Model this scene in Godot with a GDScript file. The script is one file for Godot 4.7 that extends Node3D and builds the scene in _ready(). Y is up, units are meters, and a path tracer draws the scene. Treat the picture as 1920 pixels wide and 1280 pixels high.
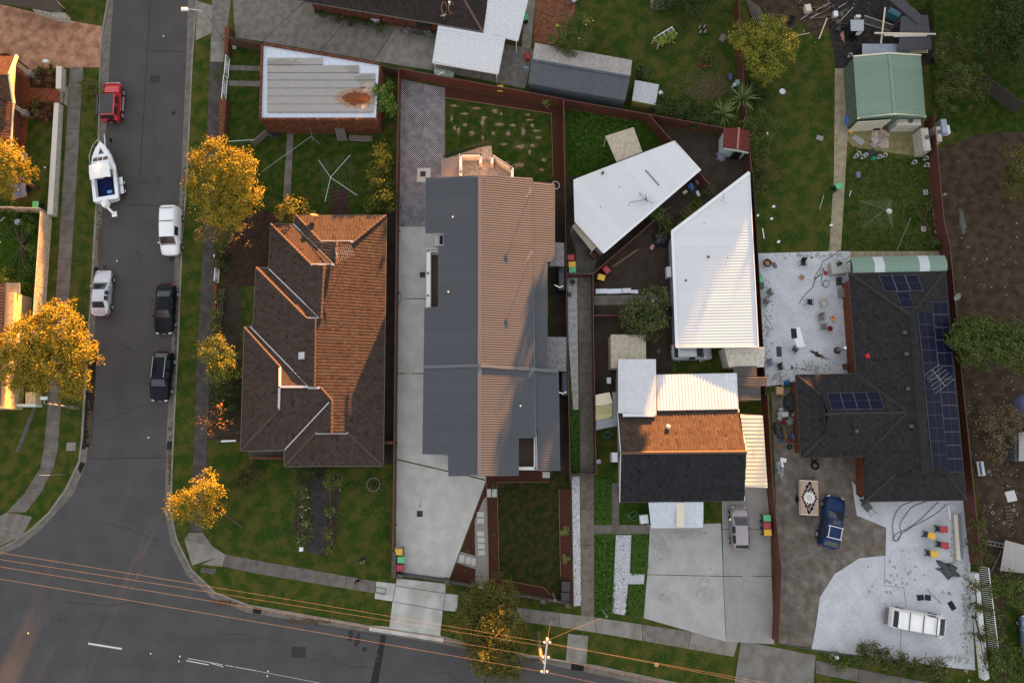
extends Node3D
# Suburban street corner seen from a drone, low golden sun. Metres, y up, camera 71 m above the ground.

const H := 71.0
const FOC := 1364.0
const LAND := 0.10
const V0 := Vector3.ZERO
var eye := Basis(Vector3.RIGHT, deg_to_rad(-81.37))
var rng := RandomNumberGenerator.new()
var taken := {}
var mats := {}
var texs := {}
var hold := {}

func _ready() -> void:
	rng.seed = 7
	camera_and_light()
	make_textures()
	make_ground()
	make_paths()
	make_fences()
	house_brown_tile()
	house_duplex()
	house_dark_tile()
	house_fibro()
	white_buildings()
	top_buildings()
	west_houses()
	make_vehicles()
	make_vegetation()
	make_clutter()

func camera_and_light() -> void:
	var cam := Camera3D.new()
	cam.name = "camera"
	cam.position = Vector3(0, H, 0)
	cam.basis = eye
	cam.fov = 50.26
	cam.near = 0.5
	cam.far = 2000.0
	add_child(cam)
	var sky := ProceduralSkyMaterial.new()
	sky.sky_top_color = Color(0.75, 0.76, 0.79)
	sky.sky_horizon_color = Color(0.83, 0.80, 0.76)
	sky.sky_curve = 0.25
	sky.ground_bottom_color = Color(0.2, 0.2, 0.18)
	sky.ground_horizon_color = Color(0.5, 0.47, 0.43)
	sky.sun_angle_max = 20.0
	var e := Environment.new()
	e.background_mode = Environment.BG_SKY
	e.sky = Sky.new()
	e.sky.sky_material = sky
	e.background_energy_multiplier = 0.216
	e.tonemap_mode = Environment.TONE_MAPPER_LINEAR
	e.tonemap_exposure = 10.5
	e.sdfgi_enabled = true
	e.ssao_enabled = true
	e.ssil_enabled = true
	var we := WorldEnvironment.new()
	we.name = "sky_and_air"
	we.environment = e
	add_child(we)
	var sun := DirectionalLight3D.new()
	sun.name = "sun"
	sun.light_color = Color(1.0, 0.67, 0.37)
	sun.light_energy = 1.6
	sun.light_angular_distance = 0.5
	sun.shadow_enabled = true
	add_child(sun)
	var az := deg_to_rad(19.4)
	var el := deg_to_rad(4.8)
	var to := Vector3(sin(az) * cos(el), sin(el), -cos(az) * cos(el))
	sun.basis = Basis.looking_at(-to, Vector3.UP)

# ---------------------------------------------------------------- plan helpers
func ray(px: float, py: float) -> Vector3:
	return (eye * Vector3(px - 960.0, 640.0 - py, -FOC)).normalized()

func g(px: float, py: float, h := LAND) -> Vector3:
	var d := ray(px, py)
	return Vector3(0, H, 0) + d * ((h - H) / d.y)

func gs(px: Array, h := LAND) -> Array:
	var out := []
	for i in range(0, px.size(), 2):
		out.append(g(px[i], px[i + 1], h))
	return out

func on_plane(px: float, py: float, pl: Plane) -> Vector3:
	var p: Variant = pl.intersects_ray(Vector3(0, H, 0), ray(px, py))
	return p if p != null else g(px, py, 3.0)

func slope_plane(a: Vector3, b: Vector3, inside: Vector3, deg: float) -> Plane:
	# plane that rises from the eave line a-b towards the point inside
	var along := (b - a).normalized()
	var across := Vector3(-along.z, 0, along.x)
	if across.dot(inside - a) < 0:
		across = -across
	var up := (across * cos(deg_to_rad(deg)) + Vector3.UP * sin(deg_to_rad(deg))).normalized()
	var nn := along.cross(up).normalized()
	if nn.y < 0:
		nn = -nn
	return Plane(nn, a)

func on_planes(px: Array, pl: Plane) -> Array:
	var out := []
	for i in range(0, px.size(), 2):
		out.append(on_plane(px[i], px[i + 1], pl))
	return out

func yaw_of(d: Vector3) -> float:
	return atan2(d.x, d.z)

# ---------------------------------------------------------------- scene tree helpers
func nm(base: String) -> String:
	if not taken.has(base):
		taken[base] = 0
		return base
	taken[base] += 1
	return "%s_%03d" % [base, taken[base]]

func tag(o: Node3D, label: String, category := "", group := "", kind := "") -> Node3D:
	o.set_meta("label", label)
	if category != "": o.set_meta("category", category)
	if group != "": o.set_meta("group", group)
	if kind != "": o.set_meta("kind", kind)
	return o

func thing(called: String, label: String, category: String, at := V0, yaw := 0.0, group := "") -> Node3D:
	var o := Node3D.new()
	o.name = nm(called)
	add_child(o)
	o.position = at
	o.rotation.y = yaw
	return tag(o, label, category, group)

func part(parent: Node3D, called: String, mesh: Mesh, m: Material, xf := Transform3D()) -> MeshInstance3D:
	var o := MeshInstance3D.new()
	o.name = called
	o.mesh = mesh
	o.material_override = m
	o.transform = xf
	parent.add_child(o, true)
	return o

func single(called: String, label: String, category: String, mesh: Mesh, m: Material, at := V0, yaw := 0.0, group := "") -> MeshInstance3D:
	var o := MeshInstance3D.new()
	o.name = nm(called)
	o.mesh = mesh
	o.material_override = m
	add_child(o)
	o.position = at
	o.rotation.y = yaw
	tag(o, label, category, group)
	return o

func struct(called: String, label: String, mesh: Mesh, m: Material) -> MeshInstance3D:
	var o := MeshInstance3D.new()
	o.name = nm(called)
	o.mesh = mesh
	o.material_override = m
	add_child(o)
	tag(o, label, "", "", "structure")
	return o

func struct_root(called: String, label: String) -> Node3D:
	var o := Node3D.new()
	o.name = nm(called)
	add_child(o)
	tag(o, label, "", "", "structure")
	return o

# ---------------------------------------------------------------- materials
func noise_tex(key: String, kind: int, freq: float, octaves: int, lo: Color, hi: Color, size := 512, lo_at := 0.0, hi_at := 1.0) -> void:
	var nz := FastNoiseLite.new()
	nz.noise_type = kind
	nz.seed = 11 + texs.size()
	nz.frequency = freq
	nz.fractal_octaves = octaves
	if kind == FastNoiseLite.TYPE_CELLULAR:
		nz.cellular_return_type = FastNoiseLite.RETURN_DISTANCE2_SUB
	var im := nz.get_seamless_image(size, size, false, false, 0.1, true)
	im.convert(Image.FORMAT_L8)
	var src := im.get_data()
	var out := PackedByteArray()
	out.resize(src.size() * 3)
	var lut := []
	for i in 256:
		var t := clampf((i / 255.0 - lo_at) / (hi_at - lo_at), 0, 1)
		var c := lo.lerp(hi, t)
		lut.append([c.r8, c.g8, c.b8])
	for i in src.size():
		var l: Array = lut[src[i]]
		out[i * 3] = l[0]
		out[i * 3 + 1] = l[1]
		out[i * 3 + 2] = l[2]
	texs[key] = ImageTexture.create_from_image(Image.create_from_data(size, size, false, Image.FORMAT_RGB8, out))

func grey(v: float) -> Color:
	return Color(v, v, v)

func make_textures() -> void:
	noise_tex("cloud", FastNoiseLite.TYPE_SIMPLEX_SMOOTH, 0.008, 5, grey(0.80), grey(1.0), 512, 0.15, 0.85)
	noise_tex("grain", FastNoiseLite.TYPE_SIMPLEX, 0.12, 3, grey(0.80), grey(1.0), 512)
	noise_tex("speck", FastNoiseLite.TYPE_SIMPLEX, 0.2, 2, grey(0.35), grey(1.0), 512, 0.05, 0.45)
	noise_tex("grassy", FastNoiseLite.TYPE_SIMPLEX, 0.06, 5, Color(0.50, 0.50, 0.46), Color(1.0, 1.0, 0.92), 512, 0.2, 0.8)
	noise_tex("patchy", FastNoiseLite.TYPE_SIMPLEX_SMOOTH, 0.012, 5, Color(0.62, 0.78, 0.55), Color(1.0, 0.90, 0.80), 512, 0.28, 0.72)
	noise_tex("stain", FastNoiseLite.TYPE_SIMPLEX_SMOOTH, 0.012, 6, Color(0.88, 0.865, 0.84), Color(1, 1, 1), 512, 0.2, 0.7)
	noise_tex("soft", FastNoiseLite.TYPE_SIMPLEX_SMOOTH, 0.01, 5, grey(0.93), grey(1.0), 512, 0.2, 0.8)
	noise_tex("patchy2", FastNoiseLite.TYPE_SIMPLEX_SMOOTH, 0.013, 6, Color(0.78, 0.76, 0.74), Color(1, 1, 1), 512, 0.2, 0.75)
	noise_tex("cells", FastNoiseLite.TYPE_CELLULAR, 0.05, 1, grey(0.66), grey(1.0), 512, 0.0, 0.25)
	noise_tex("leafy", FastNoiseLite.TYPE_SIMPLEX, 0.09, 4, Color(0.35, 0.4, 0.3), Color(1, 1, 0.85), 512, 0.25, 0.75)
	# brick courses, 8 bricks by 24 courses over 1.92 m (a brick is under 5 pixels here)
	var im := Image.create(256, 256, false, Image.FORMAT_RGB8)
	im.fill(Color(0.72, 0.68, 0.62))
	var r2 := RandomNumberGenerator.new()
	r2.seed = 3
	for row in 24:
		var y0 := int(row * 256.0 / 24.0)
		for k in 8:
			var x0 := k * 32 + (16 if row % 2 else 0)
			var s := r2.randf_range(0.62, 1.0)
			var cc := Color(s, s * r2.randf_range(0.86, 1.0), s * r2.randf_range(0.8, 0.95))
			im.fill_rect(Rect2i(x0, y0, 30, 8), cc)
			if x0 + 30 > 256: im.fill_rect(Rect2i(0, y0, x0 + 30 - 256, 8), cc)
	texs["brick"] = ImageTexture.create_from_image(im)
	# permeable paving: pale lozenges on dark joints
	im = Image.create(64, 64, false, Image.FORMAT_RGB8)
	for y in 64:
		for x in 64:
			var dx := absf(fposmod(x + 0.0, 32.0) - 16.0) / 16.0
			var dy := absf(fposmod(y + 0.0, 32.0) - 16.0) / 16.0
			var on := dx + dy < 0.52 or (1.0 - dx) + (1.0 - dy) < 0.52
			im.set_pixel(x, y, Color(0.98, 0.97, 0.96) if on else Color(0.24, 0.24, 0.30))
	texs["lozenge"] = ImageTexture.create_from_image(im)
	# solar cells of one panel: 6 x 20 half cells
	im = Image.create(96, 160, false, Image.FORMAT_RGB8)
	im.fill(Color(0.09, 0.105, 0.18))
	for yy in 20:
		for xx in 6:
			var s2 := r2.randf_range(0.8, 1.0)
			im.fill_rect(Rect2i(xx * 16 + 1, yy * 8 + 1, 14, 6), Color(0.05 * s2, 0.065 * s2, 0.15 * s2))
	im.fill_rect(Rect2i(0, 79, 96, 2), Color(0.3, 0.32, 0.4))
	texs["cells_solar"] = ImageTexture.create_from_image(im)
	# rug: cream ground, navy field, medallion
	im = Image.create(96, 144, false, Image.FORMAT_RGB8)
	for y in 144:
		for x in 96:
			var u := (x - 47.5) / 48.0
			var w := (y - 71.5) / 72.0
			var a := atan2(w * 1.5, u)
			var rr := Vector2(u, w * 1.5).length()
			var c := Color(0.62, 0.56, 0.50)
			var edge := maxf(absf(u), absf(w))
			var wob := 0.06 * sin(a * 16.0)
			if edge < 0.9 and sin(x * 0.9) * sin(y * 0.8) > 0.35: c = Color(0.50, 0.36, 0.30)
			if absf(u) / 0.72 + absf(w) / 1.02 < 1.0 + wob * 1.4: c = Color(0.05, 0.07, 0.13)
			if absf(u) / 0.66 + absf(w) / 0.92 < 0.84 + wob: c = Color(0.60, 0.52, 0.44)
			if absf(u) / 0.66 + absf(w) / 0.92 < 0.70 + wob * 1.5 and sin(x * 0.7 + 1.0) * sin(y * 0.6) < 0.5: c = Color(0.07, 0.10, 0.18)
			if rr < 0.50 + 0.07 * sin(a * 12.0): c = Color(0.76, 0.74, 0.70)
			if rr < 0.26 + 0.04 * sin(a * 12.0): c = Color(0.60, 0.62, 0.62)
			if rr < 0.12: c = Color(0.72, 0.68, 0.62)
			if edge > 0.93: c = Color(0.70, 0.67, 0.62)
			im.set_pixel(x, y, c)
	texs["rug"] = ImageTexture.create_from_image(im)

func mt(key: String, r: float, gg: float, b: float, rough := 0.85, tex := "", sc := 1.0, tex2 := "", sc2 := 1.0, more := {}) -> StandardMaterial3D:
	if mats.has(key):
		return mats[key]
	var m := StandardMaterial3D.new()
	m.resource_name = key
	m.albedo_color = Color(r, gg, b).linear_to_srgb()
	m.roughness = rough
	if rough >= 0.6: m.metallic_specular = 0.22
	if tex != "":
		m.albedo_texture = texs[tex]
		m.uv1_triplanar = true
		m.uv1_world_triplanar = true
		m.uv1_scale = Vector3.ONE * sc
	if tex2 != "":
		m.detail_enabled = true
		m.detail_albedo = texs[tex2]
		m.detail_blend_mode = BaseMaterial3D.BLEND_MODE_MUL
		m.detail_uv_layer = BaseMaterial3D.DETAIL_UV_2
		m.uv2_triplanar = true
		m.uv2_world_triplanar = true
		m.uv2_scale = Vector3.ONE * sc2
		m.uv2_offset = Vector3(0.37, 0.11, 0.73)
	for k in more:
		m.set(k, more[k])
	mats[key] = m
	return m

func paint(key: String, r: float, gg: float, b: float, rough := 0.5, metal := 0.0) -> StandardMaterial3D:
	return mt(key, r, gg, b, rough, "", 1, "", 1, {"metallic": metal})

func tinted(key: String, rough := 0.8) -> StandardMaterial3D:   # colour comes from the vertices
	return mt(key, 1, 1, 1, rough, "", 1, "", 1, {"vertex_color_use_as_albedo": true})

# ---------------------------------------------------------------- mesh builder
class MB:
	var v := PackedVector3Array()
	var n := PackedVector3Array()
	var c := PackedColorArray()
	var uv := PackedVector2Array()
	var col := Color.WHITE
	var tint := false
	var xf := Transform3D()

	func tri(a: Vector3, b: Vector3, d: Vector3) -> void:
		a = xf * a
		b = xf * b
		d = xf * d
		var nn := (d - a).cross(b - a).normalized()
		v.append(a); v.append(b); v.append(d)
		n.append(nn); n.append(nn); n.append(nn)
		if tint:
			c.append(col); c.append(col); c.append(col)

	func quad(a: Vector3, b: Vector3, d: Vector3, e: Vector3) -> void:
		tri(a, b, d)
		tri(a, d, e)

	func quadn(a: Vector3, b: Vector3, d: Vector3, e: Vector3, na: Vector3, nb: Vector3, nd: Vector3, ne: Vector3) -> void:
		v.append(xf * a); v.append(xf * b); v.append(xf * d)
		v.append(xf * a); v.append(xf * d); v.append(xf * e)
		var bb := xf.basis
		n.append((bb * na).normalized()); n.append((bb * nb).normalized()); n.append((bb * nd).normalized())
		n.append((bb * na).normalized()); n.append((bb * nd).normalized()); n.append((bb * ne).normalized())
		if tint:
			for i in 6: c.append(col)

	func box(m: Vector3, s: Vector3, b := Basis.IDENTITY) -> MB:
		var h := s * 0.5
		var x := b.x * h.x
		var y := b.y * h.y
		var z := b.z * h.z
		quad(m - x + y - z, m + x + y - z, m + x + y + z, m - x + y + z)
		quad(m - x - y - z, m - x - y + z, m + x - y + z, m + x - y - z)
		quad(m - x - y + z, m - x + y + z, m + x + y + z, m + x - y + z)
		quad(m + x - y - z, m + x + y - z, m - x + y - z, m - x - y - z)
		quad(m - x - y - z, m - x + y - z, m - x + y + z, m - x - y + z)
		quad(m + x - y + z, m + x + y + z, m + x + y - z, m + x - y - z)
		return self

	func cham(m: Vector3, s: Vector3, k := 0.03) -> MB:   # box with chamfered upper edges
		var h := s * 0.5
		var yb := m.y - h.y
		var yt := m.y + h.y
		var lo := []
		var mid := []
		var top := []
		for q in [[-1, -1], [1, -1], [1, 1], [-1, 1]]:
			lo.append(Vector3(m.x + q[0] * h.x, yb, m.z + q[1] * h.z))
			mid.append(Vector3(m.x + q[0] * h.x, yt - k, m.z + q[1] * h.z))
			top.append(Vector3(m.x + q[0] * (h.x - k), yt, m.z + q[1] * (h.z - k)))
		for i in 4:
			var j := (i + 1) % 4
			quad(lo[i], lo[j], mid[j], mid[i])
			quad(mid[i], mid[j], top[j], top[i])
		quad(top[0], top[1], top[2], top[3])
		quad(lo[3], lo[2], lo[1], lo[0])
		return self

	func bar(a: Vector3, b: Vector3, w: float, h: float) -> MB:   # rectangular bar from a to b
		var z := (b - a).normalized()
		var up := Vector3.UP if absf(z.y) < 0.95 else Vector3.RIGHT
		var x := up.cross(z).normalized()
		var y := z.cross(x)
		box((a + b) * 0.5, Vector3(w, h, (b - a).length()), Basis(x, y, z))
		return self

	func flat(p: Array) -> MB:   # a filled polygon, seen from above
		var q := PackedVector2Array()
		for i in p: q.append(Vector2(i.x, i.z))
		var t := Geometry2D.triangulate_polygon(q)
		for i in range(0, t.size(), 3):
			var a: Vector3 = p[t[i]]
			var b: Vector3 = p[t[i + 1]]
			var d: Vector3 = p[t[i + 2]]
			if (d - a).cross(b - a).y < 0: tri(a, d, b)
			else: tri(a, b, d)
		return self

	func prism(p: Array, y0: float, y1: float, top := true) -> MB:   # plan polygon raised from y0 to y1
		var area := 0.0
		for i in p.size():
			var a: Vector3 = p[i]
			var b: Vector3 = p[(i + 1) % p.size()]
			area += a.x * b.z - b.x * a.z
		for i in p.size():
			var a: Vector3 = p[i]
			var b: Vector3 = p[(i + 1) % p.size()]
			if area < 0:
				var s := a
				a = b
				b = s
			quad(Vector3(a.x, y0, a.z), Vector3(b.x, y0, b.z), Vector3(b.x, y1, b.z), Vector3(a.x, y1, a.z))
		if top:
			var f := []
			for i in p: f.append(Vector3(i.x, y1, i.z))
			flat(f)
		return self

	func tube(p: Array, r0: float, r1 := -1.0, sides := 6, cap := true) -> MB:
		if r1 < 0: r1 = r0
		var rings := []
		var norms := []
		var last := Vector3.ZERO
		for i in p.size():
			var d: Vector3 = (p[mini(i + 1, p.size() - 1)] - p[maxi(i - 1, 0)]).normalized()
			var x := last
			if i == 0: x = d.cross(Vector3.UP if absf(d.y) < 0.9 else Vector3.RIGHT).normalized()
			else: x = (x - d * x.dot(d)).normalized()
			last = x
			var y := d.cross(x)
			var r := lerpf(r0, r1, float(i) / maxf(1.0, p.size() - 1.0))
			var ring := []
			var nr := []
			for k in sides:
				var a := TAU * k / sides
				var o := x * cos(a) + y * sin(a)
				nr.append(o)
				ring.append(p[i] + o * r)
			rings.append(ring)
			norms.append(nr)
		for i in p.size() - 1:
			for k in sides:
				var j := (k + 1) % sides
				quadn(rings[i][k], rings[i + 1][k], rings[i + 1][j], rings[i][j], norms[i][k], norms[i + 1][k], norms[i + 1][j], norms[i][j])
		if cap:
			for k in range(1, sides - 1):
				tri(rings[0][0], rings[0][k], rings[0][k + 1])
				var e: Array = rings[-1]
				tri(e[0], e[k + 1], e[k])
		return self

	func lathe(prof: Array, sides := 12, at := Vector3.ZERO) -> MB:   # prof: Vector2(radius, height)
		for i in prof.size() - 1:
			var p: Vector2 = prof[i]
			var q: Vector2 = prof[i + 1]
			var d := q - p
			var sl := Vector2(d.y, -d.x).normalized()
			for k in sides:
				var a := TAU * k / sides
				var b := TAU * (k + 1) / sides
				var ca := Vector3(cos(a), 0, sin(a))
				var cb := Vector3(cos(b), 0, sin(b))
				var na := ca * sl.x + Vector3.UP * sl.y
				var nb := cb * sl.x + Vector3.UP * sl.y
				quadn(at + ca * p.x + Vector3.UP * p.y, at + cb * p.x + Vector3.UP * p.y, at + cb * q.x + Vector3.UP * q.y, at + ca * q.x + Vector3.UP * q.y, na, nb, nb, na)
		return self

	func ring(m: Vector3, axis: Vector3, big: float, small: float, sides := 16, tubes := 6) -> MB:
		var p := []
		var z := axis.normalized()
		var x := z.cross(Vector3.UP if absf(z.y) < 0.9 else Vector3.RIGHT).normalized()
		var y := z.cross(x)
		for k in sides + 1:
			var a := TAU * k / sides
			p.append(m + (x * cos(a) + y * sin(a)) * big)
		tube(p, small, small, tubes, false)
		return self

	func clad(pts: Array, pitch: float, prof: Array, course := 0.0, step := 0.0, down := Vector3.ZERO, vary := 0.0) -> MB:
		tint = tint or vary > 0.0
		# profiled sheet or tiles over a plane polygon; prof is (share of pitch, height) across the fall
		var nn := Vector3.ZERO
		var mid := Vector3.ZERO
		for i in pts.size():
			var a: Vector3 = pts[i]
			var b: Vector3 = pts[(i + 1) % pts.size()]
			nn += Vector3((a.y - b.y) * (a.z + b.z), (a.z - b.z) * (a.x + b.x), (a.x - b.x) * (a.y + b.y))
			mid += a
		mid /= pts.size()
		nn = nn.normalized()
		if nn.y < 0: nn = -nn
		var d := down if down != Vector3.ZERO else Vector3.DOWN
		d = (d - nn * d.dot(nn)).normalized()
		var u := d.cross(nn)
		var pp := []
		var lo := INF
		var hi := -INF
		for p in pts:
			var w := Vector2((p - mid).dot(u), (p - mid).dot(d))
			pp.append(w)
			lo = minf(lo, w.x)
			hi = maxf(hi, w.x)
		var cuts := [Vector2(lo, 0)]
		var k := int(floor(lo / pitch))
		while k * pitch < hi:
			for f in prof:
				var x: float = (k + f.x) * pitch
				if x > lo + 0.004 and x < hi - 0.004: cuts.append(Vector2(x, f.y))
			k += 1
		cuts.append(Vector2(hi, 0))
		for i in cuts.size() - 1:
			var c0: Vector2 = cuts[i]
			var c1: Vector2 = cuts[i + 1]
			var s0 := _cross(pp, c0.x + 0.0005)
			var s1 := _cross(pp, c1.x - 0.0005)
			if s0.size() != s1.size():
				s0 = _cross(pp, (c0.x + c1.x) * 0.5)
				s1 = s0
			var tile := int(floor((c0.x + c1.x) * 0.5 / (pitch if course > 0.0 else 0.9)))
			if vary > 0.0 and course <= 0.0: col = grey_of(1.0 - vary * (hash(tile * 71 + 5) % 100) / 100.0)
			for j in range(0, s0.size() - 1, 2):
				var a0: float = s0[j]
				var b0: float = s0[j + 1]
				var a1: float = s1[j]
				var b1: float = s1[j + 1]
				if course <= 0.0:
					quad(mid + u * c0.x + d * a0 + nn * c0.y, mid + u * c1.x + d * a1 + nn * c1.y, mid + u * c1.x + d * b1 + nn * c1.y, mid + u * c0.x + d * b0 + nn * c0.y)
					continue
				var m := int(floor(minf(a0, a1) / course))
				while m * course < maxf(b0, b1):
					var t0 := m * course
					var t1 := t0 + course
					var p0 := clampf(t0, a0, b0)
					var p1 := clampf(t0, a1, b1)
					var q0 := clampf(t1, a0, b0)
					var q1 := clampf(t1, a1, b1)
					m += 1
					if vary > 0.0:
						var hh := hash(tile * 9176 + m * 131)
						var s := 1.0 - vary * (hh % 100) / 100.0
						if hh % 37 == 0: s *= 0.7
						col = Color(s, s * (0.94 + 0.06 * ((hh / 100) % 10) / 10.0), s * (0.88 + 0.12 * ((hh / 1000) % 10) / 10.0))
					if q0 - p0 < 0.002 and q1 - p1 < 0.002: continue
					var hq0 := c0.y + step * (q0 - t0) / course
					var hq1 := c1.y + step * (q1 - t0) / course
					var hp0 := c0.y + step * (p0 - t0) / course
					var hp1 := c1.y + step * (p1 - t0) / course
					quad(mid + u * c0.x + d * p0 + nn * hp0, mid + u * c1.x + d * p1 + nn * hp1, mid + u * c1.x + d * q1 + nn * hq1, mid + u * c0.x + d * q0 + nn * hq0)
					quad(mid + u * c0.x + d * q0 + nn * hq0, mid + u * c1.x + d * q1 + nn * hq1, mid + u * c1.x + d * q1 + nn * (c1.y - 0.01), mid + u * c0.x + d * q0 + nn * (c0.y - 0.01))
		return self

	func grey_of(s: float) -> Color:
		return Color(s, s, s)

	func _cross(pp: Array, x: float) -> Array:
		var out := []
		for i in pp.size():
			var a: Vector2 = pp[i]
			var b: Vector2 = pp[(i + 1) % pp.size()]
			if (a.x <= x) != (b.x <= x): out.append(a.y + (b.y - a.y) * (x - a.x) / (b.x - a.x))
		out.sort()
		return out

	func mesh() -> ArrayMesh:
		var m := ArrayMesh.new()
		var a := []
		a.resize(Mesh.ARRAY_MAX)
		a[Mesh.ARRAY_VERTEX] = v
		a[Mesh.ARRAY_NORMAL] = n
		if tint and c.size() == v.size(): a[Mesh.ARRAY_COLOR] = c
		if uv.size() == v.size(): a[Mesh.ARRAY_TEX_UV] = uv
		m.add_surface_from_arrays(Mesh.PRIMITIVE_TRIANGLES, a)
		return m

func box_mesh(s: Vector3,lift := true) -> ArrayMesh:
	return mbox(V(0,s.y * 0.5 if lift else 0.0,0),s)

func loft(sections: Array,close_ends := true) -> ArrayMesh:   # smooth skin through rings of points
	var st := SurfaceTool.new()
	st.begin(Mesh.PRIMITIVE_TRIANGLES)
	st.set_smooth_group(0)
	for i in sections.size() - 1:
		var a: Array = sections[i]
		var b: Array = sections[i + 1]
		for k in a.size() - 1:
			for p in [a[k],b[k],b[k + 1],a[k],b[k + 1],a[k + 1]]:
				st.add_vertex(p)
	if close_ends:
		for e in [sections[0],sections[-1]]:
			st.set_smooth_group(-1)
			for k in range(1,e.size() - 1):
				for p in ([e[0],e[k],e[k + 1]] if e == sections[0] else [e[0],e[k + 1],e[k]]): st.add_vertex(p)
	st.generate_normals()
	return st.commit()

func m_grass() -> Material: return mt("grass",0.108,0.130,0.038,0.95,"grassy",0.9,"patchy",0.11)
func m_lawn_deep() -> Material: return mt("lawn darker",0.064,0.098,0.024,0.95,"grassy",0.8,"patchy",0.16)  # darker, greener lawn tone than the plain grass
func m_lawn_dry() -> Material: return mt("lawn couch",0.098,0.124,0.038,0.95,"grassy",0.7,"patchy",0.09)
func m_lawn_weedy() -> Material: return mt("lawn weedy",0.058,0.115,0.018,0.95,"leafy",0.9,"patchy",0.2)
func m_soil() -> Material: return mt("soil",0.052,0.040,0.030,0.95,"grain",0.8,"stain",0.12)
func m_soil_pale() -> Material: return mt("soil pale",0.066,0.047,0.032,0.95,"grain",0.5,"patchy2",0.12)
func m_mulch() -> Material: return mt("mulch",0.075,0.030,0.020,0.95,"speck",0.9,"grain",0.4)
func m_conc() -> Material: return mt("concrete pale",0.48,0.475,0.44,0.85,"soft",0.12,"grain",0.35)
func m_conc_old() -> Material: return mt("concrete old",0.25,0.235,0.205,0.9,"stain",0.12,"grain",0.6)
func m_conc_dark() -> Material: return mt("concrete dark",0.115,0.104,0.094,0.9,"stain",0.14,"grain",0.6)
func m_conc_painted() -> Material: return mt("concrete painted",0.44,0.46,0.48,0.8,"soft",0.1,"soft",0.6)
func m_gravel() -> Material: return mt("white gravel",0.52,0.53,0.56,0.9,"speck",0.7,"grain",1.3)

func patch(called: String,label: String,px: Array,m: Material,layer := 1,thick := 0.0) -> MeshInstance3D:
	var y := LAND + 0.004 * layer + thick
	var b := MB.new()
	var p := gs(px,y)
	if thick > 0.0: b.prism(p,LAND,y)
	else: b.flat(p)
	return struct(called,label,b.mesh(),m)

func strip(a: Array,b: Array,ya: float,yb: float) -> MB:
	var m := MB.new()
	for i in a.size() - 1:
		var p: Vector3 = a[i]
		var q: Vector3 = a[i + 1]
		var r: Vector3 = b[i + 1]
		var s: Vector3 = b[i]
		m.quad(V(p.x,ya,p.z),V(q.x,ya,q.z),V(r.x,yb,r.z),V(s.x,yb,s.z))
	return m

func toward(a: Array,b: Array,d: float) -> Array:   # polyline a moved d metres towards b
	var out := []
	for i in a.size():
		out.append(a[i] + (b[i] - a[i]).normalized() * d)
	return out

func kerb(label: String,back: Array,edge: Array) -> void:
	var bk := gs(back,LAND)
	var ed := gs(edge,0.02)
	var face := toward(bk,ed,0.17)
	var root := struct_root("kerb",label)
	var m := MB.new()
	for pair in [[bk,face,LAND + 0.025,LAND + 0.015],[face,toward(face,ed,0.03),LAND + 0.015,0.03]]:
		var s := strip(pair[0],pair[1],pair[2],pair[3])
		m.v.append_array(s.v)
		m.n.append_array(s.n)
	part(root,"kerb_stone",m.mesh(),m_conc_old())
	var gt := strip(toward(face,ed,0.03),ed,0.03,0.016)
	part(root,"gutter",gt.mesh(),mt("gutter",0.17,0.155,0.135,0.9,"stain",0.2,"grain",0.7))

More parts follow.
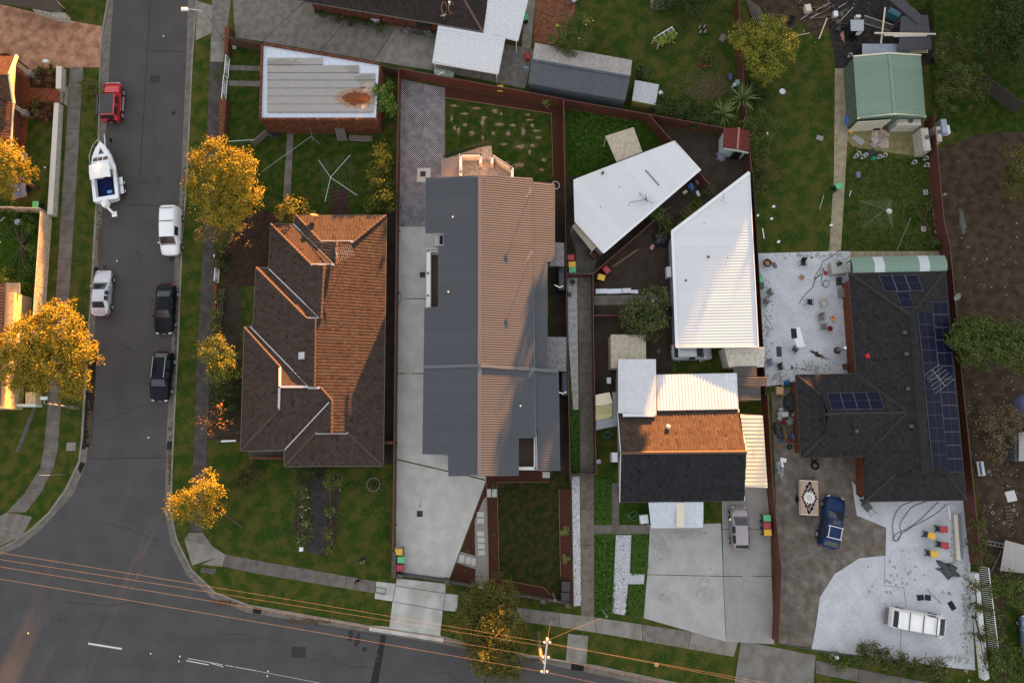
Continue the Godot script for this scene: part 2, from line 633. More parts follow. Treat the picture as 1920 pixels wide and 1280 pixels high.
func make_ground() -> void:
	var b := MB.new()
	b.flat([V(-600,-0.06,-600),V(600,-0.06,-600),V(600,-0.06,600),V(-600,-0.06,600)])
	struct("ground","earth under the whole neighbourhood",b.mesh(),m_soil())
	b = MB.new()
	b.flat([V(-75,0.0,-120),V(95,0.0,-120),V(95,0.0,48),V(-75,0.0,48)])
	var asphalt := mt("asphalt",0.083,0.078,0.075,0.88,"soft",0.05,"grain",0.5)
	var road := struct("road","grey asphalt side street meeting a wider road",b.mesh(),asphalt)
	var east_back := [378,-260,370,0,362,100,352,320,342,460,335,640,325,840,321,960,332,1010,360,1067,405,1110,467,1133,692,1172,832,1193,987,1227,1110,1245,1260,1277,1700,1372,1990,1440]
	var east_edge := [362,-260,352,0,349,100,340,320,328,470,322,640,311,830,309,960,320,1020,350,1078,396,1120,462,1148,692,1185,832,1208,985,1237,1100,1260,1250,1292,1690,1390,1985,1460]
	var west_back := [210,-260,200,0,190,60,186,112,183,250,179,378,172,495,163,640,155,752,151,825,146,865,122,915,90,960,60,988,25,1014,-60,1055,-260,1110]
	var west_edge := [222,-260,212,0,207,75,204,130,198,250,192,385,184,495,176,640,170,752,165,828,161,868,137,926,104,962,72,996,40,1022,-55,1068,-255,1125]
	var land := gs(east_back)
	land.append_array([V(130,LAND,60),V(130,LAND,-130),V(-30,LAND,-130)])
	struct("verge","grass land of the house lots east of the side street",mprism(land,-0.05,LAND),m_grass())
	land = gs(west_back)
	land.append_array([V(-130,LAND,20),V(-130,LAND,-130),V(-46,LAND,-130)])
	struct("verge","grass land of the house lots west of the side street",mprism(land,-0.05,LAND),m_grass())
	kerb("concrete kerb and gutter curving round the corner lot",east_back,east_edge)
	kerb("concrete kerb and gutter along the western verge",west_back,west_edge)
	var dark := mt("leaf litter",0.022,0.017,0.012,0.95,"speck",0.9)
	for q in [[168,640,180,640,179,690,175,760,170,800,166,838,154,838,156,790,160,720],[149,866,160,868,150,888,146,880],[176,500,184,500,180,540,172,540]]:
		var p := gs(q,0.034)
		struct("leaf_litter","dark leaf litter lying in the western gutter",mflat(p),dark)
	struct("road_patch","dark trench patch across the wide road",mflat(gs([715,1188,724,1190,708,1285,693,1285],0.006)),mt("asphalt new",0.028,0.027,0.027,0.9,"grain",0.5))
	struct("road_patch","newer asphalt at the mouth of the side street",mflat(gs([163,860,309,858,311,960,320,1020,350,1078,462,1150,690,1190,1000,1250,1240,1300,900,1420,-200,1420,-200,1118,-55,1068,40,1022,104,962,137,926],0.004)),mt("asphalt mouth",0.084,0.083,0.083,0.86,"soft",0.06,"grain",0.5))
	var seam := paint("seam tar",0.026,0.025,0.024,0.7)
	for q in [[163,860,309,858],[281,95,350,97],[236,383,300,386],[281,0,272,160],[272,160,262,330]]:
		var a := g(q[0],q[1],0.008)
		var c := g(q[2],q[3],0.008)
		part(road,"seam",mbar(a,c,0.05,0.004),seam)
	var white := mt("line paint",0.60,0.60,0.58,0.7,"grain",0.8)
	for q in [[165,1206,228,1216,0.16],[349,1238,391,1246,0.08],[352,1234,480,1257,0.05],[395,1243,420,1250,0.05],[480,1257,620,1284,0.03]]:
		var ln := part(road,"lane_marking",mbar(g(q[0],q[1],0.010),g(q[2],q[3],0.010),q[4],0.004),white)
		ln.set_meta("label","white painted lane line")
	var stud := paint("stud",0.7,0.6,0.3,0.5)
	for q in [[52,1187],[282,1225],[337,1230],[335,1239],[502,1258],[501,1267]]:
		part(road,"road_stud",mcham(V0,V(0.12,0.03,0.12),0.01),stud,TF(g(q[0],q[1],0.02)))
	var r0 := RandomNumberGenerator.new()
	r0.seed = 77
	var oil := mt("oil stain",0.036,0.034,0.033,0.75,"grain",0.7)
	for q in [[657,1190,5,12],[670,1199,6,13],[683,1217,5,6],[325,212,5,4],[196,500,4,3],[321,485,5,7]]:
		var p := []
		for k in 14:
			var a := TAU * k / 14.0
			var w := rng.randf_range(0.7,1.15)
			p.append(g(q[0] + cos(a) * q[2] * w - sin(a) * q[3] * 0.2,q[1] + sin(a) * q[3] * w,0.009))
		struct("oil_stain","dark oil stain on the asphalt",mflat(p),oil)
	for q in [[250,210,268,20],[300,330,262,24],[255,470,290,26],[220,640,250,30],[270,760,230,22],[200,980,300,28],[420,1190,520,34],[620,1240,700,26],[120,1130,240,30],[800,1262,900,30]]:
		var cr := [g(q[0],q[1],0.012)]
		for k in 14: cr.append(cr[-1] + V(r0.randf_range(-0.35,0.35) + (q[2] - q[0]) * 0.004,0,r0.randf_range(0.0,0.4) - q[3] * 0.004))
		part(road,"crack",mtube(cr,0.012,0.006,4,false),seam)
	for q in [[560,1222,1.4,1.0],[290,148,1.0,0.8]]:
		part(road,"asphalt_patch",mflat([g(q[0],q[1],0.007) + V(-q[2] / 2,0,-q[3] / 2),g(q[0],q[1],0.007) + V(q[2] / 2,0,-q[3] / 2.2),g(q[0],q[1],0.007) + V(q[2] / 2.1,0,q[3] / 2),g(q[0],q[1],0.007) + V(-q[2] / 1.9,0,q[3] / 2)]),mt("asphalt patch",0.046,0.044,0.043,0.9,"grain",0.6))
	for q in [[154,833,12,17],[317,835,9,15],[482,1145,14,9],[1083,1250,22,11]]:
		var c := g(q[0],q[1],0.05)
		var s := Vector2(q[2],q[3]) / 19.0
		var o := thing("gully_grate","dark iron gully grate in the kerb at " + ["the western gutter","the east gutter below the black wagon","the bend before the wide road","the foot of the power pole"][[154,317,482,1083].find(q[0])],"grate",c,0.0 if q[2] < q[3] else deg_to_rad(-9.0),"gully grates along the kerbs")
		part(o,"pit",box_mesh(V(s.x,0.02,s.y)),paint("pit",0.006,0.006,0.007,0.8))
		for k in 5:
			part(o,"grate_bar",mbox(V((k - 2) * s.x / 5.5,0.03,0),V(0.03,0.03,s.y)),paint("iron",0.05,0.05,0.05,0.6,0.5))
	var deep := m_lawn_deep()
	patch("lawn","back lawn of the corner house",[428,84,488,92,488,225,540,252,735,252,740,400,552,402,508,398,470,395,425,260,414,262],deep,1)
	patch("lawn","front lawn of the corner house",[388,830,450,846,535,876,733,878,731,1068,702,1088,480,1048,425,1036,395,1010,384,960],m_lawn_dry(),1)
	patch("garden_bed","dark garden bed beside the corner house",[400,535,452,535,450,828,388,824],m_soil(),2)
	patch("garden_bed","planted bed along the front path",[560,900,584,900,576,1030,548,1012],m_soil(),2)
	patch("garden_bed","narrow planted bed right of the front path",[614,890,640,890,628,1030,614,1042],m_soil(),2)
	patch("garden_bed","strip of soil under the side eave of the corner house",[720,395,742,395,738,870,718,870],m_soil(),2)
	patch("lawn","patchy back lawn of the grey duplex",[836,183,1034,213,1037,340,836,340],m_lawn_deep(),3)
	patch("garden_bed","mulch border round the duplex back lawn",[834,162,1057,203,1060,345,834,345],m_mulch(),1)
	patch("garden_bed","mulch beds of the duplex front yard",[913,880,1071,884,1074,1136,990,1112,916,1100,845,1086,890,965],m_mulch(),1)
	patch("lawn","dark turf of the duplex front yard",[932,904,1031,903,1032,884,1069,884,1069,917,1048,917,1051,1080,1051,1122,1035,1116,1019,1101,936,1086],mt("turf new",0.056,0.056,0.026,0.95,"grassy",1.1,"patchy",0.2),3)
	patch("garden_bed","soil side passage of the grey duplex",[1030,345,1062,345,1070,884,1030,884],m_soil(),2)
	var sand := mt("sand",0.26,0.19,0.12,0.95,"grain",0.8)
	var r := RandomNumberGenerator.new()
	r.seed = 21
	for q in [[851,198,7,2],[872,213,9,2],[893,203,10,2],[905,230,4,8],[852,240,2,6],[860,245,3,7],[872,234,4,3],[885,250,6,5],[907,221,6,4],[928,208,6,5],[936,233,9,3],[940,213,2,3],[953,250,5,5],[962,235,6,3],[981,245,5,9],[994,225,6,2],[998,235,3,3],[1006,245,8,2],[1009,258,7,3],[975,275,11,6],[999,273,5,3],[993,285,2,5],[972,310,12,6],[950,305,4,3],[1020,300,4,3],[945,270,6,2],[990,215,4,2],[925,250,3,4],[1016,318,4,2],[847,222,2,6],[905,258,2,5]]:
		var fl := MB.new()
		for piece in int(26 + q[2] * q[3] * 1.6):
			var d := Vector2(r.randfn(),r.randfn()) * 0.72
			var c := g(q[0] + d.x * q[2],q[1] + d.y * q[3],LAND + 0.014 + 0.0004 * (piece % 9))
			var f := []
			var s := r.randf_range(0.03,0.12) * (1.3 - minf(1.0,d.length()))
			for k in 7:
				var an := TAU * k / 7.0
				f.append(c + V(cos(an) * r.randf_range(0.7,1.6),0,sin(an) * r.randf_range(0.5,1.0)) * s)
			fl.flat(f)
		struct("bare_sand","bare sandy patch in the duplex back lawn",fl.mesh(),sand).set_meta("kind","stuff")
	patch("lawn","weedy yard behind the first white granny flat",[1062,205,1215,232,1262,283,1130,330,1064,330],m_lawn_weedy(),1)
	patch("garden_bed","bare brown yard beside the small red roofed shed",[1222,232,1358,260,1412,262,1408,330,1330,400,1262,283],m_soil(),1)
	patch("garden_bed","dark trodden soil between the white roofed buildings",[1064,330,1330,330,1262,430,1262,660,1262,740,1116,740,1113,520,1066,515],m_soil(),2)
	patch("lawn","weeds beside the long concrete driveway",[1068,768,1087,768,1089,888,1070,888],m_lawn_weedy(),2)
	patch("lawn","weedy strip beside the long concrete driveway",[1115,893,1147,893,1147,982,1114,982],m_lawn_weedy(),2)
	patch("lawn","weedy lawn left of the white gravel path",[1115,1002,1155,1002,1149,1148,1114,1156],m_lawn_weedy(),2)
	patch("lawn","weedy square between gravel path and concrete yard",[1185,1001,1219,1001,1210,1076,1182,1074],m_lawn_weedy(),2)
	patch("lawn","weedy corner at the foot of the gravel path",[1178,1095,1208,1095,1206,1160,1171,1152],m_lawn_weedy(),2)
	patch("lawn","weeds under the awning of the orange roofed house",[1162,938,1222,938,1220,983,1162,983],m_lawn_weedy(),2)
	patch("garden_bed","bare brown lot beyond the right hand fence",[1758,280,1840,250,2050,240,2100,1400,1875,1300,1836,960,1790,560],m_soil_pale(),3)
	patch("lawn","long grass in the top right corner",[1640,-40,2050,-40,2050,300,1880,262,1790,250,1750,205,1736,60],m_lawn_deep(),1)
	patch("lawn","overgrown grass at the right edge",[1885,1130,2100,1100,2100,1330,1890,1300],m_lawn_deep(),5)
	patch("garden_bed","cluttered soil of the salvage yard",[1556,-40,1752,-40,1752,120,1700,128,1567,128,1562,90,1553,50],mt("soil cinder",0.040,0.035,0.033,0.95,"speck",0.6,"patchy2",0.2),1)
	patch("garden_bed","brown littered soil left of the salvage yard",[1400,-40,1556,-40,1553,50,1530,72,1500,40,1470,66,1440,30,1405,34],m_soil_pale(),3)
	patch("lawn","long back lawn beside the salvage yard",[1398,60,1480,60,1560,100,1566,470,1420,474],m_lawn_dry(),2)
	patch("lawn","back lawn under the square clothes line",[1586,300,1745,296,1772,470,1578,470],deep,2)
	patch("lawn","large back lawn behind the brick paving",[1075,-40,1382,-40,1408,240,1362,244,1186,205,1186,110,1000,78],m_lawn_dry(),1)
	var be := []
	for k in 46:
		var an := TAU * k / 46.0
		be.append(g(1328 + cos(an) * 42 * r.randf_range(0.7,1.15),165 + sin(an) * 26 * r.randf_range(0.65,1.2) - cos(an) * 4,LAND + 0.008))
	struct("bare_earth","worn bare earth in the large back lawn",mflat(be),mt("earth worn",0.135,0.112,0.066,0.95,"grassy",0.6,"patchy2",0.4))
	var fk := MB.new()
	for k in 260:
		var c := g(1328 + r.randfn() * 34,160 + r.randfn() * 20,LAND + 0.009 + 0.0003 * (k % 9))
		var f := []
		var s := r.randf_range(0.04,0.16)
		for j in 7: f.append(c + V(cos(TAU * j / 7.0) * r.randf_range(0.6,1.5),0,sin(TAU * j / 7.0) * r.randf_range(0.6,1.3)) * s)
		fk.flat(f)
	struct("bare_earth","ragged worn spots around the bare earth",fk.mesh(),mats["earth worn"]).set_meta("kind","stuff")
	patch("lawn","green yard behind the cream metal fence",[-40,398,76,400,62,580,40,640,-40,640],m_lawn_weedy(),1)
	patch("garden_bed","mulched shrub bed beside the brick steps",[56,130,104,122,103,165,54,163],m_mulch(),1)
	patch("garden_bed","mulched shrub bed below the brick steps",[52,190,101,190,98,228,70,226,52,218],m_mulch(),1)
	patch("worn_track","worn track in the western lawn",[62,760,68,762,36,848,28,846],m_conc_dark(),1)

func slabs(called: String,label: String,a: Array,b: Array,each: float,ms: Array,y := LAND + 0.03,piece := "slab") -> Node3D:
	var pa := gs(a,y)
	var pb := gs(b,y)
	var root := struct_root(called,label)
	for i in pa.size() - 1:
		var ln: float = ((pa[i] + pb[i]) * 0.5).distance_to((pa[i + 1] + pb[i + 1]) * 0.5)
		var n := maxi(1,int(round(ln / each)))
		for k in n:
			var t0 := (k + 0.006) / n
			var t1 := (k + 0.994) / n
			var q := [pa[i].lerp(pa[i + 1],t0),pa[i].lerp(pa[i + 1],t1),pb[i].lerp(pb[i + 1],t1),pb[i].lerp(pb[i + 1],t0)]
			var dy := rng.randf_range(-0.006,0.006)
			part(root,piece,mprism(q,LAND - 0.02,y + dy),ms[rng.randi() % ms.size()])
	return root

func make_paths() -> void:
	var old := [m_conc_old(),mt("concrete old b",0.19,0.175,0.155,0.9,"stain",0.16,"grain",0.6),mt("concrete old c",0.24,0.225,0.20,0.9,"stain",0.1,"grain",0.6)]
	var dim := [mt("concrete grey",0.145,0.132,0.118,0.9,"stain",0.14,"grain",0.6),mt("concrete grey b",0.165,0.15,0.132,0.9,"stain",0.14,"grain",0.6)]
	slabs("footpath","concrete footpath slabs at the top of the street",[399,-120,397,0,394,116],[436,-120,433,0,418,116],2.6,old)
	slabs("footpath","dark asphalt footpath beside the corner house",[393,117,387,265,380,467,371,640,360,905,354,996],[417,117,411,265,402,467,396,640,385,905,380,996],8.0,[mt("path asphalt",0.092,0.080,0.073,0.9,"cloud",0.2,"grain",0.6)])
	slabs("footpath","concrete kerb ramp at the street corner",[354,998,345,1012,360,1060],[380,998,398,1024,422,1040],2.5,old)
	slabs("footpath","concrete ramp joining the south footpath",[360,1060,376,1058,416,1062],[422,1040,421,1039,422,1039],9.0,old)
	slabs("footpath","brownish concrete footpath below the corner lot",[422,1039,480,1050,706,1090],[416,1061,480,1075,702,1112],3.2,dim)
	slabs("footpath","concrete footpath in front of the duplex fence",[930,1132,981,1140,1114,1157,1387,1198],[930,1155,981,1165,1120,1186,1376,1231],4.4,old)
	slabs("footpath","grey footpath below the painted concrete yard",[1530,1238,1690,1270,1860,1300],[1530,1262,1690,1294,1860,1325],4.0,dim)
	slabs("footpath","concrete footpath along the western verge",[131,126,119,320,103,570,91,737,82,840,75,877,45,925,12,960],[155,126,144,320,128,570,115,737,108,840,100,877,78,920,48,960],2.4,dim)
	slabs("footpath","pale concrete ramp at the western corner",[12,960,-30,985,-60,1000],[60,968,40,1005,-20,1032],4.0,old)
	patch("crossover","concrete driveway crossing at the top of the street",[370,2,397,10,396,62,366,76],m_conc_old(),2)
	slabs("driveway","cracked concrete driveway of the top brick house",[434,-10,571,2,660,26,745,46,830,64,915,78,1002,92],[441,70,492,78,600,96,700,114,810,132,900,148,985,166],5.0,[m_conc_old(),mt("concrete cracked",0.20,0.185,0.165,0.9,"stain",0.2,"cells",0.10),mats["concrete old b"]])
	slabs("driveway","pale concrete driveway of the grey duplex",[743,424,742,560,741,700,740,860,741,1080],[860,424,860,560,860,700,912,900,842,1086],12.0,[m_conc()])
	patch("crossover","new concrete crossing to the duplex gate",[706,1090,742,1094,744,1084,836,1094,835,1112,859,1115,856,1146,830,1144,825,1190,832,1196,831,1204,692,1182,692,1172,730,1175,736,1127,702,1122],mt("concrete new",0.47,0.48,0.455,0.85,"stain",0.07,"grain",0.5),4)
	var joint := paint("joint",0.05,0.05,0.045,0.9)
	var j := struct_root("expansion_joints","dark joints in the new crossing")
	for q in [[743,1098,833,1112],[738,1128,830,1144],[742,1094,736,1128],[835,1112,831,1145]]:
		part(j,"joint",mbar(g(q[0],q[1],LAND + 0.018),g(q[2],q[3],LAND + 0.018),0.05,0.004),joint)
	patch("paving","dark paving with pale lozenges behind the duplex",[751,148,834,165,834,332,804,332,804,424,745,424],mt("lozenge paving",0.62,0.60,0.60,0.8,"lozenge",2.35,"cloud",0.2),5)
	patch("paving","pale concrete square round the yard drain",[783,315,807,315,807,341,781,341],m_conc(),6)
	slabs("driveway","long brownish concrete driveway of the middle lot",[1082,516,1086,640,1088,890,1090,1156],[1111,516,1112,640,1114,890,1114,1158],3.4,[mt("concrete brown",0.17,0.145,0.118,0.9,"stain",0.15,"grain",0.6),mt("concrete brown b",0.15,0.128,0.104,0.9,"stain",0.2,"grain",0.6)])
	patch("paving","worn concrete by the granny flat door",[1066,425,1080,425,1122,470,1112,514,1080,514,1080,470],m_conc_dark(),4)
	patch("side_strip","pale weathered concrete strip beside the tank",[1064,520,1082,520,1085,768,1075,768,1066,640],mt("concrete white",0.40,0.41,0.40,0.9,"stain",0.3,"speck",0.6),4)
	patch("stone_strip","strip of white stones beside the long driveway",[1072,892,1087,892,1089,1135,1076,1136],m_gravel(),4)
	patch("gravel_path","white gravel path between the weedy lawns",[1155,1003,1184,1003,1181,1074,1209,1077,1207,1095,1178,1095,1171,1153,1148,1149],m_gravel(),4)
	slabs("garden_path","concrete cross path below the orange roofed house",[1114,984,1220,984],[1114,1001,1220,1001],3.0,dim)
	slabs("garden_path","short concrete path beside the fibro wall",[1147,905,1147,984],[1161,905,1161,984],4.0,dim)
	slabs("driveway","broad concrete yard below the fibro house",[1219,986,1214,1077,1207,1159],[1352,980,1356,1080,1361,1203],9.0,[mt("concrete yard",0.39,0.39,0.37,0.9,"soft",0.1,"grain",0.35)])
	slabs("driveway","concrete driveway strip under the mauve hatchback",[1353,905,1357,1080,1362,1203],[1443,905,1447,1080,1452,1208],4.5,[mt("concrete strip",0.31,0.30,0.28,0.9,"soft",0.12,"grain",0.35)])
	slabs("crossover","grey concrete crossing below the broad yard",[1390,1200,1376,1290],[1530,1228,1522,1320],3.2,[mt("concrete cross",0.20,0.19,0.175,0.9,"stain",0.1,"grain",0.5)])
	patch("driveway","stained concrete drive beside the dark house",[1447,735,1500,720,1505,858,1622,856,1607,965,1661,990,1661,1040,1612,1045,1565,1075,1538,1118,1522,1214,1462,1205,1456,960],mt("concrete stained",0.165,0.145,0.122,0.9,"stain",0.10,"cloud",0.2),4)
	patch("courtyard","pale painted concrete in front of the dark house",[1597,900,1625,930,1812,930,1817,1000,1829,1256,1790,1252,1522,1216,1530,1175,1538,1119,1565,1076,1612,1046,1661,1041,1662,989,1607,966],m_conc_painted(),5)
	patch("courtyard","pale painted concrete behind the white building",[1418,475,1556,471,1594,471,1604,704,1500,716,1437,724],m_conc_painted(),5)
	patch("garden_path","sandy concrete path beside the back lawns",[1566,128,1588,128,1590,250,1586,320,1577,471,1555,471,1564,330],mt("path sandy",0.30,0.26,0.18,0.9,"stain",0.2,"speck",0.6),4)
	patch("paving","mossy concrete slab before the green shed",[1590,238,1752,222,1752,298,1640,282,1600,275,1588,262],mt("concrete mossy",0.20,0.185,0.085,0.9,"stain",0.25,"speck",0.5),3)
	patch("paving","strip of bare concrete behind the green awning",[1578,471,1772,471,1772,484,1594,486],mats["path sandy"],4)
	patch("paving","red brick paving in the top yard",[1006,-30,1082,-30,1078,20,1062,62,1035,84,1000,78],mt("brick paving",0.27,0.135,0.085,0.9,"brick",0.7,"stain",0.2),4)
	patch("paving","concrete strip beside the brick paving",[985,-20,1006,-20,994,100,978,98],m_conc_old(),4)
	patch("paving","dark brick driveway behind the corner house",[470,392,552,400,508,424,506,500,482,505,480,536,424,534,412,516,416,470],mt("brick dark",0.065,0.046,0.038,0.9,"brick",0.8,"stain",0.2),3)
	patch("garden_path","brick path under the clothes hoist",[620,352,652,352,655,402,619,402],mats["brick dark"],4)
	slabs("garden_path","narrow concrete path to the brick garage",[538,250,529,398],[550,250,543,398],3.0,dim)
	slabs("garden_path","concrete strip behind the white gates",[430,122,488,124],[430,131,488,133],4.0,dim)
	slabs("garden_path","second concrete strip behind the white gates",[428,151,488,152],[428,161,488,162],4.0,dim)
	patch("garden_path","dark front path of the corner house",[586,880,613,880,612,1043,577,1033],mt("path charcoal",0.055,0.050,0.048,0.9,"cloud",0.3,"grain",0.6),3)
	patch("driveway","stencilled brown driveway of the western house",[-60,-10,0,8,60,22,124,37,190,49,187,126,105,127,58,131,30,108,-60,108],mt("stencil drive",0.44,0.235,0.145,0.85,"cells",0.45,"patchy2",0.1),4)
	patch("paving","terracotta porch floor of the western house",[14,100,56,130,53,222,46,292,-20,292,-20,100],mt("terracotta",0.30,0.10,0.045,0.8,"brick",0.6),4)
	slabs("brick_steps","red brick steps between the shrub beds",[52,164,64,164,74,165,112,167],[52,190,64,190,74,191,112,193],3.0,[mt("terracotta step",0.30,0.105,0.06,0.8,"brick",0.6)],LAND + 0.06,"step")
	patch("paving","small grey slab joining steps and footpath",[112,168,128,160,126,198,112,192],m_conc_old(),3)
	var wk := struct_root("garden_walk","pebbled walk with square pavers in the duplex front yard")
	part(wk,"pebbles",mflat(gs([906,937,912,930,917,1095,914,1104,892,1099,890,976],LAND + 0.012)),mt("pebbles",0.30,0.28,0.25,0.9,"speck",0.9,"grain",1.3))
	part(wk,"pebbles",mflat(gs([864,1034,892,1042,892,1067,855,1054],LAND + 0.012)),mats["pebbles"])
	for q in [[901,964,13,9],[901,976,13,9],[901,1000,13,9],[902,1012,13,9],[902,1024,13,9],[903,1036,13,9],[866,1047,10,13],[878,1050,10,13],[888,1053,8,13],[917,924,8,15],[927,924,9,15],[1024,890,14,11],[905,1099,18,6]]:
		var c := g(q[0],q[1],LAND)
		part(wk,"paver",mcham(V(0,0.03,0),V(q[2] / 19.5,0.06,q[3] / 19.5),0.01),mt("paver",0.44,0.43,0.41,0.85,"grain",0.6),TF(c))
	var edging := mt("edging",0.30,0.17,0.09,0.8,"grain",1.0)
	var ed := thing("garden_edging","thin timber edging round the duplex lawns","edging")
	for q in [[836,183,1034,213],[1034,213,1037,330],[834,165,834,330],[932,904,1031,903],[932,904,936,1086],[936,1086,1019,1101],[1019,1101,1034,1116],[1048,917,1051,1080],[912,893,917,1095]]:
		part(ed,"edging_board",mbar(g(q[0],q[1],LAND + 0.04),g(q[2],q[3],LAND + 0.04),0.035,0.1),edging)
	for q in [[1128,546,22,9],[1152,546,27,9],[1175,545,16,9],[1190,547,13,7]]:
		single("stone_slab","white stone slab lying in a row beside the soil path","slab",mcham(V(0,0.05,0),V(q[2] / 18.5,0.1,q[3] / 18.5),0.02),paint("stone white",0.55,0.57,0.62,0.6),g(q[0],q[1]),0.03,"white stone slabs in a row")
	dirt("brownish dirt stains on the duplex driveway",[[768,690,14,10,160],[758,722,12,14,130],[772,780,6,10,60],[755,560,10,16,70],[775,920,8,14,60],[788,935,3,18,50],[770,610,12,8,50],[850,1000,20,24,70],[810,1065,20,10,60]],mt("dirt tan",0.43,0.41,0.37,0.9,"grain",0.8),0.036,3)
	dirt("grey dirt stains on the broad concrete yard",[[1240,1030,16,24,120],[1290,1000,30,8,110],[1320,1100,20,30,90],[1400,1080,16,30,120],[1400,1150,22,24,100],[1250,1120,16,12,60],[1390,1020,14,12,120]],mt("dirt grey",0.31,0.305,0.285,0.9,"grain",0.8),0.037,4)
	dirt("dark drips on the stained drive",[[1580,900,30,16,160],[1500,900,20,20,120],[1620,1010,24,18,140],[1500,1060,24,50,160],[1490,1160,16,30,90],[1560,1040,24,16,120]],mt("dirt oil",0.135,0.12,0.103,0.9,"grain",0.8),0.022,5)
	dirt("dirt and leaves on the painted courtyards",[[1812,1150,8,90,160],[1790,1040,14,30,60],[1790,1235,30,8,60],[1440,600,10,90,100],[1520,690,50,14,110],[1530,480,60,6,90],[1460,710,20,10,80],[1690,1080,60,50,60]],mt("dirt leaf",0.30,0.29,0.27,0.9,"grain",0.8),0.026,6)
	dirt("dark drips along the lanes",[[290,300,6,150,90],[285,620,6,130,80],[225,700,5,120,60],[250,960,40,60,60],[420,1200,160,8,110],[150,1160,110,10,70],[600,1235,120,8,80],[300,1250,160,6,60]],mt("drip",0.058,0.055,0.053,0.85),-0.088,8)
	dirt("leaf litter along the gutters",[[345,400,3,80,120],[329,640,3,90,120],[318,860,3,60,80],[186,450,4,40,120],[168,800,5,40,120],[420,1130,20,6,80],[580,1165,60,5,110],[1000,1236,30,4,60]],mt("leaf brown",0.07,0.05,0.032,0.95),-0.06,7)
	slabs("garden_path","dim concrete path above the white roofed sheds",[1114,554,1240,552],[1114,572,1240,570],4.0,dim)

func dirt(label: String,spots: Array,m: Material,y: float,sd: int) -> void:   # px,py,reach x,reach y,flakes
	var r := RandomNumberGenerator.new()
	r.seed = sd
	var b := MB.new()
	for q in spots:
		for k in int(q[4]):
			var d := Vector2(r.randfn(),r.randfn()) * 0.5
			var c := g(q[0] + d.x * q[2],q[1] + d.y * q[3],LAND + y + 0.00025 * (k % 12))
			var s := r.randf_range(0.03,0.13)
			var f := []
			for j in 7: f.append(c + V(cos(TAU * j / 7.0) * r.randf_range(0.5,1.5),0,sin(TAU * j / 7.0) * r.randf_range(0.5,1.7)) * s)
			b.flat(f)
	struct("dirt_stain",label,b.mesh(),m).set_meta("kind","stuff")

func rib_panel(ln: float,h: float) -> ArrayMesh:   # ribbed steel sheet,length along x,standing on y = 0
	var key := "panel %.2f %.2f" % [ln,h]
	if hold.has(key): return hold[key]
	var b := MB.new()
	var n := maxi(2,int(round(ln / 0.2)))
	var w := ln / n
	for k in n:
		var x := -ln * 0.5 + k * w
		var pr := [Vector2(x,0.018),Vector2(x + w * 0.38,0.018),Vector2(x + w * 0.5,-0.018),Vector2(x + w * 0.88,-0.018),Vector2(x + w,0.018)]
		for i in 4:
			var p: Vector2 = pr[i]
			var q: Vector2 = pr[i + 1]
			b.quad(V(p.x,0.03,p.y),V(p.x,h - 0.03,p.y),V(q.x,h - 0.03,q.y),V(q.x,0.03,q.y))
	b.box(V(0,h - 0.02,0),V(ln,0.05,0.06))
	b.box(V(0,0.03,0),V(ln,0.06,0.06))
	hold[key] = b.mesh()
	return hold[key]

func metal_fence(label: String,tops: Array,h: float,m: Material,post_m: Material,category := "fence") -> Node3D:
	var p := []
	for i in range(0,tops.size(),2):
		var w := g(tops[i],tops[i + 1],LAND + h)
		p.append(V(w.x,LAND,w.z))
	var root := thing("metal_fence",label,category,p[0])
	for i in p.size() - 1:
		var d: Vector3 = p[i + 1] - p[i]
		var n := maxi(1,int(round(d.length() / 2.4)))
		var ln := d.length() / n
		for k in n:
			var c: Vector3 = p[i] + d * ((k + 0.5) / n) - p[0]
			part(root,"panel",rib_panel(snappedf(ln - 0.05,0.05),h),m,Transform3D(Basis(Vector3.UP,yaw_of(d) - PI / 2),c))
			part(root,"post",box_mesh(V(0.06,h + 0.03,0.07)),post_m,Transform3D(Basis(Vector3.UP,yaw_of(d) - PI / 2),p[i] + d * (float(k) / n) - p[0]))
		part(root,"post",box_mesh(V(0.06,h + 0.03,0.07)),post_m,Transform3D(Basis(Vector3.UP,yaw_of(d) - PI / 2),p[i + 1] - p[0] - d.normalized() * 0.03))
	return root

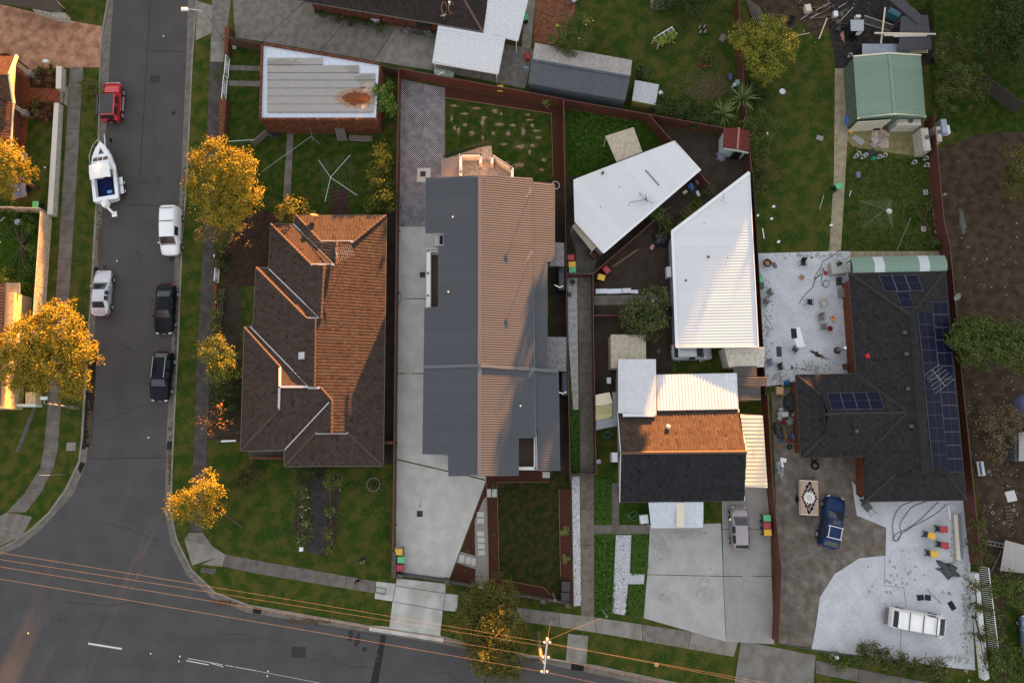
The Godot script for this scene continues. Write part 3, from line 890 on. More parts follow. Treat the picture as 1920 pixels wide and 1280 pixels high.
func make_fences() -> void:
	var red := mt("fence red brown",0.115,0.040,0.028,0.55,"cloud",0.4)
	var redp := paint("fence post brown",0.10,0.045,0.035,0.5)
	var cream := mt("fence cream",0.56,0.46,0.33,0.5,"cloud",0.4)
	var creamp := paint("fence post cream",0.34,0.28,0.21,0.5)
	metal_fence("red-brown ribbed metal fence along the back of the duplex",[747,128,960,167,1057,185],1.8,red,redp)
	metal_fence("red-brown metal fence left of the duplex driveway",[747,130,744,320,742,500,738,860,736,1030],1.75,red,redp)
	metal_fence("red-brown metal fence right of the duplex",[1057,186,1059,320,1063,600,1069,880,1071,905],1.8,red,redp)
	metal_fence("red-brown metal fence behind the weedy granny flat yard",[1058,186,1217,214,1360,240],1.8,red,redp)
	metal_fence("slanting red-brown metal fence below the leafy shrubs",[1218,215,1262,266,1330,345],1.8,red,redp)
	metal_fence("thin brown fence slanting past the yellow and red bins",[1063,513,1112,513,1257,387],1.6,red,redp)
	metal_fence("brown metal fence right of the long driveway",[1112,514,1113,640,1118,889,1069,889],1.6,red,redp)
	metal_fence("short brown fence in the soil yard",[1114,591,1165,591],1.2,red,redp)
	metal_fence("brown fence with shade painted in, right of the big white building",[1412,322,1423,500,1436,740],1.8,mt("fence painted shade",0.045,0.028,0.026,0.6),redp)  # fence brown darkened to carry the shade beside the building
	metal_fence("brown metal fence between the concrete yard and stained drive",[1440,740,1449,905,1455,960,1466,1065,1461,1206],1.8,red,redp)
	metal_fence("long red-brown fence right of the dark house",[1752,214,1762,320,1771,414,1782,461,1795,597,1803,690,1831,960,1842,1060],1.8,red,redp)
	metal_fence("brown metal fence beside the palm bushes",[1385,-10,1397,170,1410,322],1.8,red,redp)
	metal_fence("dim metal fence in the top right corner",[1850,142,1925,197],1.8,mt("fence dim",0.06,0.055,0.05,0.7),redp)
	metal_fence("cream ribbed metal fence beside the western footpath",[75,396,62,580,58,640],1.8,cream,creamp)
	metal_fence("low cream fence crossing the western yard",[-30,386,74,390],1.5,cream,creamp)
	metal_fence("brown paling fence at the top of the corner lot",[425,69,491,82],1.6,mt("paling",0.12,0.075,0.055,0.9,"grain",0.8),redp)
	metal_fence("brown paling fence behind the brick garage",[713,122,745,130],1.7,mats["paling"],redp)
	var render := mt("cream render",0.56,0.53,0.45,0.8,"cloud",0.5,"grain",0.9)
	for q in [["low cream rendered wall by the stencilled driveway",[105,124,115,124,114,166,104,166]],["long low cream wall below the brick steps",[101,193,110,193,103,320,98,402,88,402,93,320]]]:
		var o := thing("garden_wall",q[0],"wall")
		var p := gs(q[1],LAND + 0.8)
		part(o,"wall_body",mprism(p,LAND,LAND + 0.76),render)
		part(o,"wall_cap",mprism(p,LAND + 0.76,LAND + 0.82),mt("cream cap",0.60,0.57,0.50,0.8,"grain",0.9))
	var o2 := thing("garden_wall","curved white rendered wall at the top of the western driveway","wall")
	part(o2,"wall_body",mprism(gs([60,16,90,22,122,24,122,35,95,30,62,20],LAND + 0.9),LAND,LAND + 0.9),render)
	var gb := mt("grey brick",0.13,0.12,0.125,0.85,"brick",0.7)
	var ff := thing("front_wall","low grey brick front wall of the duplex with piers","wall")
	for q in [[[735,1034,742,1034,742,1083,733,1083],1.1],[[744,1076,756,1078,755,1086,743,1084],1.3],[[833,1086,843,1088,843,1097,832,1095],1.3],[[883,1093,892,1095,892,1105,882,1103],1.3],[[843,1089,884,1096,884,1100,843,1094],0.7],[[917,1105,1070,1130,1070,1134,917,1109],0.8],[[1013,1122,1023,1124,1023,1133,1013,1131],1.2],[[1060,1130,1069,1132,1069,1141,1060,1139],1.2]]:
		part(ff,"brickwork",mprism(gs(q[0],LAND + q[1]),LAND,LAND + q[1]),gb)
	for k in 12:
		var a := g(919,1106,LAND + 0.8).lerp(g(1068,1131,LAND + 0.8),k / 11.0)
		part(ff,"picket",mbox(a + V(0,0.2,0),V(0.05,0.4,0.03)),paint("charcoal",0.03,0.03,0.035,0.5))
	var gt := thing("sliding_gate","dark steel sliding gate across the duplex driveway","gate")
	var ga := g(753,1078,LAND + 1.2)
	var gz := g(836,1089,LAND + 1.2)
	var dk = mats["charcoal"]
	part(gt,"top_rail",mbar(ga,gz,0.1,0.08),dk)
	part(gt,"bottom_rail",mbar(ga - V(0,1.1,0),gz - V(0,1.1,0),0.1,0.08),dk)
	part(gt,"middle_rail",mbar(ga - V(0,0.5,0),gz - V(0,0.5,0),0.06,0.06),dk)
	for k in 23:
		part(gt,"picket",mbar(ga.lerp(gz,k / 22.0) - V(0,1.08,0),ga.lerp(gz,k / 22.0),0.03,0.03),dk)
	var brick := mt("brick red",0.20,0.085,0.055,0.9,"brick",0.52)
	var sf := thing("street_fence","low red brick street fence of the corner house","fence")
	for q in [[421,50,430,50,426,100,420,98],[411,182,424,186,418,262,410,262],[403,470,410,470,408,500,402,500],[399,532,406,532,402,640,396,640]]:
		part(sf,"brickwork",mprism(gs(q,LAND + 0.8),LAND,LAND + 0.8),brick)
	var wht := paint("gate white",0.62,0.63,0.64,0.5)
	for q in [[[423,102,420,138],"white metal driveway gate, upper leaf"],[[419,140,415,184],"white metal driveway gate, lower leaf"],[[403,502,401,526],"small white arched garden gate"]]:
		var a := g(q[0][0],q[0][1],LAND + 1.1)
		var z := g(q[0][2],q[0][3],LAND + 1.1)
		var o := thing("metal_gate",q[1],"gate")
		part(o,"top_rail",mbar(a,z,0.06,0.06),wht)
		part(o,"bottom_rail",mbar(a - V(0,1.0,0),z - V(0,1.0,0),0.06,0.06),wht)
		for k in 7:
			part(o,"bar",mbar(a.lerp(z,k / 6.0) - V(0,1.0,0),a.lerp(z,k / 6.0),0.05,0.05),wht)
		part(o,"infill_panel",mbar(a.lerp(z,0.25) - V(0,0.55,0),a.lerp(z,0.75) - V(0,0.55,0),0.02,0.5),wht)
	var ww := thing("boundary_wall","white boundary wall topped by a pale railing at the right edge","wall")
	part(ww,"wall_body",mprism(gs([1828,1076,1836,1074,1856,1272,1848,1276],LAND + 0.9),LAND,LAND + 0.9),mt("white wall",0.58,0.62,0.62,0.8,"stain",0.5))
	for k in 46:
		var t := k / 45.0
		var a := g(lerpf(1836,1857,t),lerpf(1062,1238,t),LAND + 0.9)
		part(ww,"baluster",mbar(a,a + V(0.42,0.75,0),0.03,0.03),wht)
	part(ww,"rail",mbar(g(1836,1062,LAND + 0.9) + V(0.42,0.75,0),g(1857,1238,LAND + 0.9) + V(0.42,0.75,0),0.05,0.05),wht)

var tile_prof := [Vector2(0,0),Vector2(0.22,0.010),Vector2(0.45,0.018),Vector2(0.68,0.010)]
var flat_tile := [Vector2(0,0),Vector2(0.07,0.016),Vector2(0.93,0.016)]
var rib := [Vector2(0,0),Vector2(0.55,0),Vector2(0.65,0.014),Vector2(0.9,0.014)]
var wave := [Vector2(0,0),Vector2(0.25,0.016),Vector2(0.5,0.03),Vector2(0.75,0.016)]
var deep := [Vector2(0,0),Vector2(0.25,0.03),Vector2(0.5,0.055),Vector2(0.75,0.03)]

func tint_on(m: Material) -> Material:
	(m as StandardMaterial3D).vertex_color_use_as_albedo = true
	return m

func middle(p: Array) -> Vector3:
	var m := V0
	for q in p: m += q
	return m / p.size()

func eave_plane(ax: float,ay: float,bx: float,by: float,h: float,deg: float,poly: Array) -> Plane:
	return slope_plane(g(ax,ay,h),g(bx,by,h),middle(gs(poly,h)),deg)

func tiles(parent: Node3D,poly: Array,pl: Plane,m: Material,flat_ones := false) -> Array:
	var pts := on_planes(poly,pl)
	var b := MB.new()
	if flat_ones: b.clad(pts,0.34,flat_tile,0.32,0.03,V0,0.3)
	else: b.clad(pts,0.30,tile_prof,0.36,0.022,V0,0.3)
	var o := part(parent,"roof_tiles",b.mesh(),tint_on(m))
	o.set_meta("kind","stuff")
	return pts

func caps(parent: Node3D,a: Vector3,b: Vector3,m: Material,r := 0.12) -> void:   # half round ridge tiles
	var mb := MB.new()
	var n := maxi(1,int(round(a.distance_to(b) / 0.42)))
	for k in n:
		var p := a.lerp(b,float(k) / n)
		var q := a.lerp(b,(k + 1.06) / n)
		mb.tube([p + V(0,0.0,0),q + V(0,0.025,0)],r,r * 1.08,8,true)
	part(parent,"ridge_capping",mb.mesh(),m)

func gutters(parent: Node3D,pts: Array,m: Material,close := false) -> void:
	for i in pts.size() - (0 if close else 1):
		var a: Vector3 = pts[i]
		var b: Vector3 = pts[(i + 1) % pts.size()]
		part(parent,"gutter",mbar(a - V(0,0.06,0),b - V(0,0.06,0),0.12,0.11),m)

func inset(p: Array,d: float) -> Array:
	var q := PackedVector2Array()
	for i in p: q.append(Vector2(i.x,i.z))
	if Geometry2D.is_polygon_clockwise(q): q.reverse()
	var r := Geometry2D.offset_polygon(q,-d,Geometry2D.JOIN_MITER)
	var out := []
	if r.size() > 0:
		for i in r[0]: out.append(V(i.x,0,i.y))
	return out if out.size() > 2 else p

func walls(parent: Node3D,outline: Array,d: float,h: float,m: Material,called := "wall",y0 := LAND) -> void:
	part(parent,called,mprism(inset(outline,d),y0,h),m)

func sheet(parent: Node3D,q: Array,m: Material,pitch := 0.2,prof := [],down := V0,called := "roof_sheet") -> Array:   # q: px,py,height per corner
	var p := []
	for i in range(0,q.size(),3): p.append(g(q[i],q[i + 1],q[i + 2]))
	part(parent,called,MB.new().clad(p,pitch,prof if prof.size() else rib,0,0,down,0.1).mesh(),tint_on(m))
	return p

func fascia(parent: Node3D,p: Array,m: Material,w := 0.05,h := 0.16) -> void:
	for i in p.size():
		var a: Vector3 = p[i]
		var b: Vector3 = p[(i + 1) % p.size()]
		part(parent,"fascia",mbar(a - V(0,h * 0.5,0),b - V(0,h * 0.5,0),w,h),m)

func posts(parent: Node3D,p: Array,m: Material,w := 0.09) -> void:
	for q in p:
		part(parent,"post",mbox(V(q.x,(LAND + q.y) * 0.5,q.z),V(w,q.y - LAND - 0.06,w)),m)

func vent_pipe(parent: Node3D,at: Vector3,m: Material,r := 0.06,h := 0.35) -> void:
	part(parent,"vent_pipe",mlathe([Vector2(0,h),Vector2(r * 1.4,h),Vector2(r * 1.4,h - 0.06),Vector2(r,h - 0.06),Vector2(r,-0.1)],10,at),m)

func whirly(parent: Node3D,at: Vector3,m: Material) -> void:
	part(parent,"roof_vent",mlathe([Vector2(0,0.42),Vector2(0.16,0.38),Vector2(0.22,0.26),Vector2(0.18,0.16),Vector2(0.14,0.14),Vector2(0.14,-0.1)],12,at),m)

func dish(label: String,at: Vector3,towards: Vector3,size: float,m: Material,group := "") -> void:
	var o := thing("satellite_dish",label,"dish",at,0,group)
	part(o,"mast",mtube([V0,V(0,size * 0.8,0)],0.025,0.025,6),paint("galv",0.42,0.43,0.45,0.45,0.7))
	var z := towards.normalized()
	var x := Vector3.UP.cross(z).normalized()
	var b := Basis(x,z,x.cross(z))
	part(o,"reflector",mlathe([Vector2(size * 0.5,size * 0.12),Vector2(size * 0.36,size * 0.06),Vector2(size * 0.18,size * 0.015),Vector2(0,0)],16),m,Transform3D(b,V(0,size * 0.8,0)))
	part(o,"feed_arm",mtube([V(0,size * 0.7,0),V(0,size * 0.75,0) + z * size * 0.55],0.018,0.018,5),mats["galv"])

func antenna(label: String,at: Vector3,mast: float,dir: Vector3,ln: float,bars: int,width: float,grid := false) -> void:
	var o := thing("tv_antenna",label,"antenna",at)
	var m := paint("aerial dull",0.24,0.24,0.24,0.7)
	var top := V(0,mast,0)
	part(o,"mast",mtube([V0,top],0.022,0.022,6),m)
	var d := dir.normalized()
	var x := d.cross(Vector3.UP).normalized()
	part(o,"boom",mbar(top - d * ln * 0.5,top + d * ln * 0.5,0.03,0.03),m)
	for k in bars:
		var c := top + d * ln * (float(k) / (bars - 1) - 0.5)
		var w := width * (1.0 - 0.35 * float(k) / bars)
		part(o,"element",mbar(c - x * w * 0.5,c + x * w * 0.5,0.02,0.02),m)
	if grid:
		for k in 5:
			part(o,"reflector_bar",mbar(top - d * ln * 0.5 - x * 0.3 + V(0,k * 0.12 - 0.25,0),top - d * ln * 0.5 + x * 0.3 + V(0,k * 0.12 - 0.25,0),0.015,0.015),m)

func house_brown_tile() -> void:
	var o := thing("corner_house","brown tiled hip roof house on the street corner","house")
	var m := mt("tile brown",0.078,0.057,0.048,0.75,"cloud",0.6,"grain",0.9)
	var cap := mt("tile cap",0.085,0.062,0.05,0.8,"grain",0.8)
	var flash := paint("flashing",0.38,0.38,0.38,0.6)
	var h := 2.8
	var deg := 22.0
	var jobs := {
		"n1": [[555,404,724,404],[555,404,724,404,664,453,601,453]],
		"w1": [[555,404,550,420],[555,404,601,453,631,452,629,496,625,494,550,420]],
		"n2": [[507,420,650,420],[507,420,550,420,625,494,607,497,583,496]],
		"w2": [[507,420,504,504],[507,420,583,496,607,497,602,596,599,596,504,504]],
		"n3": [[480,502,620,502],[480,502,504,503,599,596,591,598,575,597]],
		"w3": [[480,502,474,612],[480,502,575,597,591,597,589,725,578,725,470,612,474,611]],
		"n4": [[458,613,600,612],[458,614,470,612,578,725,525,724,525,688]],
		"w4": [[458,614,451,845],[458,614,525,688,524,726,523,768,451,845]],
		"s4": [[451,845,534,843],[451,845,523,768,524,726,600,726,621,751,534,843]],
		"w5": [[534,843,533,874],[534,843,621,751,621,812,591,812,533,874]],
		"s5": [[533,874,718,873],[533,874,591,812,653,812,718,873]],
		"e": [[724,404,718,873],[724,404,718,873,653,812,621,812,622,750,600,726,589,725,591,597,602,596,607,497,629,496,631,452,664,453]],
	}
	var pl := {}
	for k in jobs:
		var e: Array = jobs[k][0]
		pl[k] = eave_plane(e[0],e[1],e[2],e[3],h,deg,jobs[k][1])
		tiles(o,jobs[k][1],pl[k],m)
	for q in [["n1",555,404,601,453],["n1",724,404,664,453],["w1",631,453,630,496],["n2",507,420,583,496],["w2",607,497,602,596],["n3",480,502,575,597],["e",590,598,589,724],["n4",458,614,525,688],["s4",451,845,523,768],["s4",600,726,622,751],["e",622,751,621,812],["s5",533,874,591,812],["s5",718,873,653,812]]:
		caps(o,on_plane(q[1],q[2],pl[q[0]]),on_plane(q[3],q[4],pl[q[0]]),cap,0.13)
	for q in [["n1",601,453,664,453],["n2",583,496,628,496],["n3",575,597,602,597],["n4",525,688,525,724],["s4",524,727,523,768],["n4",525,725,578,725],["s4",578,727,600,727],["s5",591,812,653,812],["n4",470,613,578,724],["n2",550,420,625,494],["n3",504,504,599,596],["w5",534,843,617,754]]:
		var valley: bool = [470,550,504,534].has(q[1])
		part(o,"valley_flashing" if valley else "gablet_flashing",mbar(on_plane(q[1],q[2],pl[q[0]]) + V(0,0.07,0),on_plane(q[3],q[4],pl[q[0]]) + V(0,0.07,0),0.10 if valley else 0.2,0.05),flash)
	for q in [["n1",601,453,664,453,632,453],["n2",583,496,628,496,607,497],["n3",575,597,602,597,591,597],["s5",591,812,653,812,621,812],["s4",578,727,600,727,590,725]]:
		var b := MB.new()
		b.tri(on_plane(q[1],q[2],pl[q[0]]),on_plane(q[3],q[4],pl[q[0]]),on_plane(q[5],q[6],pl["e"]))
		part(o,"gablet",b.mesh(),paint("gablet brown",0.12,0.09,0.07,0.8))
	var outline := gs([554,404,724,404,718,873,533,874,533,844,451,845,458,613,474,611,480,502,504,502,507,420,550,420],h)
	walls(o,outline,0.5,h - 0.05,mt("brick brown",0.17,0.09,0.06,0.9,"brick",0.52),"brick_wall")
	gutters(o,outline,paint("gutter dark",0.09,0.075,0.065,0.5),true)
	part(o,"porch_wall",mprism(gs([466,856,532,857,532,862,466,861],0.9),LAND,0.9),mats["brick brown"])
	part(o,"porch_floor",mprism(gs([466,846,532,846,532,857,466,857],LAND + 0.2),LAND,LAND + 0.2),m_conc_dark())
	var sk := on_plane(566,667,pl["w3"])
	var sb := Basis(Vector3.FORWARD,0.38)
	part(o,"skylight",mbox(V0,V(0.62,0.16,0.66)),paint("skylight frame",0.30,0.31,0.32,0.5),Transform3D(Basis(Vector3.BACK,deg_to_rad(22)),sk + V(0,0.1,0)))
	part(o,"skylight_glass",mbox(V0,V(0.5,0.02,0.54)),paint("skylight glass",0.30,0.36,0.40,0.08),Transform3D(Basis(Vector3.BACK,deg_to_rad(22)),sk + V(-0.04,0.19,0)))
	dish("rusty satellite dish on the top eave of the corner house",on_plane(592,408,pl["n1"]),V(0.2,0.55,-1),0.8,mt("dish rust",0.30,0.17,0.11,0.7,"stain",0.9))
	antenna("grid television antenna on the corner house ridge",on_plane(652,480,pl["e"]),1.3,V(1,0,-0.3),1.5,9,1.5,true)
	part(thing("side_gate_pier","short brick return between the corner house and the duplex fence","wall"),"brickwork",mprism(gs([718,827,740,827,740,832,718,832],1.7),LAND,1.7),mats["brick brown"])

func house_duplex() -> void:
	var o := thing("duplex_house","two storey duplex with long grey ribbed metal roof","house")
	var m := mt("roof steel grey",0.066,0.070,0.078,0.6)
	var trim := paint("roof trim grey",0.075,0.08,0.09,0.5)
	var ra := g(900,329,7.3)
	var rb := g(899,892,7.3)
	var w := slope_plane(ra,rb,ra + V(10,0,0),14.0)
	var e := slope_plane(ra,rb,ra - V(10,0,0),14.0)
	var e2 := Plane(e.normal,e.d - 0.16)
	var wo := [798,333,900,329,899,892,841,892,840,852,792,851,796,577,822,576,822,461,832,461,832,435,798,436]
	var eo := [900,329,998,334,1003,820,972,820,972,891,899,892]
	var e3 := [998,341,1040,345,1040,489,1026,490,1026,693,1047,696,1050,881,1009,882,1009,806,1003,806]
	var k := 0
	for q in [[w,wo],[e,eo],[e2,e3]]:
		var pts := on_planes(q[1],q[0])
		part(o,"roof_sheeting",MB.new().clad(pts,0.22,rib,0,0,V0,0.08).mesh(),tint_on(m))
		fascia(o,pts,trim,0.05,0.2)
		k += 1
	part(o,"ridge_capping",mbar(ra + V(0,0.03,0),rb + V(0,0.03,0),0.35,0.05),trim)
	part(o,"party_wall_capping",mbar(on_plane(794,688,w) + V(0,0.05,0),g(899,685,7.37),0.30,0.08),trim)
	part(o,"party_wall_capping",mbar(g(901,685,7.37),on_plane(1046,696,e) + V(0,0.05,0),0.30,0.08),trim)
	part(o,"step_flashing",mbar(on_plane(998,336,e) + V(0.04,-0.06,0),on_plane(1004,878,e) + V(0.04,-0.06,0),0.06,0.16),trim)
	var white := mt("render white",0.66,0.66,0.64,0.8,"grain",0.8)
	var dark := paint("render charcoal",0.06,0.062,0.07,0.8)
	walls(o,on_planes(wo.slice(0,4) + wo.slice(4),w),0.3,5.75,white,"west_wall")
	walls(o,on_planes(eo,e),0.25,5.9,dark,"east_wall")
	walls(o,on_planes(e3,e2),0.3,4.9,dark,"east_wall")
	for k2 in [0,1]:
		var gb := MB.new()
		var zz := 0.35 if k2 == 0 else -0.35
		var e0 := on_plane(798,333,w) if k2 == 0 else on_plane(841,892,w)
		var e1 := on_plane(998,334,e) if k2 == 0 else on_plane(972,891,e)
		var pk := ra if k2 == 0 else rb
		gb.tri(e0 + V(0.3,-0.1,zz),pk + V(0,-0.1,zz),e1 + V(-0.2,-0.1,zz))
		part(o,"gable_wall",gb.mesh(),white)
	for q in [[849,408],[841,548]]: vent_pipe(o,on_plane(q[0],q[1],w),paint("pipe white",0.7,0.7,0.68,0.5),0.05,0.3)
	vent_pipe(o,on_plane(976,761,e),mats["pipe white"],0.06,0.35)
	var deck := mt("deck boards",0.10,0.070,0.050,0.8,"grain",0.9)
	var rail = mats["charcoal"]
	for q in [[807,478,822,576,6],[973,821,1002,876,7]]:
		var n: int = q[4]
		for i in n:
			var x0 := lerpf(q[0],q[2],float(i) / n)
			var x1 := lerpf(q[0],q[2],(i + 0.94) / n)
			part(o,"deck_board",mprism(gs([x0,q[1],x1,q[1],x1,q[3],x0,q[3]],4.5),4.4,4.5 + 0.004 * (i % 2)),deck)
	for q in [[800,466,807,466,807,577,799,577],[807,466,822,466,822,471,807,471],[1001,806,1007,806,1008,881,1001,881],[973,875,1001,875,1001,881,973,881]]:
		part(o,"parapet",mprism(gs(q,5.4),4.2,5.4),white)
	for q in [[802,470],[802,512],[802,554],[1004,810],[1004,878]]:
		part(o,"rail_bracket",mbox(g(q[0],q[1],5.46),V(0.16,0.12,0.16)),rail)
	part(o,"balcony_rail",mbar(g(803,468,5.52),g(822,468,5.52),0.07,0.06),rail)
	part(o,"bathroom_wall",mprism(gs([814,436,832,436,832,460,816,460],4.2),LAND,4.2),white)
	part(o,"window",mbox(g(827,450,4.22),V(0.3,0.05,0.8)),paint("window dark",0.02,0.022,0.028,0.1))
	var slab := mt("canopy grey",0.21,0.205,0.215,0.7,"cloud",0.6)
	for q in [[1040,454,1058,455,1058,499,1029,498],[1026,631,1062,632,1062,696,1026,694]]:
		part(o,"flat_canopy",mprism(gs(q,3.2),3.0,3.2),slab)
	part(o,"canopy_drain",mbox(g(1047,681,3.22),V(0.1,0.02,0.1)),rail)
	var tfl := mt("terrace stone",0.42,0.36,0.30,0.8,"cloud",0.5,"grain",0.9)
	part(o,"terrace_floor",mprism(gs([863,298,900,298,925,298,962,326,962,342,863,342],3.1),2.9,3.1),tfl)
	for q in [[861,288,866,288,866,334,861,334],[866,288,903,288,903,293,866,293],[898,293,903,293,903,305,898,305],[920,290,925,290,925,306,920,306],[925,290,963,315,959,318,925,295],[958,318,963,315,963,334,958,334]]:
		part(o,"parapet",mprism(gs(q,4.15),2.7,4.15),white)
	for q in [[864,290],[902,290],[922,292],[958,315],[864,322]]:
		part(o,"rail_bracket",mbox(g(q[0],q[1],4.2),V(0.16,0.12,0.16)),rail)
	part(o,"terrace_rail",mbar(g(864,289,4.3),g(902,289,4.3),0.08,0.07),rail)
	part(o,"terrace_rail",mbar(g(922,291,4.3),g(960,315,4.3),0.08,0.07),rail)
	part(o,"terrace_wall",mprism(gs([863,298,925,298,962,326,962,342,863,342],2.9),LAND,2.9,false),white)
	part(o,"landing",mprism(gs([903,275,922,273,922,300,903,300],3.1),LAND,3.12),tfl)
	sheet(o,[827,297,3.0,861,295,3.2,861,334,3.2,827,334,3.0],mt("roof steel brown",0.15,0.12,0.105,0.5),0.2,rib,Vector3.LEFT)
	var st := g(903,275,3.1)
	var si := g(903,287,3.1)
	for i in 16:
		var y := 3.1 - (i + 1) * 0.185
		var x1 := st.x - i * 0.25
		part(o,"stair_tread",mbox(V(x1 - 0.13,y * 0.5 + 0.05,(st.z + si.z) * 0.5),V(0.26,y,absf(si.z - st.z))),tfl)
		part(o,"batten",mbox(V(x1 - 0.06,y + 0.35,st.z - 0.06),V(0.04,1.3,0.06)),rail)
		part(o,"batten",mbox(V(x1 - 0.19,y + 0.3,st.z - 0.06),V(0.04,1.3,0.06)),rail)
	for i in 8:
		part(o,"batten",mbox(V(st.x + 0.06 + i * 0.13,3.1 + 0.4,g(912,274,3.1).z - 0.06),V(0.04,1.3,0.06)),rail)
	for q in [[992,368,"small television aerial at the top of the duplex roof"],[993,485,"small television aerial midway down the duplex roof"],[996,700,"small television aerial below the duplex party wall"]]:
		antenna(q[2],on_plane(q[0],q[1],e),1.1,V(-0.5,0,1),0.9,6,0.45)
	for q in [[1050,530,"black slimline water tank beside the upper duplex canopy"],[1056,722,"black slimline water tank beside the lower duplex canopy"]]:
		var t := thing("water_tank",q[2],"tank",g(q[0],q[1]))
		var bl := paint("tank black",0.012,0.013,0.018,0.35)
		part(t,"tank_body",mcham(V(0,1.0,0),V(0.65,2.0,2.3),0.12),bl)
		for k2 in 6: part(t,"tank_rib",mbox(V(0,1.0,-0.95 + k2 * 0.38),V(0.7,1.9,0.06)),bl)
		part(t,"downpipe",mtube([V(-0.7,2.9,0.9),V(-0.2,2.3,1.0),V(0.15,2.05,0.8)],0.06,0.06,8),mats["pipe white"])
	single("wall_ring","thin round hoop at the top right corner of the duplex roof","hoop",mring(V0,V(0.2,1,0),0.38,0.03,20,5),mats["galv"],g(1042,347,3.6))

func solar_panel_mesh(w: float,l: float) -> ArrayMesh:
	var key := "solar %.2f %.2f" % [w,l]
	if hold.has(key): return hold[key]
	var b := MB.new()
	b.quad(V(-w / 2,0.037,-l / 2),V(w / 2,0.037,-l / 2),V(w / 2,0.037,l / 2),V(-w / 2,0.037,l / 2))
	b.uv = PackedVector2Array([Vector2(0,0),Vector2(1,0),Vector2(1,1),Vector2(0,0),Vector2(1,1),Vector2(0,1)])
	hold[key] = b.mesh()
	return hold[key]

func solar(label: String,pl: Plane,q: Array,nx: int,ny: int,landscape := false) -> void:   # q: four corners in plan order
	var c := on_planes(q,pl)
	var o := thing("solar_array",label,"solar panels",middle(c),0,"solar arrays on the dark roof")
	var off := pl.normal * 0.09
	var glass := mt("solar glass",1,1,1,0.4,"",1,"",1,{"albedo_texture": texs["cells_solar"],"metallic_specular": 0.2})
	var alu := paint("alu frame",0.10,0.105,0.12,0.6)
	for j in ny:
		for i in nx:
			var p := []
			for f in [[i,j],[i + 1,j],[i + 1,j + 1],[i,j + 1]]:
				var u: float = float(f[0]) / nx
				var v: float = float(f[1]) / ny
				p.append(c[0].lerp(c[1],u).lerp(c[3].lerp(c[2],u),v) + off)
			var mid := middle(p)
			var ex: Vector3 = (p[1] + p[2] - p[0] - p[3]) * 0.5
			var ez: Vector3 = (p[3] + p[2] - p[0] - p[1]) * 0.5
			var sx := ex.length() - 0.02
			var sz := ez.length() - 0.02
			var bx := ex.normalized()
			var bz := (ez - bx * ez.dot(bx)).normalized()
			var by := bz.cross(bx)
			if landscape:
				var t := bx
				bx = -bz
				bz = t
				by = bz.cross(bx)
				var ts := sx
				sx = sz
				sz = ts
			var xf := Transform3D(Basis(bx,by,bz),mid - o.position)
			var pn := part(o,"solar_panel",solar_panel_mesh(snappedf(sx,0.05) - 0.05,snappedf(sz,0.05) - 0.05),glass,xf)
			part(pn,"frame",mbox(V(0,0.012,0),V(sx,0.04,sz)),alu)

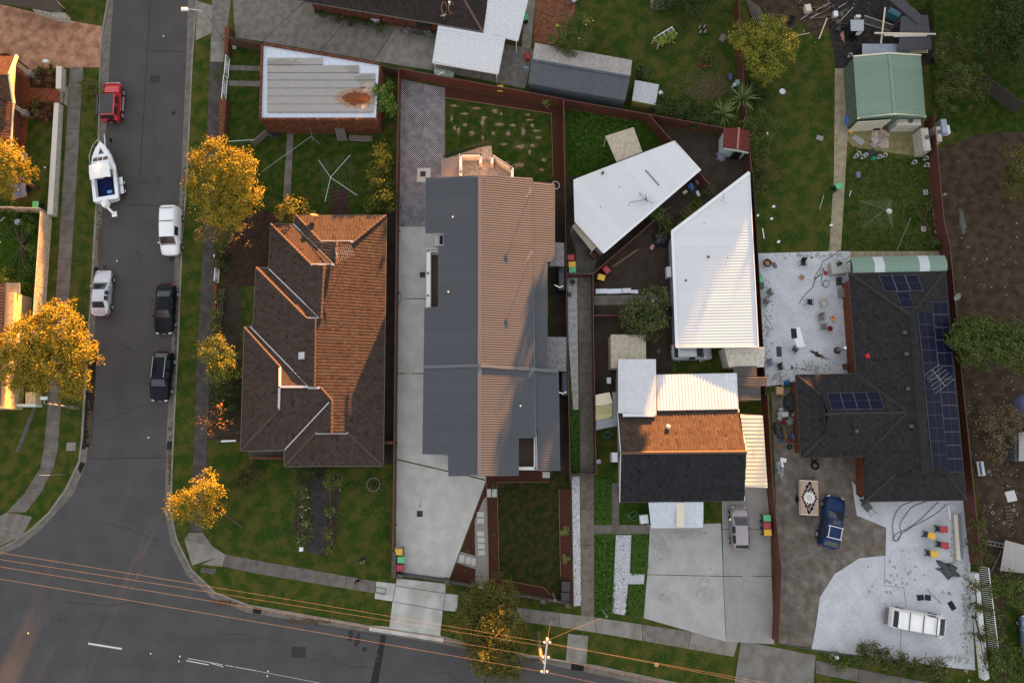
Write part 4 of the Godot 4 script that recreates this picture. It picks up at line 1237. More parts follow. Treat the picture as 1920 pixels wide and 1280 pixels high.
func house_dark_tile() -> void:
	var o := thing("dark_house","dark charcoal tiled house with solar panels beside the right hand fence","house")
	var m := mt("tile charcoal",0.036,0.036,0.038,0.7,"cloud",0.7,"grain",0.9)
	var cap := mt("cap charcoal",0.040,0.039,0.039,0.75,"grain",0.9)
	var h := 2.8
	var deg := 23.0
	var jobs := {
		"n": [[1593,512,1773,509],[1593,512,1773,509,1706,591]],
		"w": [[1593,512,1622,940],[1593,512,1706,591,1731,886,1679,889,1622,940,1621,856,1703,773,1607,701]],
		"e": [[1773,509,1812,937],[1773,509,1812,937,1775,888,1731,886,1706,591]],
		"s": [[1622,940,1812,937],[1622,940,1812,937,1775,888,1679,889]],
		"wn": [[1493,703,1607,701],[1493,703,1607,701,1703,773,1549,775,1541,741]],
		"ww": [[1493,703,1503,858],[1493,703,1541,741,1547,816,1503,858]],
		"ws": [[1503,858,1621,856],[1503,858,1547,816,1549,776,1703,773,1621,856]],
	}
	var pl := {}
	for k in jobs:
		var e: Array = jobs[k][0]
		pl[k] = eave_plane(e[0],e[1],e[2],e[3],h,deg,jobs[k][1])
		tiles(o,jobs[k][1],pl[k],m,true)
	for q in [["n",1593,512,1706,591],["n",1773,509,1706,591],["w",1706,591,1731,886],["s",1622,940,1679,889],["s",1812,937,1775,888],["wn",1493,703,1541,741],["wn",1549,776,1700,773],["ws",1503,858,1547,816]]:
		caps(o,on_plane(q[1],q[2],pl[q[0]]),on_plane(q[3],q[4],pl[q[0]]),cap,0.13)
	for q in [["s",1679,889,1775,888],["ww",1541,741,1547,816],["wn",1607,701,1700,771],["ws",1621,856,1700,775]]:
		part(o,"flashing",mbar(on_plane(q[1],q[2],pl[q[0]]) + V(0,0.05,0),on_plane(q[3],q[4],pl[q[0]]) + V(0,0.05,0),0.16,0.05),cap)
	var b := MB.new()
	b.tri(on_plane(1541,741,pl["ww"]),on_plane(1547,816,pl["ww"]),on_plane(1550,775,pl["ws"]))
	part(o,"gablet",b.mesh(),cap)
	b = MB.new()
	b.tri(on_plane(1679,889,pl["s"]),on_plane(1775,888,pl["s"]),on_plane(1731,886,pl["w"]))
	part(o,"gablet",b.mesh(),cap)
	var outline := gs([1593,512,1773,509,1812,937,1622,940,1621,856,1503,858,1493,703,1606,701],h)
	walls(o,outline,0.45,h - 0.05,mt("brick red",0.20,0.085,0.055,0.9,"brick",0.52),"brick_wall")
	gutters(o,outline,paint("gutter black",0.02,0.02,0.022,0.5),true)
	for q in [["w",1694,624],["w",1697,664],["w",1700,729],["w",1706,799],["ws",1604,808]]:
		whirly(o,on_plane(q[1],q[2],pl[q[0]]),paint("vent dark",0.05,0.05,0.052,0.5,0.3))
	solar("three solar panels in a row on the top hip of the dark roof",pl["n"],[1648,518,1722,516,1729,546,1657,548],3,1)
	solar("single solar panel hanging below the row of three",pl["n"],[1681,548,1705,547,1712,577,1688,578],1,1)
	solar("four solar panels on the wing of the dark roof",pl["wn"],[1550,738,1649,735,1657,768,1558,769],4,1)
	solar("long inner column of solar panels on the east slope",pl["e"],[1719,585,1747,585,1776,877,1747,877],1,12,true)
	solar("long outer column of solar panels on the east slope",pl["e"],[1746,566,1774,566,1804,885,1776,885],1,13,true)
	antenna("large television antenna standing over the long solar columns",on_plane(1738,712,pl["e"]),1.9,V(-0.7,0,-1),1.8,6,2.4)
	var ty := thing("plush_toy","bright red soft toy lying on the dark roof tiles","toy",on_plane(1626,667,pl["w"]) + V(0,0.06,0),0.5)
	var red := paint("toy red",0.62,0.03,0.03,0.8)
	part(ty,"body",mlathe([Vector2(0,0.16),Vector2(0.1,0.13),Vector2(0.13,0.06),Vector2(0,0)],10),red)
	for q in [[-0.2,0.12],[0.2,0.1],[-0.14,-0.2],[0.17,-0.18]]:
		part(ty,"limb",mtube([V(0,0.06,0),V(q[0],0.05,q[1])],0.06,0.05,7),red)
	part(ty,"head",mlathe([Vector2(0,0.16),Vector2(0.08,0.12),Vector2(0.08,0.05),Vector2(0,0.01)],10,V(0.02,0,0.2)),red)
	var aw := thing("metal_awning","curved green metal awning with two white panels behind the dark house","awning")
	var gm := mt("awning green",0.16,0.24,0.19,0.6,"soft",0.6)
	var wm := paint("awning white",0.40,0.44,0.44,0.6)
	var xs := [0.0,0.235,0.34,0.71,0.815,1.0]
	for i in 5:
		var bb := MB.new()
		var n := 8
		for k in n:
			var r := []
			for f in [[xs[i],k],[xs[i + 1],k],[xs[i + 1],k + 1],[xs[i],k + 1]]:
				var t: float = float(f[1]) / n
				var p := g(lerpf(1595,1773,f[0]),lerpf(482,478,f[0]),2.3).lerp(g(lerpf(1598,1775,f[0]),lerpf(512,508,f[0]),2.7),t)
				p.y = 2.2 + 0.65 * sin(t * PI * 0.62)
				r.append(p)
			bb.quad(r[0],r[1],r[2],r[3])
		part(aw,"curved_sheet",bb.mesh(),wm if i == 1 or i == 3 else gm)
	for f in [0.02,0.5,0.98]:
		var p := g(lerpf(1596,1773,f),lerpf(484,480,f),2.2)
		part(aw,"post",mbox(V(p.x,1.15,p.z + 0.1),V(0.08,2.1,0.08)),mats["charcoal"])

func house_fibro() -> void:
	var o := thing("fibro_house","gabled house with orange lit tiles above and dark tiles below the ridge","house")
	var m := mt("tile tan",0.085,0.060,0.047,0.75,"cloud",0.6,"grain",0.9)
	var ms := mt("tile south",0.030,0.031,0.036,0.75,"cloud",0.6,"grain",0.9)  # south slope coloured darker and bluer than the north slope
	var h := 3.1
	var n := [1158,773,1385,767,1400,847,1164,849]
	var s := [1164,849,1400,847,1396,938,1162,941]
	var pn := eave_plane(1158,773,1385,767,h,25.0,n)
	var ra := on_plane(1164,849,pn)
	var rb := on_plane(1400,847,pn)
	var ps := slope_plane(ra,rb,ra + V(0,0,-10),25.0)
	var np := tiles(o,n,pn,m)
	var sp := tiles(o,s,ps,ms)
	caps(o,ra,rb,mt("cap tan",0.13,0.085,0.06,0.8,"grain",0.8),0.14)
	walls(o,[V(np[0].x,0,np[0].z),V(np[1].x + 0.6,0,np[1].z),V(sp[2].x,0,sp[2].z),V(sp[3].x,0,sp[3].z)],0.35,2.55,mt("fibro white",0.50,0.52,0.52,0.8,"stain",0.6),"wall")
	for q in [[np[0],np[3]],[np[1],np[2]],[sp[0],sp[3]],[sp[1],sp[2]]]:
		part(o,"barge_board",mbar(q[0] - V(0,0.06,0),q[1] - V(0,0.06,0),0.06,0.18),paint("barge white",0.45,0.46,0.46,0.6))
	for q in [[np[0],ra,sp[3],0.4],[np[1],rb,sp[2],-0.4]]:
		var gb := MB.new()
		var sh := V(q[3],-0.05,0)
		gb.tri(q[0] + sh,q[1] + sh,q[2] + sh)
		gb.quad(q[0] + sh,q[2] + sh,V(q[2].x + q[3],2.5,q[2].z),V(q[0].x + q[3],2.5,q[0].z))
		part(o,"gable_wall",gb.mesh(),mats["barge white"])
	gutters(o,[sp[3],sp[2]],mats["gutter black"])
	whirly(o,on_plane(1252,800,pn),paint("vent pale",0.45,0.43,0.40,0.5,0.2))
	var wr := mt("sheet white",0.52,0.54,0.56,0.5,"soft",0.3)
	var p1 := sheet(o,[1160,674,3.3,1229,674,3.3,1230,778,3.6,1160,773,3.6],wr,0.12,wave,V(0,-0.1,-1))
	fascia(o,p1,mats["barge white"],0.1,0.14)
	var p2 := sheet(o,[1231,703,3.0,1381,700,3.0,1384,766,3.35,1234,769,3.35],wr,0.3,deep,V(0,-0.1,-1))
	fascia(o,p2,mats["barge white"],0.1,0.14)
	for p in [p1,p2]: walls(o,p,0.2,p[0].y - 0.1,mt("fibro cream",0.40,0.39,0.35,0.8,"stain",0.5),"rear_wall")
	part(o,"box_gutter",mprism(gs([1168,775,1227,777,1227,781,1168,781],3.75),3.6,3.75),wr)
	var ap := sheet(o,[1216,941,2.7,1319,941,2.7,1319,989,2.4,1221,990,2.4],mt("awning pale",0.44,0.49,0.52,0.5,"soft",0.4),0.6,rib,V(0,-0.1,1),"awning_sheet")
	posts(o,[ap[2] + V(-0.1,0,-0.1),ap[3] + V(0.1,0,-0.1)],mats["barge white"])
	part(o,"awning_panel",mprism(gs([1268,942,1283,942,1283,988,1268,988],2.62),2.60,2.74),paint("awning cream",0.52,0.46,0.37,0.5))
	part(o,"meter_box",mbox(g(1151,857,1.2),V(0.5,1.6,0.9)),paint("appliance white",0.6,0.62,0.64,0.4))
	var beige := mt("sheet beige",0.47,0.42,0.31,0.55,"stain",0.3,"grain",0.8)
	var sh := thing("garden_shed","beige ribbed metal shed above the white rear roof","shed")
	var q1 := sheet(sh,[1144,627,2.2,1211,627,2.2,1212,690,2.5,1146,690,2.5],beige,0.22,rib,V(0,-0.1,-1))
	walls(sh,q1,0.08,2.15,paint("shed wall beige",0.36,0.33,0.26,0.6),"wall")
	var lt := thing("lean_to","patchwork lean-to roof of cream, olive and grey sheets","lean-to")
	for q in [[[1117,740,2.4,1143,735,2.5,1149,757,2.5,1117,761,2.4],0.52,0.46,0.34],[[1117,761,2.35,1148,757,2.45,1148,772,2.45,1117,776,2.35],0.30,0.28,0.15],[[1117,774,2.3,1148,770,2.4,1148,782,2.4,1117,788,2.3],0.36,0.33,0.17],[[1118,787,2.25,1157,781,2.35,1157,798,2.35,1118,806,2.25],0.20,0.22,0.23],[[1148,735,2.3,1157,735,2.35,1158,785,2.35,1149,785,2.3],0.19,0.19,0.18]]:
		sheet(lt,q[0],paint("leanto %s" % q[1],q[1],q[2],q[3],0.6),0.25,rib,Vector3.LEFT)
	posts(lt,[g(1119,745,2.3),g(1119,800,2.2),g(1155,800,2.3),g(1155,740,2.3)],paint("post brown",0.1,0.07,0.05,0.8))
	var cp := thing("carport","cream ribbed carport roof right of the orange tiles","carport")
	var cq := sheet(cp,[1388,777,2.7,1430,779,2.5,1439,914,2.5,1397,912,2.7],mt("sheet cream",0.52,0.46,0.36,0.5),0.36,deep,Vector3.RIGHT)
	fascia(cp,cq,paint("carport trim",0.40,0.38,0.34,0.5),0.06,0.12)
	posts(cp,[cq[1] + V(-0.1,0,0.1),cq[2] + V(-0.1,0,-0.1)],mats["carport trim"])
	antenna("thin dark television aerial above the cream carport",g(1404,846,3.6),1.2,V(0.15,0,1),1.4,8,0.4)
	var lg := thing("lean_to","overlapping rusty grey corrugated lean-to roofs","lean-to")
	var gr := mt("sheet grey rust",0.10,0.092,0.09,0.6,"stain",0.7,"grain",0.8)
	sheet(lg,[1375,687,2.5,1419,686,2.3,1419,707,2.3,1375,707,2.5],gr,0.22,wave,Vector3.RIGHT)
	sheet(lg,[1380,706,2.6,1438,706,2.4,1438,724,2.4,1380,725,2.6],gr,0.22,wave,Vector3.RIGHT)
	sheet(lg,[1383,724,2.5,1426,723,2.3,1427,751,2.3,1384,752,2.5],gr,0.22,wave,Vector3.RIGHT)
	posts(lg,[g(1418,690,2.3),g(1436,722,2.4),g(1425,748,2.3)],mats["post brown"])

func white_buildings() -> void:
	var wm := mt("roof white",0.50,0.51,0.52,0.55)
	var wt := paint("gutter white",0.58,0.59,0.60,0.6)
	var a := thing("granny_flat","five sided white metal roof of the smaller granny flat","granny flat")
	var pl := slope_plane(g(1131,474,2.8),g(1314,318,2.8),g(1150,330,2.8),4.0)
	var ap := on_planes([1076,337,1265,264,1314,318,1131,474,1078,415],pl)
	part(a,"roof_sheeting",MB.new().clad(ap,0.25,rib,0,0,V0,0.06).mesh(),tint_on(wm))
	fascia(a,ap,wt,0.06,0.16)
	part(a,"gutter",mbar(g(1131,473,2.78),g(1313,317,2.78),0.26,0.14),wt)
	walls(a,ap,0.3,2.65,mt("fibro grey",0.30,0.30,0.29,0.8,"stain",0.6),"wall")
	part(a,"roof_strut",mbar(on_plane(1210,319,pl) + V(0,0.08,0),on_plane(1236,348,pl) + V(0,0.08,0),0.06,0.05),mats["seam tar"])
	part(a,"aerial_bracket",mbox(on_plane(1130,325,pl) + V(0,0.15,0),V(0.2,0.3,0.2)),mats["charcoal"])
	for q in [[1161,350],[1180,384],[1126,388]]: vent_pipe(a,on_plane(q[0],q[1],pl),mats["charcoal"],0.03,0.1)
	var dp := on_plane(1208,378,pl)
	dish("dark satellite dish on a tripod on the granny flat roof",dp,V(1,0.25,-0.2),0.95,paint("dish grey",0.10,0.10,0.105,0.6))
	for q in [[-1.5,0.1],[-0.5,-1.0],[0.9,0.15]]: part(a,"dish_stay",mbar(dp + V(0,0.5,0),dp + V(q[0],0.03,q[1]),0.035,0.035),mats["dish grey"])
	var bt = mats["sheet beige"]
	var pt := thing("patio_roof","beige ribbed patio roof leaning on the granny flat","patio roof")
	var pq := sheet(pt,[1135,255,2.5,1178,241,2.5,1188,239,2.4,1206,284,2.6,1156,304,2.6],bt,0.3,rib,V(-0.35,-0.1,-1))
	posts(pt,[pq[0] + V(0.1,0,0.1),pq[2] + V(-0.1,0,0.1)],paint("post cream",0.5,0.45,0.35,0.6))
	var dw := thing("door_awning","narrow beige awning over the granny flat door","awning")
	var dq := sheet(dw,[1073,424,2.3,1080,418,2.5,1118,462,2.5,1110,470,2.3],bt,0.2,rib,V(-1,-0.2,1))
	fascia(dw,dq,mats["post cream"],0.04,0.08)
	posts(dw,[dq[0] + V(0.06,0,0),dq[3] + V(0.0,0,-0.08)],mats["post cream"],0.06)
	var b := thing("white_building","long white ribbed metal roof with a pointed top end","building")
	var pb := slope_plane(g(1260,434,3.0),g(1268,651,3.0),g(1400,500,3.0),4.5)
	var bp := on_planes([1258,434,1405,322,1422,651,1267,652],pb)
	part(b,"roof_sheeting",MB.new().clad(bp,0.28,wave,0,0,V0,0.06).mesh(),tint_on(wm))
	part(b,"gutter",mbar(on_plane(1261,434,pb),on_plane(1269,651,pb),0.26,0.14),wt)
	part(b,"gutter",mbar(on_plane(1260,435,pb) + V(0,0.05,0),on_plane(1405,324,pb) + V(0,0.05,0),0.32,0.14),wt)
	part(b,"barge_capping",mbar(on_plane(1405,323,pb),on_plane(1422,651,pb),0.08,0.18),wt)
	part(b,"barge_capping",mbar(on_plane(1267,651,pb),on_plane(1422,650,pb),0.12,0.18),wt)
	walls(b,bp,0.35,2.85,mt("fibro blue",0.24,0.27,0.31,0.8,"stain",0.6),"wall")
	for q in [[1328,482,0.09],[1286,526,0.07],[1364,483,0.03],[1320,419,0.03]]: vent_pipe(b,on_plane(q[0],q[1],pb),mats["charcoal"],q[2],0.12)
	antenna("dark television aerial near the pointed end of the white roof",on_plane(1352,377,pb),1.0,V(0.15,0,1),1.2,5,0.3)
	part(b,"air_conditioner",mcham(V(0,0.4,0),V(0.45,0.8,1.05),0.04),paint("appliance white",0.6,0.62,0.64,0.4),TF(g(1252,513,0.5)))
	var sr := thing("store_shed","small cream sheet roof beside the lower end of the white roof","shed")
	var sq := sheet(sr,[1358,650,2.5,1434,650,2.5,1433,688,2.3,1367,688,2.3],mt("sheet off white",0.46,0.44,0.38,0.6,"stain",0.4),0.6,rib,Vector3.RIGHT)
	walls(sr,sq,0.08,2.25,paint("shed wall pale",0.4,0.4,0.36,0.6),"wall")
	var r := thing("garden_shed","small pale green shed with rusty red gable roof","shed")
	var rm := mt("sheet red",0.15,0.035,0.028,0.6,"cloud",0.8,"stain",0.6)
	sheet(r,[1357,240,2.2,1386,240,2.6,1383,280,2.6,1355,277,2.2],rm,0.2,wave,Vector3.LEFT)
	sheet(r,[1386,240,2.6,1406,246,2.2,1404,286,2.2,1383,280,2.6],rm,0.2,wave,Vector3.RIGHT)
	part(r,"ridge_capping",mbar(g(1386,239,2.66),g(1383,280,2.66),0.2,0.04),paint("red pale",0.25,0.12,0.10,0.6))
	var rp := gs([1357,243,1405,247,1403,284,1356,277],2.2)
	var pg := paint("shed pale green",0.34,0.42,0.40,0.6)
	walls(r,rp,0.1,2.15,pg,"wall")
	part(r,"door",mbox(g(1380,292,1.1),V(0.9,1.7,0.05)),mats["pit"])
	part(r,"gable",mbar(g(1357,279,2.3),g(1383,283,2.55),0.05,0.25),pg)
	part(r,"gable",mbar(g(1383,283,2.55),g(1403,287,2.3),0.05,0.25),pg)

func top_buildings() -> void:
	var o := thing("brick_garage","flat roofed brick garage with rust stained grey roof sheets","garage")
	var brick := mt("brick garage",0.22,0.105,0.068,0.9,"brick",0.52,"cloud",0.4)
	var hp := 3.2
	var op := gs([489,79,712,117,706,224,485,224],hp)
	var ip := inset(op,0.22)
	part(o,"brick_wall",mprism(op,LAND,hp - 0.25),brick)
	for i in 4:
		var a: Vector3 = op[i]
		var z: Vector3 = op[(i + 1) % 4]
		var ins := (middle(op) - (a + z) * 0.5)
		var side := V(-(z - a).z,0,(z - a).x).normalized()
		if side.dot(ins) < 0: side = -side
		if i == 1: continue
		part(o,"parapet",mprism([a,z,z + side * 0.2,a + side * 0.2],hp - 0.25,hp),brick)
	var galv := mt("zinc pale",0.46,0.51,0.57,0.5,"soft",0.4)
	var wp := gs([492,82,710,119,704,222,488,222],hp - 0.1)
	part(o,"box_gutter",mflat([wp[0] + V(0,-0.12,0),wp[1] + V(0,-0.12,0),wp[2] + V(0,-0.12,0),wp[3] + V(0,-0.12,0)]),galv)
	var nz := FastNoiseLite.new()
	nz.seed = 5
	nz.frequency = 0.9
	var rows := [[107,600],[121,604],[136,672],[150,703],[165,703],[180,702],[195,702],[210,700]]
	var sheet_m := tinted("roof sheet weathered",0.75)
	for k in rows.size() - 1:
		var y0: float = rows[k][0]
		var y1: float = rows[k + 1][0]
		var xr: float = rows[k + 1][1]
		var b := MB.new()
		b.tint = true
		var nx := 90
		var nyy := 8
		for i in nx:
			for j in nyy:
				var px := lerpf(500,xr,(i + 0.5) / nx)
				var py := lerpf(y0,y1,(j + 0.5) / nyy)
				var c := Color(0.27,0.262,0.243)
				var f := nz.get_noise_2d(px * 0.05,py * 0.5) * 0.5 + 0.5
				c = c * (0.86 + 0.24 * f)
				var d1 := Vector2((px - 668) / 26.0,(py - 183) / 12.5).length() + (f - 0.5) * 0.7
				if d1 < 1.0: c = Color(0.15,0.045,0.018) * (0.8 + 0.4 * f)
				elif d1 < 1.5: c = c.lerp(Color(0.26,0.13,0.06),0.65 * (0.5 + f))
				var d2 := Vector2((px - 680) / 6.0,(py - 163) / 2.5).length()
				if d2 < 1.0: c = Color(0.2,0.07,0.03)
				var d3 := minf(Vector2((px - 530) / 34.0,(py - 116) / 8.0).length(),minf(Vector2((px - 664) / 20.0,(py - 128) / 8.0).length(),Vector2((px - 685) / 22.0,(py - 148) / 10.0).length()))
				d3 = minf(d3,Vector2((px - 690) / 22.0,(py - 170) / 5.0).length())
				if d3 + (f - 0.5) < 0.9: c = c.lerp(Color(0.17,0.15,0.13),0.55)
				b.col = c
				var p0 := g(lerpf(500,xr,float(i) / nx),lerpf(y0,y1,float(j) / nyy),hp)
				var p1 := g(lerpf(500,xr,(i + 1.0) / nx),lerpf(y0,y1,float(j) / nyy),hp)
				var p2 := g(lerpf(500,xr,(i + 1.0) / nx),lerpf(y0,y1,(j + 1.0) / nyy),hp)
				var p3 := g(lerpf(500,xr,float(i) / nx),lerpf(y0,y1,(j + 1.0) / nyy),hp)
				var u0 := Vector3.DOWN * (0.16 - 0.03 * (1 - absf(j - 3.5) / 4.0) - 0.006 * k)
				var u1 := Vector3.DOWN * (0.16 - 0.03 * (1 - absf(j + 1 - 3.5) / 4.0) - 0.006 * k)
				b.quad(p0 + u0,p1 + u0,p2 + u1,p3 + u1)
		part(o,"roof_sheet",b.mesh(),sheet_m)
		part(o,"lap_joint",mbar(g(500,y1,hp - 0.13),g(xr,y1,hp - 0.13),0.035,0.02),paint("lap dark",0.10,0.09,0.08,0.8))
	part(o,"door",mbox(g(540,238,1.15),V(0.9,2.0,0.06)),paint("door brown",0.03,0.02,0.018,0.6))
	var wn := part(o,"window",mbox(g(622,235,1.7),V(1.9,0.9,0.06)),paint("window grey",0.30,0.32,0.31,0.3))
	part(wn,"frame",mbox(g(622,235,1.7) + V(0,0,0.04),V(0.06,0.95,0.04)),mats["gutter white"])
	var e := thing("brick_house","dark tiled brick house at the top edge","house")
	var dm := mt("tile dark brown",0.045,0.037,0.034,0.75,"cloud",0.6,"grain",0.9)
	var eh := 2.8
	var sp := [567,2,905,59,925,-60,868,-70,640,-100]
	var pe := eave_plane(567,2,905,59,eh,22.0,[600,-60,900,-30])
	tiles(e,[567,2,904,58,866,-8,640,-50],pe,dm)
	var px2 := eave_plane(905,58,926,-60,eh,22.0,[800,0,820,-40])
	tiles(e,[905,58,930,-70,866,-8],px2,dm)
	caps(e,on_plane(904,58,pe),on_plane(866,-8,pe),mt("tile cap dark",0.10,0.07,0.055,0.8),0.13)
	gutters(e,[g(567,2,eh),g(905,59,eh),g(926,-60,eh)],mats["gutter dark"])
	walls(e,gs([567,2,905,59,940,-150,600,-210],eh),0.55,eh - 0.05,brick,"brick_wall")
	for q in [[693,25,1.0,0.9],[775,40,1.0,1.2],[795,46,1.6,0.9]]:
		part(e,"window",mbox(g(q[0],q[1],1.5),V(q[2],q[3],0.08),Basis(Vector3.UP,-0.17)),mats["window dark"])
	dish("round dish on the dark tiles of the top brick house",on_plane(833,36,pe),V(-0.3,0.5,-1),0.7,paint("dish pale",0.5,0.46,0.4,0.6))
	vent_pipe(e,on_plane(843,8,pe),paint("pipe white",0.7,0.7,0.68,0.5),0.09,0.4)
	var hoop := thing("aerial_hoops","two thin copper coloured hoops standing on the dark tiles","hoops",on_plane(840,20,pe))
	for k in 2: part(hoop,"hoop",mring(V(k * 0.7 - 0.35,0.5,0),V(1,0.3,0.3),0.55,0.02,18,5),paint("copper",0.4,0.2,0.08,0.5))
	var wv := mt("sheet zinc",0.52,0.54,0.56,0.45,"soft",0.5)
	for q in [[[822,48,2.7,947,70,2.7,934,138,2.5,811,117,2.5],"white corrugated carport over the cracked driveway"],[[918,-20,2.9,992,-10,2.9,971,76,2.7,906,61,2.7],"white corrugated roof beside the top brick house"]]:
		var c := thing("carport",q[1],"carport",V0,0,"white corrugated carports at the top")
		var cp := sheet(c,q[0],wv,0.34,deep,V(1,-0.1,0.17))
		fascia(c,cp,mats["gutter white"],0.08,0.14)
		posts(c,[cp[2] + V(-0.15,0,-0.15),cp[3] + V(0.15,0,-0.15),cp[1] + V(-0.15,0,0.15),cp[0] + V(0.15,0,0.15)],mats["gutter white"])
	var s := thing("long_shed","long blue-grey metal shed with beige upper roof slope","shed")
	var bg := mt("sheet blue grey",0.052,0.060,0.074,0.5,"cloud",0.5)
	sheet(s,[1003,80,2.4,1186,113,2.4,1182,144,2.9,997,112,2.9],mt("sheet stone",0.32,0.295,0.27,0.5,"cloud",0.5),0.22,rib,V(0.17,-0.3,-1))
	sheet(s,[997,112,2.9,1182,144,2.9,1174,187,2.4,990,155,2.4],bg,0.22,rib,V(-0.17,-0.3,1))
	part(s,"ridge_capping",mbar(g(997,112,2.95),g(1182,144,2.95),0.25,0.04),bg)
	walls(s,gs([1003,80,1186,113,1174,187,990,155],2.4),0.12,2.35,mt("shed wall blue",0.10,0.115,0.135,0.45,"cloud",0.5),"wall")
	var gp := gs([992,156,1173,188],2.4)
	gutters(s,gp,paint("gutter navy",0.03,0.034,0.045,0.4))
	part(s,"downpipe",mtube([g(1168,188,2.3),g(1166,189,0.2)],0.05,0.05,7),mats["pipe white"])
	var k2 := thing("garden_shed","small zinc roofed shed with olive front beside the blue-grey shed","shed")
	sheet(k2,[1191,150,2.0,1236,158,2.0,1229,197,1.85,1185,190,1.85],mt("sheet zinc dull",0.36,0.38,0.40,0.5,"stain",0.6),0.5,rib,V(1,-0.1,0.15))
	walls(k2,gs([1191,150,1236,158,1229,197,1185,190],1.9),0.06,1.82,paint("olive",0.15,0.125,0.04,0.6),"wall")
	var gshed := thing("green_shed","pale green ribbed metal shed with cream barge boards","shed")
	var gm := mt("sheet green",0.165,0.235,0.175,0.6,"soft",0.5)
	var eh2 := 2.5
	sheet(gshed,[1600,106,eh2,1668,100,3.1,1678,214,3.1,1608,222,eh2],gm,0.28,wave,V(-1,-0.3,0))
	sheet(gshed,[1668,100,3.1,1727,104,eh2,1736,219,eh2,1678,214,3.1],gm,0.28,wave,V(1,-0.3,0))
	part(gshed,"ridge_capping",mbar(g(1668,100,3.14),g(1678,214,3.14),0.3,0.03),gm)
	var gw := gs([1600,106,1727,104,1736,219,1608,222],eh2)
	part(gshed,"wall",mprism(inset(gw,0.08),LAND,eh2 - 0.03),mt("shed wall green",0.105,0.15,0.115,0.6,"cloud",0.5))
	var crm := paint("barge cream",0.58,0.53,0.40,0.6)
	for q in [[1600,106,eh2,1668,100,3.1],[1668,100,3.1,1727,104,eh2],[1608,222,eh2,1678,214,3.1],[1678,214,3.1,1736,219,eh2]]:
		part(gshed,"barge_board",mbar(g(q[0],q[1],q[2]),g(q[3],q[4],q[5]),0.12,0.2),crm)
	part(gshed,"gable",mbar(g(1612,222,eh2 + 0.12),g(1676,216,3.0),0.06,0.34),gm)
	part(gshed,"gable",mbar(g(1680,216,3.0),g(1733,219,eh2 + 0.12),0.06,0.34),gm)
	part(gshed,"roller_door",mprism(gs([1610,226,1672,222,1672,224,1610,228],eh2),LAND,eh2 - 0.2),mt("door cream",0.55,0.52,0.41,0.6,"cloud",0.8))
	for q in [1.75,1.2]:
		var c := g(1604,140,1.7)
		var wd := part(gshed,"window",mbox(V(c.x - 0.12,1.7,c.z + (0.0 if q > 1.5 else 1.1)),V(0.08,0.9,0.9)),mats["window dark"])
		part(wd,"frame",mbox(V(c.x - 0.14,2.17,c.z + (0.0 if q > 1.5 else 1.1)),V(0.1,0.06,1.0)),crm)

